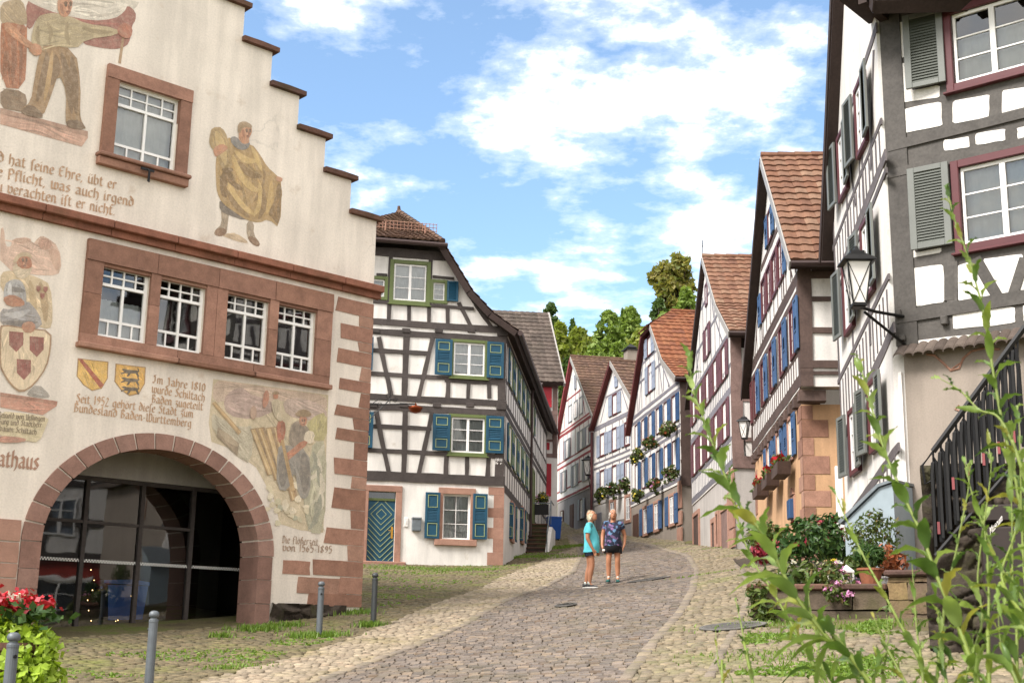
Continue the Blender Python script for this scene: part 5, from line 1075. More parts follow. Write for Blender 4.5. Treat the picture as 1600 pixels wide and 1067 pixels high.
# ---------------------------------------------------------------- houses on the right, gables to the street
def gable_roof(fr, ue0, ve0, ue1, ve1, um, va, depth, ov, tile, verge='soffit', knee=None, knee0=None, tw=.26, th=.33, hip=0, both=False, th_s=.16, gut=True, vnear='trimgrey'):
    """roof with its ridge running into the block; ue0/ue1 = far and near eave, knee = where the near slope flattens"""
    rm = MB(); so = MB(); vb = MB(); vn = MB()
    near = [(ue1, ve1)]+([knee] if knee else [])+[(um, va)]; far = [(ue0, ve0)]+([knee0] if knee0 else [])+[(um, va)]
    hy = hip*1.3
    for pr, dotile in ((near, True), (far, both)):
        for (a, va_), (b, vb_) in zip(pr, pr[1:]):
            y1 = -ov+(hy if (b == um and hip) else 0)
            P = [(a, -ov, va_), (a, depth, va_), (b, depth, vb_), (b, y1, vb_)]
            if b == um and hip:
                k = 1-hip/abs(va-va_); kb = a+(b-a)*k; kv = va_+(vb_-va_)*k
                P1 = [(a, -ov, va_), (a, depth, va_), (kb, depth, kv), (kb, -ov, kv)]; P2 = [(kb, -ov, kv), (kb, depth, kv), (b, depth, vb_), (b, -ov+hy, vb_)]
                parts = [P1, P2]
            else: parts = [P]
            for Q in parts:
                up = [(x, y, z+.03) for x, y, z in Q]
                if dotile: tiles(rm, *(up if pr is near else [up[1], up[0], up[3], up[2]]), tw, th)
                slab(so, *Q, th_s)
            e = (vb_-va_); l = sqrt((b-a)**2+e*e); nx, nz = -e/l, (b-a)/l
            if pr is far: pass
            (vn if pr is near else vb).bar((parts[0][0][0], parts[0][0][2]-.08), (parts[0][3][0], parts[0][3][2]-.08), .2, -ov-.03, -ov-.002)
    if hip:
        k = 1-hip/(va-near[-2][1]); a = near[-2][0]+(um-near[-2][0])*k; v = near[-2][1]+(va-near[-2][1])*k; k2 = 1-hip/(va-far[-2][1]); a2 = far[-2][0]+(um-far[-2][0])*k2
        tiles(rm, (a2, -ov-.1, v), (a, -ov-.1, v), (um+.03, -ov+hy, va+.03), (um-.03, -ov+hy, va+.03), .24, .3); slab(so, (a2, -ov-.05, v-.04), (a, -ov-.05, v-.04), (um, -ov+hy, va-.02), (um-.01, -ov+hy, va-.02), .12)
    y = -ov+hy
    while y < depth: rm.tube([(um, y, va+.03), (um, min(depth, y+.44), va+.03)], [.12, .1], 7); y += .4
    rf = fr.put('roof', rm, M[tile]); fr.put('soffit', so, M[verge], rf); fr.put('verge_board', vb, M[verge], rf); fr.put('verge_board', vn, M[vnear or verge], rf)
    if gut:
        g = MB().tube([(ue1+.06, -ov, ve1-.05), (ue1+.06, depth, ve1-.05)], .07, 7); fr.put('gutter', g, M['darkpipe'])
    return rf
def gable_body(fr, L, vb, ve, um, va, near_u, depth, mat, hip=0, base_mat=None, base_v=None, slope=0):
    """street wall with its gable, plus plain end walls; vb may slope along the street"""
    b0 = base_v if base_v is not None else vb
    top = [(near_u, ve), (um+.35 if hip else um, va-hip*.8), (um-.35, va-hip*.8), (-L, ve)] if hip else [(near_u, ve), (um, va), (-L, ve)]
    fr.wall('wall', [(-L, b0), (near_u, b0)]+top, [], M[mat], .3)
    s = MB(); s.box(near_u-.3, near_u, .3, depth, b0, ve-.3); s.box(-L, -L+.3, .3, depth, b0, ve-.35); s.box(-L+.3, near_u-.3, depth-.3, depth, b0, ve-.3)
    fr.put_each('end_wall', s, M[mat])
    if base_mat:
        s = MB(); s.prism([(-L+.02, vb), (near_u-.02, vb), (near_u-.02, b0-.002), (-L+.02, b0-.002)], .03, depth-.02); fr.put('base_wall', s, M[base_mat])
def row(fr, v0, v1, us, w, trim, sh, style='solid', sides=(1, 1), tw=.07, sash='sashwhite', cols=2, rows=3, line=None, slat=None, shw=.42, pane='pane', swing=0, proud=.012):
    for i, u in enumerate(us):
        window(fr, u-w/2, u+w/2, v0, v1, trim, tw, sash, cols, rows, casem=2 if cols == 2 else 1, mat_pane=pane, proud=proud)
        if sh:
            if sides[0]: shutter(fr, u-w/2-tw-.02-shw, u-w/2-tw-.02, v0-.05, v1+.05, sh, style, line, y=-.062, hinge=1, swing=-swing, slatmat=slat)
            if sides[1]: shutter(fr, u+w/2+tw+.02, u+w/2+tw+.02+shw, v0-.05, v1+.05, sh, style, line, y=-.062, hinge=0, swing=swing, slatmat=slat)
def flowers_basket(name, lab, c, r, cols, group, green='foliage_mid', n=560, nb=36, squash=1.0, cat='flower basket', trail=.5):
    T = thing(name, lab, cat, c, 0, group); r *= .84; j = lambda k: random.uniform(-k, k)*r
    cl = [((j(.2), 0, j(.1)), r*.6), ((r*.45+j(.15), 0, -r*.15+j(.2)), r*.42), ((-r*.4+j(.15), -.05, -r*.2+j(.2)), r*.42), ((j(.3), -.1, -r*trail+j(.2)), r*.42), ((j(.5), 0, r*.4), r*.3), ((j(.5), -.05, -r*.95+j(.2)), r*.25)]
    C, d = clump_points(cl, n); V, Fq = leafcloud(C, r*.17, outward=d); np_obj('foliage', V, Fq, LEAF[green], T)
    for q, cm in enumerate(cols):
        C, d = clump_points(cl, nb//len(cols), .95); C = C+d*r*.08; V, Fq = leafcloud(C, r*.13, outward=d*2, aspect=.9); np_obj('blossom', V, Fq, LEAF[cm], T)
    p = MB().lathe([(r*.35, -r*.55), (r*.5, -r*.1), (r*.5, 0)], 10); p.put('pot', M['darkpipe'], T); return T
LEAF = dict(foliage_mid=m_leaf('basket foliage', ['36471c', '495a27', '5f6c33', '3f5025', '6d5a36'], .25), foliage_dark=m_leaf('dark foliage', ['2b421b', '38562a', '465f2a', '30491f'], .2), foliage_lime=m_leaf('lime foliage', ['86a02a', '9ab238', 'a8be48', '76902a'], .35), foliage_grass=m_leaf('grass blades', ['56722a', '6a8434', '7d9440', '5d7830'], .35),
    red=m_leaf('red petals', ['a81a24', 'bb2430', '8a141f', 'c0404a'], .2), pink=m_leaf('pink petals', ['c9869f', 'b46fa8', 'd8a0bb', 'a860a0'], .25), white=m_leaf('white petals', ['dcd7cf', 'e8e4da', 'cfc8b8'], .25), yellow=m_leaf('yellow petals', ['d0b92c', 'dcc84a', 'c5a822'], .25), cream=m_leaf('pale hydrangea petals', ['d3cf9c', 'c2c88a', 'dcd6b4'], .25), darkred=m_leaf('wine red petals', ['6d1626', '85202f', '561020', '9c3a45'], .2), rust=m_leaf('rusty petals', ['8a4a26', '9c5a3a', '75402a', 'a06a4a'], .2))

# -------- house A: dark grey timbers, grey shutters, nearest on the right
def grey_house():
    O = at(1405, 800, 19.5); T = thing('half_timbered_house', 'tall half-timbered house with dark grey beams, grey louvre shutters and maroon window frames', 'house', O)
    Fq = Fr(O, 131, T); S = Fr(O, 185, T); z6 = z_(1280, 0, 3.1375); zl = z_(1280, 320, 3.1375); WL = 5.0
    wt = Fq.R(*z6(655, 40), *z6(1190, 375)); wl = Fq.R(*z6(690, 775), *z6(1230, 1100)); q1 = Fq.uv(*z6(660, 60)); q2 = Fq.uv(*z6(676, 405))
    v_t0 = 6.55; v_t1 = Fq.uv(*z6(720, 55))[1]; v_l0 = Fq.uv(*zl(720, 190))[1]; v_l1 = Fq.uv(*z6(740, 800))[1]
    wt = (1.24, 2.48, Fq.uv(*z6(830, 372))[1], Fq.uv(*z6(830, 20))[1]); wl = (1.22, 2.5, Fq.uv(*zl(850, 172))[1], Fq.uv(*z6(850, 790))[1])
    wins = [wt, wl, (3.3, 4.5, wt[2], wt[3]), (3.3, 4.5, wl[2], wl[3])]
    vj = 2.4
    Fq.wall('wall', [(.1, vj), (WL, vj), (WL, 8.1), (.1, 8.1)], [rect(*w) for w in wins], M['timbergrey'], .3)
    s = MB().box(.1, WL, .05, .35, -2, vj-.002); Fq.put('base_wall', s, M['greyrender'])
    s = MB().box(.095, .15, -.02, .045, -1.2, vj-.3); Fq.put('corner_trim', s, M['white2'])
    pan = MB()
    def panel(pts, z=z6):
        p = [Fq.uv(*z(*q)) for q in pts]; p = [(a[0]+(b[0]-a[0])*t+random.uniform(-.007, .007), a[1]+(b[1]-a[1])*t+random.uniform(-.007, .007)) for a, b in zip(p, p[1:]+p[:1]) for t in (.06, .35, .65, .94)]
        cx = sum(u for u, v in p)/len(p); cv = sum(v for u, v in p)/len(p); k = .985
        pan.prism(p, -.009, .01)
    panel([(383, 112), (432, 105), (440, 278), (392, 284)]); panel([(396, 315), (440, 305), (452, 445), (590, 420), (592, 478), (406, 503)]); panel([(409, 538), (597, 499), (604, 618), (414, 656)])
    panel([(655, 497), (834, 463), (833, 578), (657, 608)]); panel([(896, 448), (1090, 415), (1095, 540), (898, 570)]); panel([(611, 690), (735, 670), (737, 722), (613, 742)]); panel([(767, 657), (912, 633), (913, 690), (769, 712)]); panel([(972, 628), (1120, 605), (1120, 665), (973, 684)])
    panel([(431, 840), (500, 826), (450, 850), (455, 1010), (443, 1018)]); panel([(440, 60), (462, 58), (466, 235), (600, 210), (600, 232), (448, 262)], zl)
    panel([(447, 312), (609, 293), (619, 478), (447, 500)], zl); panel([(678, 300), (740, 278), (848, 458), (684, 474)], zl); panel([(800, 268), (1006, 240), (935, 445), (895, 448)], zl); panel([(1010, 330), (1060, 300), (1090, 420), (975, 440)], zl)
    panel([(654, 533), (958, 498), (962, 580), (658, 610)], zl); panel([(1000, 490), (1200, 470), (1204, 550), (1004, 575)], zl); panel([(455, 668), (985, 612), (960, 650), (452, 704)], zl)
    for u0, u1 in ((2.72, 3.1), (4.66, 4.92)):
        for v0, v1 in ((2.62, 2.95), (3.2, 3.55), (4.0, 5.0), (5.55, 5.85), (6.7, 7.5)): pan.prism(rect(u0, u1, v0, v1), -.009, .01)
    for u0, u1 in ((3.3, 3.85), (4.0, 4.5)): pan.prism(rect(u0, u1, 3.1, 3.5), -.009, .01); pan.prism(rect(u0, u1, 5.75, 6.15), -.009, .01)
    Fq.put_each('plaster_infill', pan, M['infill'])
    for w in wins: window(Fq, *w, 'trimred', .12, 'sashwhite', 2, 3, hole=True, depth=.02, casem=2, curtain=.68 if w in (wt, wins[2]) else .99, sill=True)
    # beam ends and the tiled drip course
    s = MB()
    for (x, y, w_, h_) in ((395, 535, 58, 72), (620, 570, 66, 78), (415, 655, 66, 55)): u, v = Fq.uv(*zl(x, y)); s.box(u-w_/1280, u+w_/1280, -.09, .02, v-h_/1150, v+h_/1150, .015)
    for v, w_ in ((Fq.uv(*zl(900, 470))[1], .13), (Fq.uv(*zl(520, 520))[1]-.02, .2), (Fq.uv(*z6(700, 640))[1]+.03, .16), (Fq.uv(*z6(700, 770))[1], .14)): s.bar((.12, v-.02), (WL, v+.02), w_, -.03-random.random()*.01, .02)
    s.vt = None; s.bar((.27, 2.5), (.25, 7.9), .34, -.028, .02)
    for a, b_ in (((655, 280), (655, 480)), ): p, q = Fq.uv(*zl(*a)), Fq.uv(*zl(*b_)); s.bar(p, q, .16, -.026, .02)
    for a, b_ in (((770, 262), (880, 455)), ((1010, 262), (950, 450)), ((640, 470), (640, 300))): p, q = Fq.uv(*zl(*a)), Fq.uv(*zl(*b_)); s.bar(p, q, .15, -.0275-random.random()*.004, .02)
    Fq.put('timber_frame', s, M['timbergrey'])
    t = MB(); n = 40
    for i in range(n):
        u = .12+i*.155; v = vj+.06
        vs = []
        for k in range(7):
            a = pi*k/6; vs += [(u+.085-.085*cos(a), -.22, v-.16+.06*sin(a)), (u+.085-.085*cos(a), -.22, v-.19+.06*sin(a)), (u+.085-.085*cos(a), .0, v+.02+.06*sin(a))]
        t.add(vs, [f for k in range(6) for f in ((k*3, k*3+1, k*3+4, k*3+3), (k*3, k*3+3, k*3+5, k*3+2))])
    Fq.put('drip_tiles', t, M['tilegrey'])
    for (a, b_, c, d) in ((437, 55, 628, 440), ): pass
    p0 = Fq.uv(*z6(437, 275)); p1 = Fq.uv(*z6(615, 225)); shutter(Fq, p0[0], p1[0]+.02, Fq.uv(*z6(530, 435))[1], Fq.uv(*z6(530, 70))[1], 'greyshut', 'louvre', y=-.1, slatmat='greyslat', swing=8, hinge=1)
    p0 = Fq.uv(*z6(452, 950)); p1 = Fq.uv(*z6(650, 950)); shutter(Fq, p0[0], p1[0], Fq.uv(*zl(540, 220))[1], Fq.uv(*z6(545, 820))[1], 'greyshut', 'louvre', y=-.1, slatmat='greyslat', swing=4, hinge=1)
    # painted scrolls on the render below
    f = MB()
    def scroll(pts, r): f.tube([Vector(((lambda q: (q[0], .045, q[1]))(Fq.uv(*zl(*p))))) for p in pts], r, 5)
    scroll([(520, 730), (560, 735), (600, 770), (640, 810), (680, 800), (700, 750), (740, 715), (800, 700), (880, 705)], .018); scroll([(640, 805), (690, 770), (720, 730)], .012); scroll([(690, 1010), (660, 1000), (680, 980)], .014); scroll([(930, 760), (940, 850), (930, 960), (950, 1060)], .028)
    Fq.put_each('painted_scroll', f, M['sand'])
    # street side
    LS = 4.75; um = -2.2; va = 10.5
    S.wall('street_wall', [(-LS, -1.6), (.06, -1.6), (.06, 7.9), (um, va), (-LS, 6.0)], [], M['white'], .3)
    B = Beams(S, .01)
    for a, b_, w_ in (((.3, 5.5), (-5, 4.85), .2), ((.3, 5.25), (-5, 4.6), .1), ((.3, 2.75), (-5, 1.75), .2), ((.2, .95), (-3.9, .4), .16), ((.05, .05), (-2.1, -.15), .12), ((.1, 7.75), (-4.9, 7.2), .16), ((.1, 3.6), (-5, 2.95), .1), ((.1, 6.15), (-5, 5.6), .1)): B.d(b_, a, w_)
    for i in range(16): u = -.1-i*.31; B.vt(u, 1.0+u*.15, -.02+u*.1+.04, .055) if u > -2.2 else None; B.vt(u, 2.85+u*.2, 3.45+u*.12, .07); B.vt(u, 5.55+u*.13, 6.05+u*.11, .07)
    for u in (-1.6, -3.2, -4.8): B.vt(u, 2.9, 4.9, .14); B.vt(u, 5.3, 7.5, .14)
    B.d((-.2, 7.5), (-.9, 5.7), .12); B.d((-2.0, 5.6), (-1.5, 7.3), .1); B.d((-3.0, 7.3), (-2.4, 5.6), .1)
    B.done(M['timbersteel'])
    for v0, v1 in ((6.3, 7.4), (3.75, 4.92), (1.2, 2.2)):
        for k, u in enumerate((-1.35, -3.3)):
            dv = -.12*k; window(S, u-.36, u+.36, v0+dv, v1+dv, 'trimred', .09, 'trimred', pane_ := 2, 3, mat_pane='panedark') if False else window(S, u-.36, u+.36, v0+dv, v1+dv, 'trimred', .09, 'sashwhite', mat_pane='panedark')
            for hx, hg, sw in ((u+.47, 0, -2), (u-.47, 1, 7)):
                x0, x1 = (hx, hx+.5) if hg == 0 else (hx-.5, hx)
                shutter(S, x0, x1, v0+dv-.05, v1+dv+.05, 'greyshut', 'louvre', y=-.13, hinge=hg, swing=sw, slatmat='greyslat')
    e = MB().box(-5.0, -4.93, -.13, .0, -1.5, 1.35, .01); S.put('door_leaf', e, M['sashwhite'])
    rf = gable_roof(S, -5.3, 5.5, 1.0, 7.75, um, 10.8, 7, .2, 'tilebrown', 'soffit', th_s=.2, gut=False, vnear='soffit')
    ev = MB().box(-.2, WL+.3, -.85, .2, 8.0, 8.12); 
    for i in range(12): ev.box(.1+i*.65, .24+i*.65, -.8, .2, 7.85, 7.99)
    Fq.put('eave_soffit', ev, M['soffit'], rf)
    return Fq, S
AF, AS = grey_house()

# -------- house B: blue shutters over an ochre stone ground floor
def blue_house():
    O = at(1262, 845, 26); T = thing('half_timbered_house', 'half-timbered house with blue shutters, ochre stone ground floor and orange tiled roof', 'house', O)
    B_ = Fr(O, 184.5, T); N = Fr(O, 94.5, T); L = 9.2; um = -3.9; va = 9.15; ve = 5.45; vj = 3.05
    g = MB().box(-L, -.25, 0, 6, -2, vj-.28); B_.put('ground_wall', g, M['ochre'])
    U = Fr(O-B_.IN*.06, 184.5, T)
    U.wall('wall', [(-L, vj), (.22, vj), (.22, ve), (um, va), (-L, ve)], [], M['white'], .3)
    s = MB(); s.box(-.08, .22, .3, 6, vj, ve-.15); s.box(-L, -L+.3, .3, 6, vj, ve-.7); U.put_each('end_wall', s, M['white'])
    B = Beams(U, .008)
    for v, w in ((3.2, .24), (5.02, .14), (5.28, .17), (5.42, .08), (7.3, .16), (3.78, .08)): B.h(v, -L if v < 6 else um-2.1, .22 if v < 6 else um+2.0, w)
    for i in range(26): u = .0-i*.37; B.vt(u, 3.3, 3.72, .075); B.vt(u, 5.48, 5.9, .07) if i % 2 == 0 else None
    for u in (-1.45, -3.25, -5.05, -6.85, -8.65): B.vt(u, 3.8, 4.95, .12)
    B.vt(.12, vj, ve, .2); B.vt(-L+.1, vj, ve, .2)
    for u, v1 in ((-1.9, 6.9), (-6.2, 6.9), (-3.2, 8.3), (-4.7, 8.3)): B.vt(u, 5.4 if v1 < 8 else 7.35, v1, .12)
    B.d((-.5, 5.5), (-1.2, 6.3), .1); B.d((-7.9, 5.5), (-7.0, 6.4), .1)
    B.done(M['timberbrown'])
    j = MB()
    for i in range(13): u = .02-i*.76; j.box(u-.11, u+.11, -.05, .5, vj-.29, vj-.05, .02)
    U.put_each('joist_end', j, M['timberbrown'])
    E = Fr(U.O+U.U*.22, 94.5, T); Bn = Beams(E)
    Bn.vt(.13, vj, 5.7, .26)
    for y, w in ((467, .09), (517, .11), (569, .16), (583, .07), (430, .16)): v = E.uv(1285, y)[1]; Bn.h(v, 0, 5, w)
    for u in (2.0, 4.0): Bn.vt(u, vj, 5.5, .2)
    Bn.done(M['timberbrown'])
    cs = [-.62, -2.45, -4.3, -6.1, -7.9]
    row(U, 3.88, 4.88, cs, .62, 'trimred', 'blue', 'panel', (0, 1), .07, 'trimred', slat='bluedark', shw=.5, pane='panedark')
    row(U, 3.88, 4.88, [-8.95], .28, 'trimred', None)
    row(U, 5.98, 6.85, [-2.2, -3.3, -4.4, -5.5], .8, 'trimred', None, tw=.09, sash='trimred', cols=2, pane='panedark'); shutter(U, -6.6, -6.1, 5.9, 6.7, 'blue', 'panel', y=-.06, slatmat='bluedark'); shutter(U, -1.65, -1.3, 5.9, 6.7, 'blue', 'panel', y=-.06, slatmat='bluedark')
    row(U, 7.45, 8.1, [-3.9], .55, 'trimred', 'blue', 'panel', (1, 1), .08, slat='bluedark', pane='panedark')
    row(B_, 1.92, 2.72, [-1.9, -3.9, -5.9], .6, 'sandpink', 'blue', 'panel', (1, 1), .09, slat='bluedark', shw=.44, pane='panedark')
    for k, u in enumerate((-1.9, -3.9, -5.9)):
        c = B_.P(u, 1.62, .24); t = thing('window_box', 'timber window box of red geraniums under the '+('nearest', 'middle', 'farthest')[k]+' ground floor window of the ochre house', 'window box', c, -radians(184.5)+pi/2, 'geranium window boxes on the ochre house')
        Wt = WORLD[t.name]; bx_ = MB(); bx_.prism([(-.5, -.12), (.5, -.12), (.6, .14), (-.6, .14)], -.14, .14); bx_.put('box', M['timberbrown'], t)
        C = np.c_[RNG.uniform(-.5, .5, 90), RNG.uniform(-.16, .16, 90), RNG.uniform(.1, .34, 90)]; V, Fq = leafcloud(C, .07); np_obj('foliage', V, Fq, LEAF['foliage_mid'], t)
        C = np.c_[RNG.choice([-.35, .1, .3], 20)+RNG.normal(0, .05, 20), RNG.uniform(-.16, .05, 20), .28+RNG.normal(0, .04, 20)]; V, Fq = leafcloud(C, .06, aspect=.9); np_obj('blossom', V, Fq, LEAF['red'], t)
    s = MB(); z = -1.2; i = 0
    G2 = Fr(O+B_.U*-.25, 94.5, T)
    while z < 2.72:
        h = random.uniform(.3, .42); w = (.62, .35)[i % 2]; w2 = (.12, .42)[i % 2]; zt = min(2.76, z+h)
        s.prism([(-.25-w, z), (-.238, z), (-.238, zt-.015), (-.25-w, zt-.015)], -.012, .0); s.box(-.2501, -.238, -.012, w2+.1, z, zt-.015); i += 1; z += h
    B_.put_each('corner_stone', s, M['sand'])
    s = MB()
    for v in (.1, .8, 1.6, 2.3): stone(s, -L, -L+random.uniform(.4, .8), v-.2, v+.25, -.015, .02)
    B_.put_each('corner_stone', s, M['sand'])
    d = MB(); u0, u1 = -8.7, -7.7; d.prism([(u0, -1.5), (u1, -1.5), (u1, .6), ((u0+u1)/2, 1.25), (u0, .6)], -.04, .02); dd = B_.put('door_surround', d, M['sandpink']); d = MB().prism([(u0+.14, -1.5), (u1-.14, -1.5), (u1-.14, .5), ((u0+u1)/2, 1.0), (u0+.14, .5)], -.05, -.0405); B_.put('door', d, M['timberbrown'])
    u, v = B_.uv(1240, 795); n_ = MB().box(u-.3, u+.3, -.03, .01, v-.3, v+.28, .02); n_.prism([(u-.3, v+.285), (u+.3, v+.285), (u, v+.45)], -.05, .0); nn = B_.put('wall_niche', n_, M['sand']); B_.put('niche_box', MB().box(u-.2, u+.2, -.12, -.031, v-.22, v+.2, .02), M['bluedark'], nn)
    gable_roof(U, -9.75, 4.75, .7, 5.5, -3.8, 9.45, 7, .2, 'tile', 'soffit', tw=.27, th=.36)
    return B_, U
BF, BU = blue_house()

# -------- house C: lilac brown timbers and maroon shutters
def maroon_house():
    O = at(1145, 855, 37); T = thing('half_timbered_house', 'half-timbered house with maroon shutters and a brown grey ground floor with garage doors', 'house', O)
    C_ = Fr(O, 181.5, T); N = Fr(O+C_.U*.3, 91.5, T); L = 10.0; um = -4.9; va = 9.65; ve = 5.95
    gable_body(C_, L, -1.5, ve, um, va, .3, 6, 'white', base_mat='lightgrey', base_v=2.2)
    B = Beams(C_, .008)
    for v, w in ((2.35, .2), (3.05, .1), (4.45, .2), (5.15, .1), (6.1, .18), (7.3, .11), (8.5, .1)):
        hw = 99 if v < 6.2 else (va-v)*1.3; B.h(v, max(-L, um-hw), min(.3, um+hw), w)
    for i in range(26): u = .1-i*.4; B.vt(u, 2.45, 3.0, .07); B.vt(u, 4.55, 5.1, .07)
    for i in range(6): u = -.05-i*1.95; B.vt(u, 3.1, 4.35, .13); B.vt(u, 5.2, 6.0, .13)
    for k in range(7): u = um-3.0+k; hh = va-.15-abs(u-um)*.72; B.vt(u, 6.2, max(6.3, hh), .09)
    B.d((um+3.6, 6.2), (um+2.2, 7.2), .1); B.d((um+1.8, 7.4), (um+1.2, 8.4), .1); B.d((um-3.6, 6.2), (um-2.2, 7.2), .1); B.d((um-2.9, 7.4), (um-2.4, 6.3), .1)
    B.done(M['timberslate'])
    vw = lambda y: C_.uv(1142, y)[1]
    cs = [-.95, -2.9, -4.85, -6.8, -8.75]
    row(C_, 3.2, 4.25, cs, .75, 'trimred', 'maroon', 'solid', (1, 1), .07, shw=.45); row(C_, 5.0, 5.95, cs, .75, 'trimred', 'maroon', 'solid', (1, 1), .07, shw=.45)
    row(C_, 6.55, 7.45, [um+.1], .6, 'maroon', 'maroon', 'solid', (1, 1), .09, shw=.45); row(C_, 8.3, 8.9, [um+.1], .42, 'maroon', None, tw=.08)
    for (x, w_, h0, m_, nm) in ((-1.6, 1.5, 2.0, 'maroon', 'garage_door'), (-4.2, .7, 1.75, 'sandpink', 'door'), (-8.8, 1.6, 2.2, 'trimbrown', 'garage_door')):
        fr_ = MB(); b = -.9+.08*-x*.6; fr_.box(x-w_/2-.16, x-w_/2, -.03, .05, -1.5, b+h0+.16, .01); fr_.box(x+w_/2, x+w_/2+.16, -.03, .05, -1.5, b+h0+.16, .01); fr_.box(x-w_/2, x+w_/2, -.03, .05, b+h0, b+h0+.16, .01)
        o = C_.put('door_surround', fr_, M['sandpink']); d = MB()
        for i in range(5): d.box(x-w_/2+i*w_/5+.004, x-w_/2+(i+1)*w_/5-.004, .005, .028, -1.5, b+h0-.002)
        C_.put(nm, d, M['timberlilac' if m_ == 'maroon' else 'timberbrown'])
    s = MB(); window(C_, -3.1, -2.7, .3, 1.2, 'sandpink', .1, 'trimbrown', 1, 1, casem=1, mat_pane='panedark')
    for v in (.0, .55, 1.1, 1.7): stone(s, -.75+random.uniform(-.2, .2), .31, v, v+.5, -.015, .04)
    C_.put_each('corner_stone', s, M['sandpink'])
    Bn = Beams(N); Bn.vt(.16, 2.2, 6, .32); Bn.h(6.05, 0, 6, .2); Bn.h(4.5, 0, 6, .3); Bn.h(2.35, 0, 6, .35); Bn.h(4.15, .3, 6, .12); Bn.h(3.0, .3, 6, .12); Bn.vt(1.6, 2.4, 6, .2); Bn.vt(.62, 2.4, 3.0, .12); Bn.done(M['timberlilac'])
    window(N, .72, 1.45, 3.1, 4.05, 'trimred', .12, 'sashwhite', 2, 3, mat_pane='panedark'); window(N, .72, 1.45, 4.8, 5.8, 'trimred', .12, 'sashwhite', 2, 3, mat_pane='panedark')
    gable_roof(C_, -10.7, 5.9, 1.0, 5.95, um, 9.9, 8, .12, 'tile', 'soffit', knee=(-1.75, 7.45), tw=.27, th=.36)
    k = MB().tube([(um, -.1, 9.9), (um, -.1, 10.5)], .015, 5); k.tube([(um-.25, -.1, 10.35), (um+.1, -.1, 10.35)], .012, 5); C_.put('lightning_rod', k, M['iron'])
    return C_
CF = maroon_house()

# -------- house D: bright tiles, blue shutters and flower baskets
def basket_house():
    O = at(1064, 845, 48); T = thing('half_timbered_house', 'half-timbered house with bright orange half-hipped roof, blue shutters and flower baskets', 'house', O)
    D = Fr(O, 173.5, T); N = Fr(O+D.U*.1, 83.5, T); L = 8.9; um = -4.9; va = 9.3; ve = 5.85
    gable_body(D, L, -1, ve, um, va+.2, .1, 6, 'white', hip=.85, base_mat='greyrender', base_v=2.1)
    B = Beams(D, .008)
    for v, w in ((2.28, .16), (4.05, .12), (4.25, .12), (5.62, .14), (5.9, .14), (7.2, .1), (7.9, .09)):
        hw = 99 if v < 6.2 else (va+.3-v)*1.15; B.h(v, max(-L, um-hw), min(.1, um+hw), w)
    for i in range(8): u = -.05-i*1.22; B.vt(u, 2.35, 4.0, .1); B.vt(u, 4.3, 5.55, .1)
    for k in range(9): u = um-3.2+k*.8; B.vt(u, 6.0, max(6.1, va-.3-abs(u-um)*.9), .07)
    for s in (-1, 1): B.d((um+s*3.4, 6.0), (um+s*1.6, 7.6), .09); B.d((um+s*2.2, 6.0), (um+s*1.2, 8.2), .08)
    B.done(M['timberslate'])
    cs = [-.75, -2.1, -3.45, -4.8, -6.15, -7.5]
    for i, u in enumerate(cs): row(D, 4.5, 5.45, [u], .55, 'trimred', 'blue' if i % 2 else 'bluedark', 'solid', (0, 1), .05, shw=.45); row(D, 2.65, 3.75, [u], .55, 'trimred', 'bluedark' if i % 2 else 'blue', 'solid', (0, 1), .05, shw=.45)
    row(D, 6.45, 7.5, [um+.1], .6, 'trimred', 'greyblue', 'solid', (1, 1), .08, shw=.5); row(D, 8.0, 8.7, [um], .6, 'trimred', 'greyblue', 'solid', (1, 1), .08, shw=.5, pane='panedark')
    row(D, .75, 1.75, [-1.3, -3.9, -5.9], .7, 'sandpink', 'blue', 'solid', (1, 1), .12, shw=.5)
    d = MB().box(-8.3, -7.4, -.04, .03, -.9, 1.7, .02); D.put('door', d, M['trimbrown'])
    s = MB()
    for v in (-.6, .0, .6, 1.2, 1.7): stone(s, -.5+random.uniform(-.15, .15), .11, v, v+.5, -.015, .04)
    D.put_each('corner_stone', s, M['sandpink'])
    Bn = Beams(N); Bn.vt(.2, 2, 5.9, .38); Bn.h(5.9, 0, 6, .25); Bn.h(3.6, 0, 6, .25); Bn.h(4.7, 0, 6, .12); Bn.h(2.9, 0, 6, .12); Bn.h(2.2, 0, 6, .3); Bn.d((.4, 3.7), (1.3, 4.6), .12); Bn.vt(1.6, 2, 5.9, .2); Bn.done(M['timberbrown'])
    gable_roof(D, -L-.1, 5.3, .25, 6.0, um, va+.55, 7, .2, 'tileorange', 'soffitred', knee=(-1.95, 7.15), hip=.85, tw=.27, th=.34)
    for k, (x, y, r, pl) in enumerate([(1040, 668, .48, 'upper row, nearest the corner post'), (1015, 690, .45, 'upper row, middle'), (992, 710, .45, 'upper row, farthest up the street'), (1046, 736, .44, 'lower row, nearest the corner post'), (1018, 756, .42, 'lower row, middle'), (995, 772, .42, 'lower row, farthest up the street')]):
        u, v = D.uv(x, y, .45); flowers_basket('flower_basket', 'bushy flower basket on the blue shuttered house, '+pl, D.P(u, v, .42), r, (['rust', 'white'], ['rust', 'darkred'], ['white', 'yellow'], ['white', 'pink'], ['rust', 'pink'], ['white', 'yellow'])[k], 'flower baskets on the blue shuttered house')
    return D
DF = basket_house()

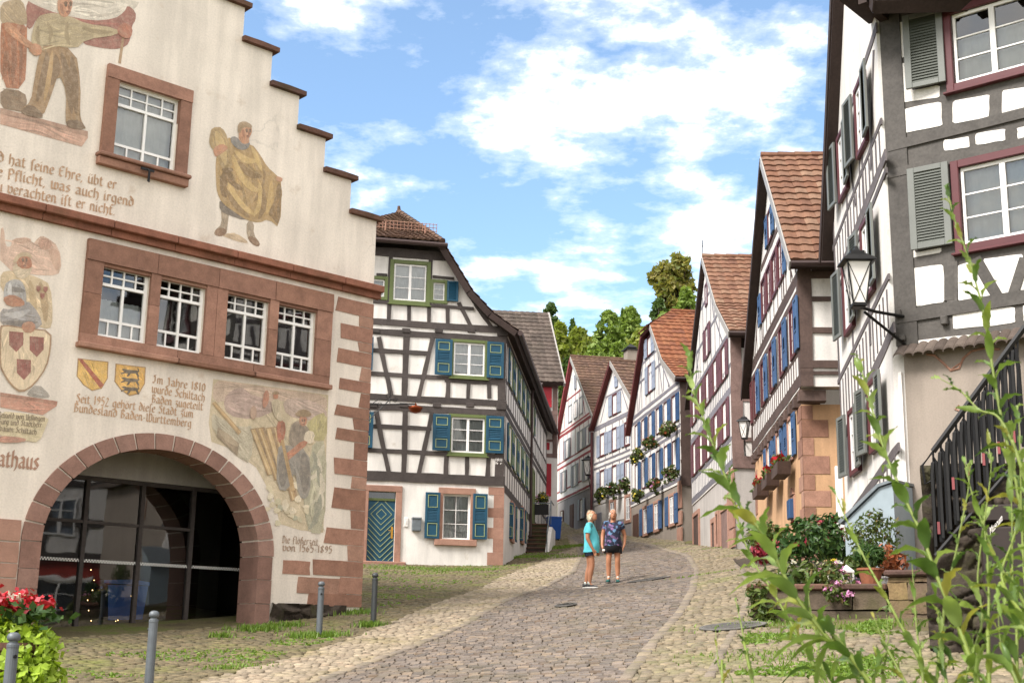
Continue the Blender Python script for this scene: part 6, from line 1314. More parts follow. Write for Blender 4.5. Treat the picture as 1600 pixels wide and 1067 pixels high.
# -------- house E: pale grey-blue shutters
def pale_house():
    O = at(990, 842, 58); T = thing('half_timbered_house', 'narrow white half-timbered house with pale grey blue shutters and maroon window frames', 'house', O)
    E = Fr(O, 166, T); L = 5.8; um = -2.7; va = 8.35; ve = 5.85
    gable_body(E, L, -.8, ve, um, va, .3, 6, 'white', base_mat='white2', base_v=2.0)
    s = MB().prism([(-4.4, -.8), (.28, -.8), (.28, .95), (-4.4, 1.1)], .0, .028); E.put('plinth', s, M['greybase'])
    B = Beams(E, .008)
    for v, w in ((2.2, .1), (3.75, .1), (4.0, .1), (5.7, .22), (7.0, .09)):
        hw = 99 if v < 6 else (va-v)*.9; B.h(v, max(-L, um-hw), min(.3, um+hw), w)
    for i in range(7): u = .1-i*1.0; B.vt(u, 2.25, 3.7, .08); B.vt(u, 4.05, 5.6, .08)
    B.d((um+2, 5.9), (um+1.1, 7.0), .08); B.d((um-2, 5.9), (um-1.1, 7.0), .08); B.vt(um, 7.7, 8.1, .06); B.d((-1, 4.1), (-1.4, 5.5), .07); B.done(M['timberslate'])
    row(E, 4.3, 5.25, [-.75, -2.55, -4.35], .55, 'trimred', 'greyblue', 'solid', (1, 1), .09, shw=.45); row(E, 2.5, 3.5, [-.75, -2.55, -4.35], .55, 'trimred', 'greyblue', 'solid', (1, 1), .09, shw=.45)
    row(E, 6.0, 6.85, [-2.5], .55, 'trimred', 'greyblue', 'solid', (1, 1), .09, shw=.5); row(E, 7.25, 7.7, [-2.7], .32, None, 'greyblue', 'solid', (0, 1), .03, cols=1)
    row(E, .9, 1.9, [-.7, -2.9], .6, 'sandpink', None, tw=.14)
    d = MB().box(-5.4, -4.6, -.03, .028, -.8, 1.6, .02); E.put('door', d, M['shutgrey'])
    pp = MB().tube([(-L+.05, -.12, 5.6), (-L+.05, -.12, 0)], .06, 7); E.put('downpipe', pp, M['trimred'])
    rf = gable_roof(E, -L-.05, 5.75, .6, 6.0, um, 8.52, 7, .2, 'tilebrown', 'soffitred', tw=.28, th=.34)
    cu_, cv_ = E.uv(980, 548, -3.3); c = MB().box(cu_-.3, cu_+.3, 3.2, 3.8, 6.5, cv_, .01); cc = E.put('chimney', c, M['greyrender'], rf); k = MB().box(cu_-.36, cu_+.36, 3.1, 3.9, cv_+.002, cv_+.07); k.add([(cu_-.3, 3.2, cv_+.15), (cu_+.3, 3.2, cv_+.15), (cu_+.3, 3.8, cv_+.15), (cu_-.3, 3.8, cv_+.15), (cu_, 3.5, cv_+.4)], [(0, 1, 4), (1, 2, 4), (2, 3, 4), (3, 0, 4), (3, 2, 1, 0)]); E.put('chimney_cap', k, M['iron'], rf)
    for k, (x, y, pl) in enumerate([(936, 770, 'leftmost'), (955, 762, 'middle'), (976, 755, 'rightmost')]):
        u, v = E.uv(x, y, .45); flowers_basket('flower_basket', pl+' of the three flower baskets on the narrow house with pale grey blue shutters', E.P(u, v, .4), .5, (['yellow', 'white'], ['white', 'darkred'], ['white', 'pink'])[k], 'flower baskets on the pale shuttered house')
    return E
EF = pale_house()

# -------- house F: red timbers
def red_house():
    O = at(926, 820, 66); T = thing('half_timbered_house', 'white half-timbered house with red timbers and grey ground floor at the top of the street', 'house', O)
    H = Fr(O, 170, T); L = 8.6; um = -4.5; va = 9.35; ve = 5.45
    gable_body(H, L, -1, ve, um, va, .2, 6, 'white2', base_mat='greybase', base_v=1.95)
    B = Beams(H, .008)
    for v, w in ((2.05, .12), (2.5, .08), (3.8, .12), (4.1, .08), (5.6, .16), (5.8, .1), (7.4, .09)):
        hw = 99 if v < 6 else (va-v)*1.05; B.h(v, max(-L, um-hw), min(.2, um+hw), w)
    for i in range(10): u = .0-i*1.0; B.vt(u, 2.5, 3.75, .07); B.vt(u, 4.15, 5.5, .07)
    for k in range(6): u = um-2.2+k*.9; B.vt(u, 5.9, va-.5-abs(u-um)*.95, .07)
    B.d((um+2.8, 5.9), (um+2.0, 7.3), .07); B.done(M['timberred'])
    row(H, 4.2, 5.15, [-1.1, -2.6, -5.9], .6, 'shutgrey', 'shutgrey', 'solid', (1, 1), .06, shw=.4); row(H, 2.45, 3.5, [-1.4, -4.0, -6.8], .6, 'shutgrey', 'shutgrey', 'solid', (1, 1), .06, shw=.4)
    row(H, 6.1, 6.95, [-2.6, -3.9, -5.2], .75, 'shutgrey', None, tw=.06); row(H, 7.7, 8.4, [-4.5], .5, None, 'shutgrey', 'solid', (0, 1), .04)
    row(H, .55, 1.5, [-2.4], .6, 'trimbrown', 'greyblue', 'solid', (1, 1), .05, shw=.35, pane='panedark'); row(H, .6, 1.35, [-7.2], .6, 'trimbrown', None, tw=.05, pane='panedark')
    d = MB().box(-5.2, -4.4, -.03, .028, -.8, 1.5, .02); H.put('door', d, M['trimbrown'])
    gable_roof(H, -L-.15, 5.2, .75, 5.4, um, va+.2, 8, .2, 'tilebrown', 'timberred', tw=.28, th=.32)
    return H
FF = red_house()
# ---------------------------------------------------------------- street furniture
def bollard(px, py, Y, dark, lab, h=.95):
    c = at(px, py, Y); c.z = g1(c.x, c.y)-.05; t = thing('bollard', lab, 'bollard', c, random.random()*6, 'metal bollards along the forecourt edge'); mt = M['bolldark' if dark else 'bollard']
    MB().lathe([(.055, 0), (.05, .05), (.049, h-.13), (.052, h-.125), (.052, h-.10), (.048, h-.095), (.036, h-.09), (.036, h-.075)], 16).put('post', mt, t, smooth=False)
    MB().lathe([(.034, h-.0745), (.052, h-.065), (.056, h-.045), (.05, h-.02), (.03, h-.003), (.004, h)], 16).put('cap', mt, t, smooth=True)
    e = MB(); e.tube([(.05, 0, h-.2), (.062, 0, h-.2)], .016, 8); e.put('lock', M['iron'], t); return c
BOL = [bollard(5, 1161, 11.4, 0, 'light grey bollard in front of the red geraniums'), bollard(231, 1088, 14.6, 0, 'light grey bollard in front of the town hall archway'),
       bollard(498, 1000, 21.2, 0, 'light grey bollard in front of the sandstone corner of the town hall'), bollard(583, 980, 22.4, 1, 'dark grey bollard right of the town hall corner')]
M['coverstone'] = m_stone('worn grey cover', ['67645f', '5c5956'], .25, .3)
def disc(c, r, lab, name, mat, cat):
    z = g1(*c)+.045; m = MB().lathe([(r, 0), (r, .012), (r*.97, .016), (r*.9, .016), (r*.89, .01)], 24, sy=1)
    e = .3; gx = (g1(c[0]+e, c[1])-g1(c[0]-e, c[1]))/(2*e); gy = (g1(c[0], c[1]+e)-g1(c[0], c[1]-e))/(2*e)
    for i, (x, y, zz) in enumerate(m.v): m.v[i] = (x, y, zz+gx*x+gy*y)
    for a in range(-4, 5):
        y = a*r*.2; w = sqrt(max(0, (r*.85)**2-y*y)); m.add([(-w, y-.015, .018+gy*y-gx*w), (w, y-.015, .018+gy*y+gx*w), (w, y+.015, .018+gy*y+gx*w), (-w, y+.015, .018+gy*y-gx*w)], [(0, 1, 2, 3)])
    return tag(m.put(name, mat, None, Matrix.Translation((c[0], c[1], z))), lab, cat)
disc(gpx(1145, 984), .44, 'round grey manhole cover among the cobbles near the planter wall', 'manhole_cover', M['coverstone'], 'manhole cover')
disc(gpx(1014, 908), .5, 'flat round manhole cover in the roadway right of the two people', 'manhole_cover', M['coverstone'], 'manhole cover')
disc(gpx(884, 949), .2, 'small round valve cover in the middle of the roadway', 'valve_cover', M['coverstone'], 'valve cover')

def lantern(c, rz, lab, arm, k=1.0, group=None):
    """hexagonal-looking wall lantern on an iron bracket; arm points to the wall"""
    t = thing('wall_lantern', lab, 'lantern', c, rz, group); m = MB()
    m.lathe([(.24*k, .285*k), (.31*k, .30*k), (.30*k, .325*k), (.13*k, .42*k), (.13*k, .455*k), (.05*k, .47*k), (.03*k, .52*k), (.01*k, .54*k)], 4); m.put('lamp_roof', M['iron'], t); MB().lathe([(.11*k, -.32*k), (.13*k, -.30*k), (.13*k, -.271*k)], 4).put('lamp_base', M['iron'], t)
    MB().lathe([(.115*k, -.27*k), (.215*k, .30*k)], 4).put('lamp_glass', M['lampglass'], t)
    f = MB()
    for q in range(4):
        a0, a1 = q*pi/2, (q+1)*pi/2; P = lambda a, r, z: (r*cos(a), r*sin(a), z)
        lo0, lo1, hi0, hi1 = P(a0, .12*k, -.27*k), P(a1, .12*k, -.27*k), P(a0, .222*k, .3*k), P(a1, .222*k, .3*k)
        f.tube([lo0, hi0], .012*k, 4); f.tube([lo0, hi1], .006*k, 4); f.tube([lo1, hi0], .006*k, 4); f.tube([hi0, hi1], .01*k, 4); f.tube([lo0, lo1], .01*k, 4)
    f.put('cage', M['iron'], t)
    b = MB(); a = Vector(arm); b.tube([(0, 0, -.30*k), a*.35+Vector((0, 0, -.33*k)), a+Vector((0, 0, -.33*k))], .022*k, 6); b.tube([a*.12+Vector((0, 0, -.36*k)), a+Vector((0, 0, -.36*k-a.length*.45))], .02*k, 6); b.put('bracket', M['iron'], t)
c = AF.P(-.0, AF.uv(1340, 448)[1], .35); cA = at(1340, 445, 18.9)
lantern(cA, .75, 'large iron lantern with milky glass on the corner of the dark grey beamed house', (Matrix.Rotation(-.75, 3, 'Z') @ (Vector(AF.P(.25, 0))-Vector((cA.x, cA.y, AF.O.z)))), 1.12, 'iron wall lanterns')
cC = CF.P(.35, CF.uv(1163, 670)[1], .0)+Vector((.25, -.7, 0)); cC = at(1163, 672, 36.0)
lantern(cC, .3, 'iron lantern hanging on the maroon shuttered house beside a blue shuttered gable', (Matrix.Rotation(-.3, 3, 'Z') @ Vector((.15, .75, 0))), .8, 'iron wall lanterns')
cF = at(919, 731, 64.6)
lantern(cF, .3, 'small far iron lantern on the house with red timbers', (Matrix.Rotation(-.3, 3, 'Z') @ Vector((.25, 1.5, 0))), 1.2, 'iron wall lanterns')

def bin_(c, rz, lab):
    t = thing('wheeled_bin', lab, 'bin', c, rz); m = MB()
    m.add([(-.24, -.28, .06), (.24, -.28, .06), (.24, .25, .06), (-.24, .25, .06), (-.29, -.36, .98), (.29, -.36, .98), (.29, .34, .98), (-.29, .34, .98)], [(0, 3, 2, 1), (4, 5, 6, 7), (0, 1, 5, 4), (1, 2, 6, 5), (2, 3, 7, 6), (3, 0, 4, 7)]); m.put('body', M['binblue'], t)
    l = MB().prism([(-.38, 0), (.42, .02), (.42, .07), (-.1, .1), (-.38, .06)], -.3, .3); l.v = [(y, x, z+.985) for x, y, z in l.v]; l.put('lid', M['binblue'], t)
    MB().tube([(-.26, .44, .93), (.26, .44, .93)], .02).put('handle', M['binblue'], t)
    for s in (-1, 1): w = MB().lathe([(.1, -.03), (.1, .03)], 14); w.v = [(z+s*.27, x+.28, y+.1) for x, y, z in w.v]; w.put('wheel', M['iron'], t)
M['binblue'] = m_paint('blue plastic', '1c4f9c', .1, .4)
c = at(865, 845, 60); c.z = g1(c.x, c.y)+.03; bin_(c, .2, 'blue wheeled bin standing at the top of the street beside the stone steps')

# steps beside the petrol shuttered house, with railing and notice board
def stone_steps():
    u0 = 8.7; base = GS.P(u0, 0, .52); z0 = g1(base.x, base.y)-.1; T = thing('stone_steps', 'dark stone steps with iron railing along the side of the petrol blue shuttered house', 'steps', (base.x, base.y, z0))
    Wt = Fr((base.x, base.y, z0), 95.5); n = 8; rise = .175; s = MB(); s2 = MB()
    # steps rise away from the viewer, along the house
    Wm = Matrix.Translation(Vector((base.x, base.y, z0))) @ Matrix.Rotation(-radians(5.5), 4, 'Z')
    for i in range(n): s.box(-.5, .2, i*.27, 4.2 if i == n-1 else (i+1)*.27+.02, -.3 if i == 0 else 0, (i+1)*rise-.045); s2.box(-.53, .22, i*.27-.03, (i+1)*.27 if i < n-1 else 4.2, (i+1)*rise-.044, (i+1)*rise, .008)
    link('riser', s.mesh('riser', M['rock']), Wm, T); 
    for m in s2.islands(): link('tread', m.mesh('tread', M['coping']), Wm, T)
    w = MB().prism([(-.2, -.4), (4.2, -.4), (4.2, n*rise-.1), (n*.27, n*rise-.1), (-.2, -.05)], .22, .36); w.v = [(y, x, z) for x, y, z in w.v]; w.f = [f[::-1] for f in w.f]; link('side_wall', w.mesh('side_wall', M['white2']), Wm, T)
    r = MB(); top = n*rise
    r.tube([(.3, 0, .9), (.3, n*.27, top+.95), (.3, 4.0, top+.95)], .022, 6); r.tube([(.3, n*.27, top), (.3, n*.27, top+.95)], .02, 6); r.tube([(.3, 0, 0), (.3, 0, .9)], .02, 6); r.tube([(-.5, n*.27+.5, top), (-.5, n*.27+.5, top+.9)], .02, 6); r.tube([(-.5, n*.27+.5, top+.9), (.3, n*.27+.5, top+.9)], .02, 6)
    for i in range(1, 6): r.tube([(-.5+i*.13, n*.27+.5, top), (-.5+i*.13, n*.27+.5, top+.9)], .009, 4)
    link('railing', r.mesh('railing', M['zinc']), Wm, T)
    b = MB().box(-.4, .18, n*.27+.44, n*.27+.47, top+.42, top+.84, .01); link('notice_board', b.mesh('notice_board', M['iron']), Wm, T)
stone_steps()
# flower box on the far side wall of the petrol shuttered house
flowers_basket('window_box_flowers', 'green and pink window flowers on the side wall beyond the blue shutters', GS.P(12.6, 3.55, .35), .42, ['pink', 'yellow'], None, 'foliage_mid', 300, 60)

# wrought-iron arm with a copper bowl
def sign_arm():
    a = GF.P(-4.9, GF.uv(579, 640)[1]-.05, .5); T = thing('iron_sign_arm', 'scrolled iron sign arm with a hanging copper bowl in front of black and white timbers', 'sign bracket', a); L = GF.U; m = MB(); P = lambda u, v: L*u+Vector((0, 0, v))
    m.tube([P(0, .1), P(1.9, .22)], .022, 6); m.tube([P(.1, -.75), P(1.1, .35)], .018, 6); m.tube([P(0, -.3), P(.7, .3), P(1.3, .32)], .014, 6); m.tube([P(0, -.85), P(0, .3)], .025, 6)
    for cx, cy, r in ((.35, -.1, .13), (.75, .12, .1), (1.25, .3, .09), (1.02, .42, .1)): m.tube([P(cx+r*cos(t*.5)*(1-t*.05), cy+r*sin(t*.5)*(1-t*.05)) for t in range(14)], .01, 5)
    m.tube([P(1.08, .2), P(1.08, .62)], .014, 5); m.tube([P(0, .05), P(0, .05)+GF.IN*.5], .02, 5)
    m.put('arm', M['iron'], T); b = MB().lathe([(.02, -.2), (.16, -.16), (.23, -.03), (.23, 0), (.2, 0), (.04, .06), (.015, .14)], 16, tuple(P(1.9, .12))); b.put('bowl', M['copper'], T, smooth=True)
sign_arm()

# ---------------------------------------------------------------- terrace in front of the right hand houses
def terrace():
    a = gpx(1176, 973); b = gpx(1388, 968); A = Vector((a[0], a[1], g1(*a)-.25)); d = Vector((b[0]-a[0], b[1]-a[1], 0)); L = d.length; deg = math.degrees(atan2(d.x, d.y))
    T = thing('planter_wall', 'low mossy sandstone planter wall with flowers on its dark ledge', 'wall', A); W_ = Fr(A, deg, T); s = MB()
    h = W_.uv(1280, 922)[1]
    zs = [0, .42, h]; 
    for i, (z0, z1) in enumerate(zip(zs, zs[1:])):
        u = 0
        while u < L-.05:
            w = random.uniform(.6, 1.1); u1 = L if L-(u+w) < .4 else u+w; stone(s, u+.008, u1-.008, z0+.008, z1-.008, random.uniform(-.03, .01), .35, .014); u = u1
    W_.put_each('wall_stone', s, M['ashlargrey'])
    c = MB(); u = -.06
    while u < L: u1 = min(L+.02, u+random.uniform(.5, .8)); c.box(u, u1-.01, -.07, .4, h+.002, h+.085, .02); u = u1
    W_.put_each('ledge_stone', c, M['coping'])
    e = MB(); e.prism([(0.05, .1), (L-.02, .1), (L-.02, h-.06), (.05, h-.06)], .36, 2.6); e.box(-.02, .3, .36, 2.6, 0, h-.02); W_.put('soil', e, M['rock'])
    # pillar at the right end
    bb = gpx(1390, 978); p0 = W_.O+W_.U*(L+.02); T2 = thing('stone_pillar', 'tan rubble stone pillar between planter wall and iron railing stair', 'pillar', p0); Q = Fr(p0, deg+4, T2); s = MB(); wp = Q.uv(1452, 930)[0]; hp = Q.uv(1420, 890)[1]; z = 0
    while z < hp-.1:
        z1 = min(hp-.09, z+random.uniform(.16, .26)); u = 0
        while u < wp-.02:
            u1 = u+random.uniform(.25, .5); u1 = wp if wp-u1 < .15 else u1; stone(s, u+.006, u1-.006, z+.006, z1-.006, random.uniform(-.06, -.01), .6, .016); u = u1
        z = z1
    Q.put_each('pillar_stone', s, M['ashlar']); Q.put('cap_stone', MB().box(-.04, wp+.05, -.09, .65, hp-.085, hp, .03), M['coping'])
    return W_, L, h, Q, wp
M['ashlargrey'] = m_stone('grey brown ashlar', ['574b40', '65574a', '4e443a', '6a5c4f'], .4, .8, moss=('4c4a2c', .6))
TW, TL, TH, TQ, TWP = terrace()
# raised ground behind the planter
def terrace_ground():
    P = [TW.P(-.1, 0, -.3), TW.P(TL, 0, -.3), TQ.P(TWP+3, 0, -.5), AF.P(6, 0, -.4), AF.P(0, 0, -.2), AS.P(-5, 0, -.2), BF.P(.2, 0, .3), BF.P(-9.5, 0, -.1), BF.P(-9.4, 0, .7), BF.P(-2, 0, 1.0), TW.P(-.1, 0, -2.2)]
    zz = [TW.O.z+TH-.04]*2+[TW.O.z+TH]+[2.75, 2.8, 3.1, 3.3, 4.1, 4.0, 3.2, TW.O.z+TH+.05]
    m = MB(); m.add([(p.x, p.y, z) for p, z in zip(P, zz)]+[(p.x, p.y, z-1.6) for p, z in zip(P, zz)], [tuple(range(len(P)))]+[(i, (i+1) % len(P), len(P)+(i+1) % len(P), len(P)+i) for i in range(len(P))])
    tag(m.put('terrace', M['rock']), 'stone terrace strip in front of the right hand houses', 'terrace', kind='structure')
terrace_ground()
# grey sheet metal hatch by the corner of the grey house
def hatch():
    o = AS.P(.25, -1.15, .12); T = thing('cellar_hatch', 'grey blue sheet metal cellar hatch with sloping lid by the grey house corner', 'cellar hatch', o); H = Fr(o, 131, T)
    H.put('body', MB().prism([(-.62, 0), (.16, 0), (.16, 1.5), (-.05, 1.45), (-.62, .98)], -.35, .3), M['hatch']); H.put('lid', MB().prism([(-.68, .95), (-.05, 1.46), (.18, 1.52), (.18, 1.56), (-.07, 1.5), (-.7, 1.0)], -.4, .32), M['zinc'])
M['hatch'] = m_paint('pale grey blue sheet metal', '8e9aa0', .12, .4)
hatch()
# stair with iron railing and dark board
M['redfaded'] = m_paint('faded red paint', '7d3e40', .2, .6)
def museum_stair():
    o = at(1452, 985, 14.2); o.z = g1(o.x, o.y)-.1; T = thing('railed_stair', 'dark stone stair with black iron railing beside the grey house', 'stair', o); X = Fr(o, 112, T)
    s = MB()
    rubble(s, 0, 3.2, -.1, 2.1, .2)
    X.put('rubble_wall', s, M['rock'], smooth=True)
    top = X.uv(1560, 812)[1]; 
    st = MB(); n = 9
    for i in range(n): st.box(.05+i*.28, 3.6, .3, 1.6, -.2, 1.2+i*.17)
    X.put('step', st, M['rock'])
    l = MB().box(.62, 3.2, -.35, .55, top-.05, top+.13, .02); X.put('landing_slab', l, M['boarddark'])
    r = MB(); p0 = X.uv(1458, 705, .12); p1 = X.uv(1602, 510, .12); b0 = X.uv(1462, 868, .12); b1 = X.uv(1602, 706, .12); P = lambda q: (q[0], -.12, q[1])
    r.tube([P(p0), P(p1)], .035, 6); r.tube([P(b0), P(b1)], .025, 6); n = 12
    for i in range(n+1):
        t = i/n; a = Vector(P(p0)).lerp(Vector(P(p1)), t); b = Vector(P(b0)).lerp(Vector(P(b1)), t); r.tube([a, b], .012, 5)
        if i < n: 
            a2 = Vector(P(p0)).lerp(Vector(P(p1)), t+.5/n); b2 = Vector(P(b0)).lerp(Vector(P(b1)), t+.5/n); hgt = (a2.z-b2.z); w = (p1[0]-p0[0])/n*.36
            r.tube([b2+Vector((-w, 0, .05)), b2+Vector((-w, 0, hgt*.72)), b2+Vector((-w*.5, 0, hgt*.84)), b2+Vector((0, 0, hgt*.88)), b2+Vector((w*.5, 0, hgt*.84)), b2+Vector((w, 0, hgt*.72)), b2+Vector((w, 0, .1))], .024, 5)
    r.tube([Vector(P(p0)), Vector(P(p0))+Vector((-.12, 0, -.15)), Vector(P(p0))+Vector((-.1, 0, -.35)), Vector(P(p0))+Vector((.0, 0, -.3))], .014, 5)
    X.put('railing', r, M['iron'])
    red = MB()
    for i in range(0, 12, 2):
        t = (i+.5)/n; a = Vector(P(p0)).lerp(Vector(P(p1)), t); b = Vector(P(b0)).lerp(Vector(P(b1)), t); z = b.lerp(a, .25+.3*((i*7) % 5)/5); red.box(z.x-.014, z.x+.014, -.155, -.135, z.z-.10, z.z+.03)
    X.put_each('red_strip', red, M['redfaded'])
    # dark board with white slanted lettering
    T2 = thing('dark_board', 'dark brown board lettered Museum under the railed stair', 'sign', X.P(.85, .1, .32)); Y = Fr(X.P(.85, .1, .42), 112, T2); w0 = Y.uv(1535, 900)[0]; hb = Y.uv(1560, 822)[1]
    Y.put('board', MB().box(w0, w0+1.8, 0, .3, -.3, hb, .02), M['boarddark'])
    t = MB(); lettering(t, Y, 'Museum', (1547, 836), (1567, 812), .05, y=-.01, nib=.9); Y.put('lettering', t, M['white2'])
M['boarddark'] = m_paint('dark brown board', '2b211d', .2, .5)
museum_stair()
# house across the street behind the viewer's right shoulder: it shows mirrored in the town hall glass
def opposite_house():
    O = Vector((14.2, 17.4, 1.6)); T = thing('half_timbered_house', 'half-timbered house with red ground floor, seen only as a reflection in the archway glass', 'house', O); H = Fr(O, 201.5, T); L = 8
    H.wall('wall', [(0, 2.4), (L, 2.4), (L, 5), (L/2, 9), (0, 5)], [], M['white'], .3); H.put('base_wall', MB().box(0, L, .05, 5, -1, 2.398), M['redshutwall'])
    B = Beams(H); [B.h(v, 0, L, .25) for v in (2.5, 4.9, 3.6)]; [B.vt(u, 2.5, 4.9, .2) for u in np.arange(.1, L, 1.1)]; B.d((2, 5), (3, 6.6), .2); B.d((6, 5), (5, 6.6), .2); B.h(6.2, 1.6, 6.4, .2); B.done(M['timber'])
    for u in (1.3, 3.6, 5.9): window(H, u, u+1, 3.2, 4.4, None)
    window(H, 3, 5, .4, 1.8, 'sashwhite', mat_pane='panedark'); window(H, 3.5, 4.5, 6.4, 7.4, None)
    r = MB(); slab(r, (-.5, -.5, 4.6), (-.5, 5.5, 4.6), (L/2, 5.5, 9.2), (L/2, -.5, 9.2), .2); slab(r, (L+.5, -.5, 4.6), (L+.5, 5.5, 4.6), (L/2+.002, 5.5, 9.2), (L/2+.002, -.5, 9.2), .2); H.put('roof', r, M['tilebrown'])
M['redshutwall'] = m_plaster('red render', '9a3a30', .2)
opposite_house()
_R = Fr(at(563, 945, 24.5), 47); c = _R.P(-3.55, -.735, -2.25); bin_(c, radians(-47)+2.9, 'blue wheeled bin added behind the archway glass to imitate a reflection')  # solid bin added inside the passage in place of its mirror image
# ---------------------------------------------------------------- plants and flowers
def plant(name, lab, cat, c, clumps, leaf, n, size, blooms=(), stems=True, group=None, pot=None, asp=.45):
    T = thing(name, lab, cat, c, 0, group)
    if pot:
        pr, ph, pm = pot; MB().lathe([(pr*.7, 0), (pr*.95, ph*.86), (pr*1.06, ph*.87), (pr*1.06, ph), (pr*.9, ph), (pr*.85, ph*.9)], 16).put('pot', M[pm], T)
    if stems:
        s = MB()
        for (q, r) in clumps:
            for _ in range(3): s.tube([(q[0]*.2, q[1]*.2, .02), (q[0]*.6+random.uniform(-.04, .04), q[1]*.6, q[2]*.5), (q[0]+random.uniform(-r, r)*.4, q[1]+random.uniform(-r, r)*.4, q[2]+r*.3)], [.009, .007, .003], 5)
        s.put('stem', M['stem'], T)
    C, d = clump_points(clumps, n); V, Fq = leafcloud(C, size, outward=d, aspect=asp); np_obj('foliage', V, Fq, LEAF[leaf], T)
    for cm, nb, sz in blooms:
        C, d = clump_points(clumps, nb, .98); k = d[:, 2] > -.25; C = C[k]+d[k]*size*.5; m = 7
        C = np.repeat(C, m, 0)+RNG.normal(0, sz*.55, (len(C)*m, 3)); V, Fq = leafcloud(C, sz*.7, outward=np.repeat(d[k], m, 0)*1.5, aspect=.85); np_obj('blossom', V, Fq, LEAF[cm], T)
    return T
M['stem'] = m_paint('green stem', '5c6f2c', .2, .6); M['terracotta'] = m_stone('terracotta', ['8d5a42', '804f3a'], .2, .2); M['bark'] = m_stone('tree bark', ['54463a', '4a3d33'], .4, .9)
def ground_at(x, y, dz=0): return Vector((x, y, g1(x, y)+dz))
# geraniums over lime foliage at the left edge
c = at(18, 1035, 14.0); c.z = g1(c.x, c.y)
LEAF['lime2'] = LEAF['foliage_lime']
def tub():
    T = plant('flower_tub', 'tub of red geraniums over bright lime foliage at the left edge beside the archway', 'flower tub', c, [((0, 0, .62), .3), ((.24, -.05, .5), .27), ((-.25, 0, .6), .32), ((.05, -.15, .3), .34), ((.32, -.1, .24), .26), ((-.3, -.1, .3), .34)], 'foliage_lime', 3000, .046, stems=False, pot=(.34, .6, 'coping'), asp=.75)
    C = np.c_[RNG.normal(.02, .15, 420), RNG.normal(-.05, .12, 420), 1.0+RNG.normal(0, .05, 420)]; V, Fq = leafcloud(C, .033, aspect=.9, up=1); np_obj('blossom', V, Fq, LEAF['red'], T)
    C = np.c_[RNG.normal(.02, .05, 40), RNG.normal(-.15, .05, 40), 1.04+RNG.normal(0, .03, 40)]; V, Fq = leafcloud(C, .03, aspect=.9, up=1); np_obj('blossom', V, Fq, LEAF['white'], T)
    C = np.c_[RNG.normal(.05, .17, 200), RNG.normal(0, .16, 200), .9+RNG.normal(0, .06, 200)]; V, Fq = leafcloud(C, .055, aspect=.7); np_obj('foliage', V, Fq, LEAF['foliage_dark'], T)
    cu = MB()
tub()
# grass tufts
def tuft(lab, x, y, r, n, h, green='foliage_grass'):
    X = x+RNG.normal(0, r, n); Y = y+RNG.normal(0, r*.6, n); Z = gz(X, Y)+.02; hh = h*(.5+RNG.random(n)*.8); a = RNG.uniform(0, 2*pi, n); w = .006+.006*RNG.random(n); ln = hh*RNG.uniform(.1, .7, n)
    dx, dy = np.cos(a), np.sin(a); V = np.empty((n, 4, 3)); V[:, 0] = np.c_[X-dy*w, Y+dx*w, Z]; V[:, 1] = np.c_[X+dy*w, Y-dx*w, Z]; V[:, 2] = np.c_[X+dx*ln+dy*w*.3, Y+dy*ln-dx*w*.3, Z+hh]; V[:, 3] = np.c_[X+dx*ln*.5-dy*w*1.2, Y+dy*ln*.5+dx*w*1.2, Z+hh*.6]
    tag(np_obj('grass', V.reshape(-1, 3), np.arange(4*n).reshape(-1, 4), LEAF[green]), lab, 'grass', kind='stuff')
for i, b in enumerate(BOL):
    if i > 1: tuft('green grass tuft around the foot of the '+('light', 'dark')[i-2]+' bollard by the town hall corner', b.x-.05, b.y-.05, (.22, .12)[i-2], (600, 260)[i-2], .10)
for k, ((x, y), r, n, h) in enumerate([((402, 990), .22, 420, .10), ((445, 984), .18, 260, .09), ((345, 1000), .08, 120, .10), ((360, 1050), .22, 240, .05), ((540, 962), .25, 420, .10), ((870, 858), .6, 900, .1), ((900, 855), .5, 600, .1), ((835, 872), .6, 800, .09), ((890, 872), .5, 600, .06), ((640, 890), 1.0, 900, .06), ((720, 893), .8, 700, .06)]):
    q = gpx(x, y); tuft('strip of green grass growing between the setts beside '+('the arch foot', 'the plinth rocks', 'the archway', 'the left bollards', 'the town hall corner', 'the stone steps', 'the top kerb', 'the steps foot', 'the roadway top', 'the blue door front', 'the blue house corner')[k], *q, r, n, h)
for k, (px_, py_, r_, n_) in enumerate([(1200, 980, .5, 350), (1330, 985, .5, 350), (1180, 1030, .4, 160), (1100, 900, .4, 160), (1260, 1040, .5, 240), (1140, 855, .5, 400)]):
    q = gpx(px_, py_); tuft('low grass between the cobbles '+('under the planter wall', 'below the stone pillar', 'right of the roadway', 'beside the garage margin', 'in the near right corner', 'by the garage doors')[k], *q, r_, n_, .05)
# moss and weeds in the forecourt joints and on the right margin
def joint_weeds(lab, poly, n, h, excl=()):
    P = np.array(poly); X = RNG.uniform(P[:, 0].min(), P[:, 0].max(), n*4); Y = RNG.uniform(P[:, 1].min(), P[:, 1].max(), n*4); pat = np.sin(X*1.7+np.sin(Y*1.1)*2)+np.sin(Y*2.3+X*.6); k = inpoly(X, Y, poly) & (pat > .1)
    C = np.c_[X[k], Y[k], gz(X[k], Y[k])+.035][:n]; C += RNG.normal(0, .012, C.shape)*[1, 1, .4]; V, Fq = leafcloud(C, h, up=.6); tag(np_obj('ground_weeds', V, Fq, LEAF['foliage_grass']), lab, 'weeds', kind='stuff')
joint_weeds('low weeds and moss growing in the joints of the forecourt', gp((590, 960), (880, 862), (800, 860), (575, 885)), 4000, .035)
joint_weeds('low weeds and moss growing in the joints of the right hand cobbles', gp((1150, 1066), (1400, 1066), (1390, 975), (1170, 978)), 3500, .035)
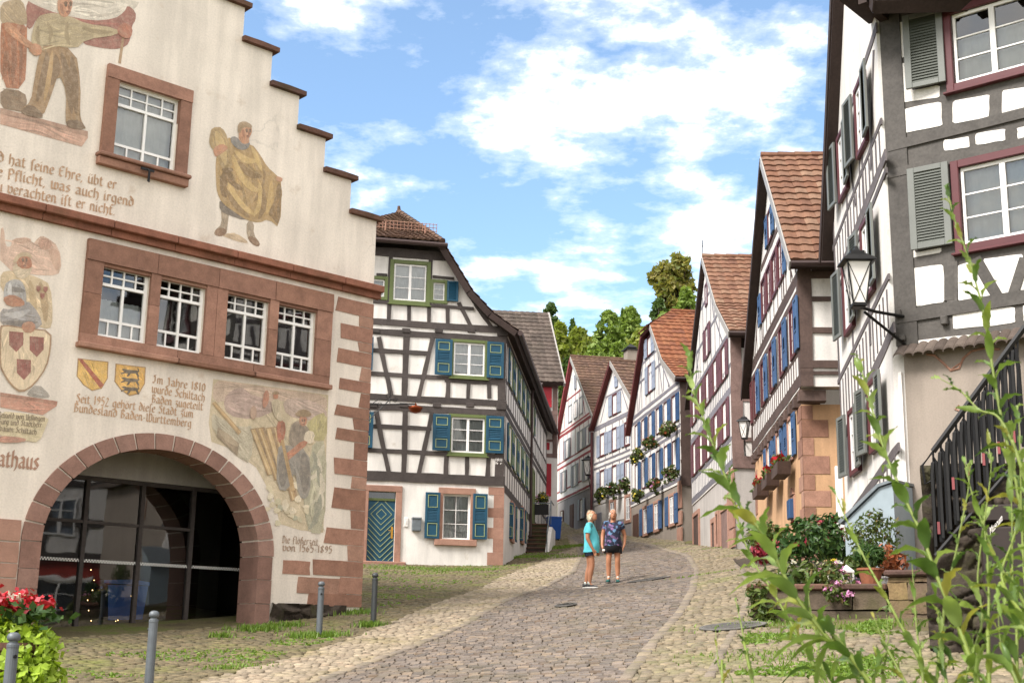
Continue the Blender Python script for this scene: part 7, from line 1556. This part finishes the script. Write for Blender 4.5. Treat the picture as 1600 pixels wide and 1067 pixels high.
joint_weeds('tiny weeds in the joints along the archway front', gp((10, 1066), (330, 1066), (560, 990), (380, 1000), (110, 1020)), 1600, .03)

# hydrangeas and pots in front of the ochre house
def on(fr, px, py, w): u, v = fr.uv(px, py, w); return fr.P(u, v, w)
def pl_at(px, py, Y): return at(px, py, Y)
plant('hydrangea', 'green hydrangea bush with pale cream heads against the ochre wall', 'bush', pl_at(1200, 872, 27), [((0, 0, .45), .3), ((.2, 0, .38), .28), ((-.2, 0, .4), .25), ((.05, -.1, .2), .3)], 'foliage_mid', 900, .07, [('cream', 14, .07)])
plant('flowering_shrub', 'dark shrub with wine red flowers in front of the ochre corner', 'bush', pl_at(1250, 890, 23), [((0, 0, .5), .32), ((.22, 0, .35), .28), ((-.25, -.05, .3), .28), ((.05, 0, .75), .15)], 'foliage_dark', 1000, .06, [('darkred', 26, .05)])
plant('flowering_shrub', 'tall dark green shrub with rusty blooms between ochre corner and white door leaf', 'bush', pl_at(1292, 890, 22), [((0, 0, .5), .3), ((.2, 0, .4), .25), ((-.15, 0, .7), .2), ((.1, 0, .8), .15)], 'foliage_dark', 1000, .06, [('darkred', 12, .05), ('yellow', 2, .05)])
plant('low_shrub', 'low dark red leaved plant at the foot of the hydrangea', 'bush', pl_at(1188, 876, 25), [((0, 0, .14), .2), ((.2, 0, .12), .15)], 'darkred', 260, .06, stems=False)
b = TW.P
plant('planter_flowers', 'white and yellow bedding flowers on the planter wall ledge', 'flowers', TW.P(TL*.38, TH+.06, -.55), [((0, 0, .16), .2), ((.3, 0, .16), .2), ((-.3, 0, .14), .18)], 'foliage_mid', 700, .05, [('white', 22, .035), ('yellow', 12, .03)], stems=False)
plant('petunia', 'pink petunia cascading over the planter wall ledge', 'flowers', TW.P(TL*.60, TH+.05, -.1), [((0, 0, .14), .17), ((.14, -.08, .02), .16), ((-.06, -.18, -.08), .13), ((.12, -.2, -.14), .1)], 'foliage_mid', 420, .04, [('pink', 48, .03)], stems=False)
plant('trailing_plant', 'green weeds hanging over the left end of the planter wall', 'plant', TW.P(.15, TH*.5, .12), [((0, 0, .1), .18), ((.1, 0, -.1), .15), ((-.05, 0, .3), .14)], 'foliage_mid', 420, .05, stems=False)
plant('potted_grass', 'terracotta pot of dark green grass on the planter wall', 'pot plant', TW.P(TL*.86, TH+.085, -.3), [((0, 0, .38), .15), ((.08, 0, .4), .12), ((-.08, 0, .4), .12)], 'foliage_dark', 500, .09, pot=(.17, .22, 'terracotta'), stems=False, asp=.12)
plant('potted_tree', 'airy small leaved potted tree behind the terracotta pot', 'pot plant', TW.P(TL*.82, TH+.02, -1.0), [((0, 0, .85), .25), ((.22, 0, .75), .2), ((-.2, 0, .8), .2), ((.05, 0, 1.02), .15), ((.3, 0, .95), .12), ((-.1, 0, .55), .2)], 'foliage_mid', 700, .04, pot=(.16, .24, 'darkpipe'))
plant('dry_plant', 'brown dried flower plant between the potted tree and the hatch', 'pot plant', TW.P(TL*.93, TH+.02, -.8), [((0, 0, .45), .2), ((.12, 0, .38), .18)], 'rust', 360, .05, pot=(.13, .2, 'white2'))
plant('bushy_pot', 'round green plant in a small pale pot left of the potted tree', 'pot plant', TW.P(TL*.70, TH+.02, -.8), [((0, 0, .33), .17)], 'foliage_mid', 300, .05, pot=(.12, .18, 'zinc'))
def lantern_pot():
    o = TW.P(TL*.665, TH+.06, -.5); T = thing('candle_lantern', 'little white candle lantern on the planter beside the pink petunia', 'lantern', o); m = MB()
    for x in (-.07, .07):
        for y in (-.07, .07): m.box(x-.01, x+.01, y-.01, y+.01, 0, .2)
    m.box(-.085, .085, -.085, .085, -.02, 0); m.box(-.085, .085, -.085, .085, .2, .22); m.add([(-.085, -.085, .221), (.085, -.085, .221), (.085, .085, .221), (-.085, .085, .221), (0, 0, .31)], [(0, 1, 4), (1, 2, 4), (2, 3, 4), (3, 0, 4), (3, 2, 1, 0)])
    m.put('frame', M['white2'], T); MB().lathe([(.03, 0), (.03, .09), (.004, .1)], 10).put('candle', M['cream'], T)
lantern_pot()

# ---------------------------------------------------------------- tall weeds growing up the near right corner
STEMM = m_paint('weed stem', '6f7d33', .2, .5)
WLEAF = m_leaf('willow herb leaf', ['3f5728', '5c7534', '7a9046', '4d662f', '8e9f5c', '728a3c', '9c9448'], .34, .35)
def weed(lab, path, Y0, Y1, leaf=.13, dens=17, start=0.0, r0=.0068, wide=1.0, tip=True, dry=0, branch=()):
    n = len(path); pts = [at(x, y, Y0+(Y1-Y0)*i/(n-1)) for i, (x, y) in enumerate(path)]
    dirv = pts[0]-pts[1]; hh = pts[0].z-g1(pts[0].x, pts[0].y)+.05; k_ = hh/max(.02, -dirv.z); k_ = min(k_, .9/max(.01, sqrt(dirv.x**2+dirv.y**2))); foot = pts[0]+dirv*k_; foot.z = g1(foot.x, foot.y)-.05
    if pts[0].z-foot.z > .08: pts = [foot]+pts; n0 = 1
    else: n0 = 0
    # smooth the path
    fine = []
    for i in range(len(pts)-1):
        p0, p1, p2, p3 = pts[max(0, i-1)], pts[i], pts[i+1], pts[min(len(pts)-1, i+2)]
        for k in range(6):
            t = k/6; fine.append(.5*((2*p1)+(p2-p0)*t+(2*p0-5*p1+4*p2-p3)*t*t+(3*p1-p0-3*p2+p3)*t**3))
    fine.append(pts[-1]); base = fine[0].copy(); T = thing('tall_weed', lab, 'weed', base, 0, 'tall weeds in the near right corner')
    loc = [p-base for p in fine]; L = sum((b-a).length for a, b in zip(loc, loc[1:])); m = MB()
    m.tube(loc, [r0*(1-.8*i/(len(loc)-1)) for i in range(len(loc))], 7); m.put('stem', STEMM, T, smooth=True)
    lf = MB(); s = 0; acc = 0; nl = int(L*dens*1.25); step = L/nl; ang = random.random()*6; cum = [0]
    for a, b in zip(loc, loc[1:]): cum.append(cum[-1]+(b-a).length)
    s0 = max(start*L, cum[6*n0]*.85)
    for k in range(nl+1):
        s = k*step
        if s < s0: continue
        i = max(j for j in range(len(cum)) if cum[j] <= s+1e-9); i = min(i, len(loc)-2); t = (s-cum[i])/(cum[i+1]-cum[i]); p = loc[i].lerp(loc[i+1], min(1, t)); d = (loc[i+1]-loc[i]).normalized()
        q = s/L; ll = leaf*(.35+.65*min(1, (1-q)*3.2+.15))*random.uniform(.75, 1.15); ang += 2.4+random.uniform(-.3, .3)
        a = d.cross(Vector((0, 1, 0))).normalized(); b = d.cross(a); o = a*cos(ang)+b*sin(ang); el = .35+.8*q**2; dr = (o*cos(el)+d*sin(el)).normalized(); side = dr.cross(d).normalized(); nrm = side.cross(dr).normalized()
        if nrm.z < 0: nrm = -nrm
        w = ll*wide*random.uniform(.07, .108); N = 7; droop = random.uniform(.35, 1.0)*(1.25-q); tw = random.uniform(-.5, .5); vs = []
        for j in range(N+1):
            u = j/N; wd = w*(sin(pi*min(1, u**.75))**.9)*(1 if u < .99 else 0)+.0008; c = p+dr*(ll*u)-Vector((0, 0, 1))*ll*droop*u*u+nrm*ll*.10*sin(u*pi)
            sd = side*cos(tw*u)+nrm*sin(tw*u); wv = .004*sin(u*19+k); vs += [c-sd*wd+nrm*(wd*.38+wv), c-nrm*.001, c+sd*wd+nrm*(wd*.38-wv)]
        lf.add(vs, [f for j in range(N) for f in ((j*3, j*3+1, j*3+4, j*3+3), (j*3+1, j*3+2, j*3+5, j*3+4))])
    lf.put('foliage', WLEAF, T, smooth=True); return T
weed('leaning tall weed with big leaves, leftmost of the high stems', [(1366, 1075), (1300, 1004), (1240, 925), (1195, 838), (1150, 780), (1118, 705), (1098, 650), (1084, 612), (1076, 560)], 3.3, 3.7, .15, 36, .1, wide=1.3)
weed('thin weed in front of the planter wall whose tip bends left over the road margin', [(1290, 1075), (1245, 990), (1205, 920), (1172, 868), (1150, 800), (1140, 742)], 3.9, 4.2, .11, 28, .1, .006, wide=1.3)
weed('tall weed leaning left before the beige wall, rising from the dark rubble to the lantern', [(1532, 1075), (1500, 985), (1466, 905), (1440, 835), (1410, 770), (1385, 712), (1366, 650), (1352, 600), (1342, 562)], 3.2, 3.6, .135, 30, .1, wide=1.4)
weed('tallest weed, reaching up in front of the lower right window', [(1618, 905), (1600, 830), (1585, 740), (1566, 660), (1550, 570), (1536, 485), (1512, 400), (1492, 345), (1480, 298)], 3.2, 3.5, .12, 28, .1, .0062, wide=1.25)
weed('medium weed in front of the terracotta pot', [(1460, 1075), (1420, 1000), (1380, 925), (1350, 870), (1322, 810), (1306, 772)], 3.6, 3.9, .105, 21, .1, .0058)
weed('weed with narrow leaves before the dark board, right of the railing foot', [(1625, 985), (1590, 925), (1560, 880), (1540, 830), (1520, 775), (1508, 725)], 3.3, 3.5, .12, 20, .05, .0055)
weed('upright pale weed stem with drooping leaves before the dark board', [(1546, 1075), (1544, 1000), (1545, 930), (1542, 860), (1536, 812)], 3.1, 3.2, .12, 24, .1, .0058)
weed('short weed over the manhole cover at the road margin', [(1178, 1075), (1166, 1020), (1158, 975), (1150, 940)], 3.6, 3.7, .07, 24, .05, .005)
weed('small weed with bright tip below the stone pillar', [(1420, 1075), (1400, 1040), (1382, 1005), (1366, 965)], 3.4, 3.5, .085, 30, .05, .005)
weed('small bushy weed in front of the dark rubble wall', [(1480, 1075), (1474, 1035), (1470, 1000), (1466, 962)], 3.3, 3.4, .095, 34, .05, .005)
weed('spreading weed from the right edge in front of the dark rubble', [(1620, 800), (1585, 700), (1560, 652), (1530, 640), (1500, 610), (1470, 592)], 3.0, 3.2, .11, 22, .1, .005)
weed('curving weed low at the right edge over the board bottom', [(1625, 1000), (1590, 950), (1565, 900), (1580, 850), (1600, 790)], 2.9, 3.0, .13, 22, .05, .0055)
weed('side shoot weed between the pillar and the railing', [(1470, 1000), (1478, 930), (1492, 870), (1502, 820), (1512, 770), (1516, 730)], 3.5, 3.6, .09, 24, .2, .005)
for k, (x, y, lab) in enumerate([(1335, 1050, 'low leafy weed at the bottom edge below the potted tree'), (1520, 1030, 'low leafy weed at the bottom edge under the dark rubble')]):
    weed(lab, [(x+25, 1110), (x+12, 1080), (x+4, 1040), (x, y-30)], 3.3, 3.4, .085, 24, 0, .005)

for k, (x0, y0, x1, y1, Y, lf, lab) in enumerate([(1300, 1090, 1262, 905, 3.7, .10, 'leaning weed before the pink petunia'), (1445, 1090, 1425, 880, 3.4, .11, 'upright weed before the tan pillar'), (1500, 1090, 1545, 700, 3.3, .12, 'long weed before the railing, leaning right'),
    (1590, 1090, 1578, 760, 3.1, .13, 'tall weed before the dark board near the right edge'), (1610, 1060, 1590, 640, 3.05, .13, 'tall weed at the right edge before the upper railing'), (1350, 1090, 1385, 960, 3.5, .10, 'short weed leaning right before the pillar foot'), (1600, 1090, 1560, 960, 2.9, .13, 'broad leaved weed in the bottom right corner'), (1130, 1090, 1118, 985, 4.0, .07, 'thin weed at the road edge left of the manhole')]):
    mx_, my_ = (x0+x1)/2+(x1-x0)*.12, (y0+y1)/2
    weed(lab, [(x0, y0), (mx_+6, my_+(y0-my_)*.4), (mx_, my_), (x1+3, y1+40), (x1, y1)], Y, Y+.15, lf*1.1, 15, .02, .0045)

# ---------------------------------------------------------------- trees on the hill
def tree(lab, px, ptop, pbase, Y, wpx, leafmat, n, lsz, cat='tree', name='broadleaf_tree', conifer=False, group=None, trunk_h=.25):
    top = at(px, ptop, Y); x, y = top.x, top.y; gz0 = g1(x, y)-.3; H = top.z-gz0; w = wpx/F*Y/2; zb = max(gz0+H*trunk_h, at(px, pbase, Y).z); T = thing(name, lab, cat, (x, y, gz0), random.random()*6, group); m = MB()
    m.tube([(0, 0, 0), (.1, 0, H*.4), (-.05, .1, H*.75), (0, 0, H*.97)], [H*.022, H*.016, H*.009, .02], 8); h0 = zb-gz0; cl = []
    if conifer:
        for i in range(26):
            t = i/26; z = h0+(H-h0)*t; r = w*(1-t)**.9*random.uniform(.7, 1.1)+.1; 
            for q in range(5): a = q*1.257+i; cl.append(((r*.6*cos(a), r*.6*sin(a), z-r*.15), r*.42)); m.tube([(0, 0, z), (r*cos(a), r*sin(a), z-r*.2)], [.05, .015], 5)
    else:
        for i in range(95):
            t = random.random()**.9; z = h0+(H-h0)*t; R_ = w*(sin(pi*min(1, .12+t*.86)))**.6*random.uniform(.5, 1.05); a = random.random()*2*pi; rr = R_*random.uniform(.35, .9); c = (rr*cos(a), rr*sin(a), z); cl.append((c, w*random.uniform(.10, .24)))
            if i % 3 == 0: m.tube([(0, 0, max(.3, z*.55)), (c[0]*.5, c[1]*.5, z*.8), c], [H*.008, H*.005, .02], 5)
    m.put('trunk', M['bark'], T); C, d = clump_points(cl, int(n*1.5), .2); V, Fq = leafcloud(C+RNG.normal(0, w*.05, C.shape), lsz*.85, outward=d*.5, aspect=.6); np_obj('crown', V, Fq, leafmat, T)
TL1 = m_leaf('autumn tinted leaves', ['6c6c38', '84793e', '787f42', '8f8248', '5f6c38'], .4); TL2 = m_leaf('fresh green leaves', ['667a38', '7d9046', '718540', '92a258'], .35); TL3 = m_leaf('dark green leaves', ['42552c', '526636', '4a5e30', '5f7640'], .3); TL4 = m_leaf('yellow green leaves', ['76843a', '8c9440', '6f7d34', '9a9a4c'], .35)
GRP = 'trees on the hill above the roofs'
for (lab, px, pt, pb, Y, wp, lm, n, ls, con) in [
    ('tall rounded broadleaf tree with browning crown standing above the orange roof', 1053, 402, 495, 118, 96, TL1, 4600, .34, 0), ('bright green bush tree at the foot of the browning tree', 1072, 455, 520, 112, 50, TL2, 1500, .35, 0), ('dark small tree left of the browning tree foot', 1030, 470, 520, 116, 36, TL3, 1300, .3, 0),
    ('feathery fresh green tree in the middle of the hill skyline', 952, 492, 570, 120, 66, TL2, 3200, .3, 0), ('taller loose green tree right of the hill gap', 985, 485, 560, 128, 62, TL2, 2600, .3, 0), ('yellow green tree behind the red timbered roof', 905, 518, 600, 112, 66, TL4, 3200, .32, 0),
    ('green tree beside the grey brown tiled roof', 876, 508, 600, 108, 46, TL4, 2600, .3, 0), ('dark tree peeping over the grey brown roof ridge', 860, 478, 560, 122, 40, TL3, 1800, .3, 0), ('slim dark spruce on the skyline left of the gap', 895, 497, 560, 130, 20, TL3, 1500, .28, 1), ('small spruce at the skyline gap', 937, 500, 560, 134, 18, TL3, 1300, .28, 1), ('slim spruce on the skyline right of the gap', 973, 482, 540, 136, 16, TL3, 1200, .28, 1),
    ('round green tree behind the brown double roofs', 930, 545, 610, 104, 60, TL2, 2600, .3, 0), ('yellowish tree behind the chimney', 1000, 520, 600, 104, 60, TL4, 2600, .3, 0), ('dense green tree behind the chimney roof', 968, 538, 610, 100, 56, TL2, 2400, .3, 0), ('low tree behind the red gable tip', 890, 560, 640, 96, 46, TL3, 2200, .28, 0), ('green tree behind the bright orange roof ridge', 1040, 492, 560, 106, 60, TL2, 2200, .3, 0),
    ('dark tree filling the gap above the red shutters', 878, 600, 680, 92, 36, TL3, 2000, .26, 0), ('dark hedge tree behind the petrol house roof', 830, 520, 620, 116, 60, TL3, 1500, .35, 0)]:
    tree(lab, px, pt, pb, Y, wp, lm, n, ls, conifer=bool(con), name='spruce' if con else 'broadleaf_tree', group=GRP, trunk_h=.12)
# ---------------------------------------------------------------- two people
SKIN = m_paint('sun tanned skin', 'b07a5c', .1, .5); HAIRM = m_paint('short blond grey hair', 'd8cbb0', .2, .7); HAIRW = m_paint('short white hair', 'd8d4cc', .12, .7)
TURQ = m_paint('turquoise cotton', '5bb8c2', .1, .9); NAVY = m_paint('dark navy cloth', '1b2230', .15, .9); BLACK = m_paint('black cloth', '17171a', .15, .9)
def m_print():
    t = NT('dark floral print'); v = t.n('ShaderNodeTexVoronoi'); v.inputs['Scale'].default_value = 16; t.L.new(t.tc.outputs['Object'], v.inputs['Vector'])
    c = t.ramp(v.outputs['Color'], [(.0, hexc('161a2c')), (.45, hexc('20263c')), (.55, hexc('5d7fa0')), (.62, hexc('1d2236')), (.8, hexc('7d5c86')), (.9, hexc('20263c'))]); t.base(c); t.set(Roughness=.9); return t.m
PRINT = m_print(); SHOE = m_paint('dark trainers', '2a2a2c', .15, .6); SOLE = m_paint('white sole', 'd6d3cd', .05, .6); TEAL = m_paint('teal trainers', '1f5550', .15, .6); SOCK = m_paint('pale socks', 'c8cdc6', .05, .9)
def skin_obj(name, verts, edges, rad, mat, parent, sub=2):
    me = bpy.data.meshes.new(name); me.from_pydata([tuple(v) for v in verts], edges, []); me.materials.append(mat); o = link(name, me, WORLD[parent.name], parent)
    md = o.modifiers.new('skin', 'SKIN'); md.use_smooth_shade = True
    for i, r in enumerate(rad): me.skin_vertices[0].data[i].radius = (r, r) if not isinstance(r, tuple) else r
    me.skin_vertices[0].data[0].use_root = True; ss = o.modifiers.new('sub', 'SUBSURF'); ss.levels = sub; ss.render_levels = sub; return o
def person(lab, c, rz, pose):
    T = thing('person', lab, 'person', c, rz); V = []; E = []; Rd = []
    def add(p, r, par=None): V.append(p); Rd.append(r); i = len(V)-1; (E.append((par, i)) if par is not None else None); return i
    pel = add((0, 0, .94), .13); bel = add((.02, 0, 1.10), .125, pel); che = add((0, 0, 1.27), .13, bel); nb = add((-.01, 0, 1.42), .065, che); nk = add((.0, 0, 1.485), .055, nb)
    hx, hy, hz = pose['head']; h0 = add((.015+hx*.3, hy*.3, 1.555), .066, nk); h1 = add((.01+hx, hy, 1.60), .072, h0); h2 = add((hx*.8, hy*.8, 1.645), .055, h1)
    for s in (-1, 1):
        hip, knee, calf, ank, heel, toe = pose['leg'][s]; a = add(hip, .1, pel); b = add(knee, .066, a); c_ = add(calf, .069, b); d = add(ank, .042, c_); toe_ = tuple(Vector(ank).lerp(Vector(toe), .5)); e = add((toe_[0], toe_[1], .045), .024, d)
        sh, el, wr, palm = pose['arm'][s]; a = add(sh, .062, che); b = add(el, .049, a); w = add(wr, .033, b); p = add(palm, .028, w)
        pv = Vector(palm); dv = (pv-Vector(wr)).normalized(); sd = Vector((1, 0, 0)) if abs(dv.x) < .6 else Vector((0, 0, 1)); sd = (sd-dv*sd.dot(dv)).normalized(); cu = dv.cross(sd)*s
        for k, (off, ln) in enumerate(((-.024, .058), (-.008, .066), (.008, .062), (.023, .048))):
            f1 = add(tuple(pv+sd*off+dv*.035), .010, p); f2 = add(tuple(pv+sd*off*1.1+dv*(.035+ln*.55)-cu*.008), .009, f1); add(tuple(pv+sd*off*1.1+dv*(.035+ln)-cu*.024), .008, f2)
        t1 = add(tuple(pv+sd*.034-dv*.01), .011, p); add(tuple(pv+sd*.05+dv*.03-cu*.01), .009, t1)
    skin_obj('body', V, E, Rd, SKIN, T)
    # face: brow, nose, mouth, ears, eyes built on the head's own axes
    yaw, pit = pose['face']; Hm = Matrix.Translation((.015+hx, hy, 1.615)) @ Matrix.Rotation(yaw, 4, 'Z') @ Matrix.Rotation(-pit, 4, 'Y')
    hd = MB(); hd.rings([(.005, 0, -.125, .03, .03), (.02, 0, -.115, .055, .045), (.015, 0, -.085, .08, .06), (.01, 0, -.04, .092, .072), (.002, 0, .01, .1, .078), (-.004, 0, .06, .098, .076), (-.01, 0, .095, .078, .062), (-.012, 0, .118, .03, .026)], 16)
    hd.add([(.100, -.014, -.035), (.100, .014, -.035), (.098, .006, .018), (.098, -.006, .018), (.128, 0, -.03)], [(0, 1, 4), (1, 2, 4), (2, 3, 4), (3, 0, 4)])
    hd.v = [tuple(Hm @ Vector(v)) for v in hd.v]; h = hd.put('head', SKIN, T, smooth=True)
    ey = MB(); [ey.blob((.09, s*.032, .012), .011, 8, 0) for s in (-1, 1)]; ey.v = [tuple(Hm @ Vector(v)) for v in ey.v]; ey.put('eyes', BLACK, h)
    mo = MB().rings([(.094, 0, -.072, .005, .024), (.098, 0, -.066, .006, .026), (.094, 0, -.06, .005, .022)], 10); mo.v = [tuple(Hm @ Vector(v)) for v in mo.v]; mo.put('mouth', M['trimred'], h)
    er = MB(); [er.blob((-.012, s*.08, -.01), .03, 8, 0, (.6, .35, 1)) for s in (-1, 1)]; er.v = [tuple(Hm @ Vector(v)) for v in er.v]; er.put('ears', SKIN, h, smooth=True)
    ha = MB(); ns = 18; rows_ = 9; vs = []
    for i in range(rows_):
        for k in range(ns):
            a = 2*pi*k/ns; front = max(0, cos(a)); lo = -.085+.105*front**.7+.02*abs(sin(a)); z = .128-(.128-lo)*(i/(rows_-1)); zz = min(1, max(0, (.128-z)/.2)); rr = sqrt(max(.02, 1-(1-min(1, zz*1.25))**2)); vs.append((-.012+.108*rr*cos(a)*(1+random.uniform(-.03, .03)), .088*rr*sin(a)*(1+random.uniform(-.03, .03)), z+random.uniform(-.004, .004)))
    ha.add(vs, [(i*ns+k, (i+1)*ns+k, (i+1)*ns+(k+1) % ns, i*ns+(k+1) % ns) for i in range(rows_-1) for k in range(ns)]+[tuple(range(ns))]); ha.v = [tuple(Hm @ Vector(v)) for v in ha.v]; hob = ha.put('hair', pose['hair'], T, smooth=True)
    vs_ = np.array(ha.v); vs_ = vs_[RNG.integers(0, len(vs_), 380)]; V_, F_ = leafcloud(vs_+RNG.normal(0, .006, vs_.shape), .022, aspect=.22); np_obj('hair_tuft', V_, F_, pose['hair'], hob)
    # clothes
    rr = []
    for a, b in zip(pose['shirt'], pose['shirt'][1:]): rr += [tuple(p+(q-p)*t/4 for p, q in zip(a, b)) for t in range(4)]
    sm = MB(); sm.rings(rr+[pose['shirt'][-1]], 32); sm.f = sm.f[:-2]; sm.v = [(x*(1+.035*sin(6*atan2(y, x)+z*11)+.02*sin(23*z+3*atan2(y, x))), y*(1+.03*sin(5*atan2(y, x)-z*14)), z+.006*sin(4*atan2(y, x))) for x, y, z in sm.v]; sh = sm.put('shirt', pose['shirtmat'], T, smooth=True)
    for s in (-1, 1):
        a, e = Vector(pose['arm'][s][0]), Vector(pose['arm'][s][1]); k = pose['sleeve']; sl = MB().tube([a+(Vector((0, 0, 1.42))-a)*.55, a+Vector((0, 0, .015)), a.lerp(e, k*.5), a.lerp(e, k)], [.075, .082, .076, .074], 12); sl.f = sl.f[:-2]; sl.put('sleeve', pose['shirtmat'], sh, smooth=True)
    st = MB(); st.rings(pose['short_top'], 18); so = st.put('shorts', pose['shortmat'], T, smooth=True)
    for s in (-1, 1):
        hip, knee = Vector(pose['leg'][s][0]), Vector(pose['leg'][s][1]); lg = MB().tube([hip+Vector((0, 0, .04)), hip.lerp(knee, .2), hip.lerp(knee, pose['shortlen'])], [.11, .116, pose['hem']], 14); lg.f = lg.f[:-2]; lg.put('short_leg', pose['shortmat'], so, smooth=True)
        ank, toe = Vector(pose['leg'][s][3]), Vector(pose['leg'][s][5]); d = (toe-ank); d.z = 0; d.normalize(); n = Vector((-d.y, d.x, 0)); b = Vector((ank.x, ank.y, 0))-d*.06; sh_ = MB(); vs = []
        prof = [(-.02, .035, .09), (.04, .04, .105), (.1, .042, .085), (.17, .046, .06), (.23, .042, .045), (.265, .02, .03)]
        for x, w, hh in prof: vs += [b+d*x-n*w+Vector((0, 0, .022)), b+d*x-n*w*.75+Vector((0, 0, hh*.8)), b+d*x+Vector((0, 0, hh)), b+d*x+n*w*.75+Vector((0, 0, hh*.8)), b+d*x+n*w+Vector((0, 0, .022))]
        fs = [(i*5+k, i*5+k+1, i*5+k+6, i*5+k+5) for i in range(5) for k in range(4)]+[(4, 3, 2, 1, 0), (25, 26, 27, 28, 29)]+[(i*5, i*5+5, i*5+9, i*5+4) for i in range(5)]
        sh_.add(vs, fs); sho = sh_.put('shoe', pose['shoe'], T, smooth=True); so_ = MB(); out = [b+d*x-n*(w+.004) for x, w, hh in prof]+[b+d*x+n*(w+.004) for x, w, hh in prof[::-1]]; so_.hprism([(p.x, p.y) for p in out], 0, .024); so_.put('sole', pose['sole'], sho)
        sk = MB().lathe([(.042, .07), (.041, .115), (.042, .14)], 12, (ank.x, ank.y, 0)); sk.put('sock', SOCK, T, smooth=True)
    return T
def mirror(d): return d
mc = at(922, 921, 30.0); mc.z = g1(mc.x, mc.y)+.04
LG = lambda y, x0, xk, xa, tx, ty: ((x0, y, .87), (xk+.02, y*1.08, .49), (xk-.02, y*1.08, .34), (xa, y*1.05, .09), (xa-.05, y, .03), (xa+tx, y*1.05+ty, .045))
person('person in a turquoise shirt and dark shorts, hands down, looking up to the right', mc, radians(-8), dict(head=(.02, 0, 0), face=(radians(-12), radians(24)), hair=HAIRM, shirtmat=TURQ, shortmat=NAVY, shoe=SHOE, sole=SOLE, sleeve=.62, shortlen=.42, hem=.112,
    leg={-1: LG(-.085, .0, .03, -.01, .15, -.02), 1: LG(.085, -.02, -.04, -.1, .15, .02)},
    arm={-1: ((-.01, -.2, 1.37), (-.05, -.235, 1.10), (.06, -.215, .88), (.10, -.20, .80)), 1: ((-.01, .2, 1.37), (-.04, .235, 1.10), (.10, .2, .9), (.14, .19, .82))},
    shirt=[(.02, 0, .79, .178, .215), (.035, 0, .92, .18, .208), (.04, 0, 1.02, .175, .195), (.025, 0, 1.15, .165, .185), (.0, 0, 1.28, .145, .195), (-.01, 0, 1.37, .115, .2), (-.01, 0, 1.425, .085, .14), (-.005, 0, 1.455, .066, .075)], short_top=[(.02, 0, .80, .13, .18), (.025, 0, .9, .13, .175), (.03, 0, .98, .125, .16)]))
wc = at(958, 912.5, 32.0); wc.z = g1(wc.x, wc.y)+.04
LW = lambda y, o: ((.0, y, .87), (.03, y*1.12+o, .5), (-.01, y*1.14+o, .35), (-.01, y*1.15+o, .09), (-.05, y*1.15+o, .03), (.14, y*1.3+o, .045))
wm = person('person in a dark patterned top and black shorts with white hair, facing down the street', wc, radians(-96), dict(head=(.015, 0, 0), face=(radians(12), radians(10)), hair=HAIRW, shirtmat=PRINT, shortmat=BLACK, shoe=TEAL, sole=TEAL, sleeve=.36, shortlen=.50, hem=.118,
    leg={-1: LW(-.095, 0), 1: LW(.095, 0)},
    arm={-1: ((-.01, -.19, 1.37), (-.05, -.255, 1.10), (.03, -.265, .88), (.06, -.245, .80)), 1: ((-.01, .19, 1.37), (-.1, .28, 1.12), (-.03, .27, .90), (.0, .245, .83))},
    shirt=[(.0, 0, .86, .165, .215), (.01, 0, .95, .165, .205), (.01, 0, 1.05, .155, .19), (.01, 0, 1.17, .15, .185), (.01, 0, 1.28, .14, .19), (-.01, 0, 1.37, .11, .19), (-.01, 0, 1.415, .09, .15), (0, 0, 1.425, .085, .12)], short_top=[(0, 0, .70, .16, .215), (0, 0, .86, .165, .21), (.0, 0, .95, .15, .19)]))
tag(wm, None, None)
pa = WORLD[wm.name] @ Vector((.085, -.225, .745)); tis = thing('paper_cup', 'small white folded paper held in the hand of the person with the dark top', 'paper', pa); MB().box(-.03, .03, -.05, .05, -.02, .03, .008).put('sheet', M['sashwhite'], tis)
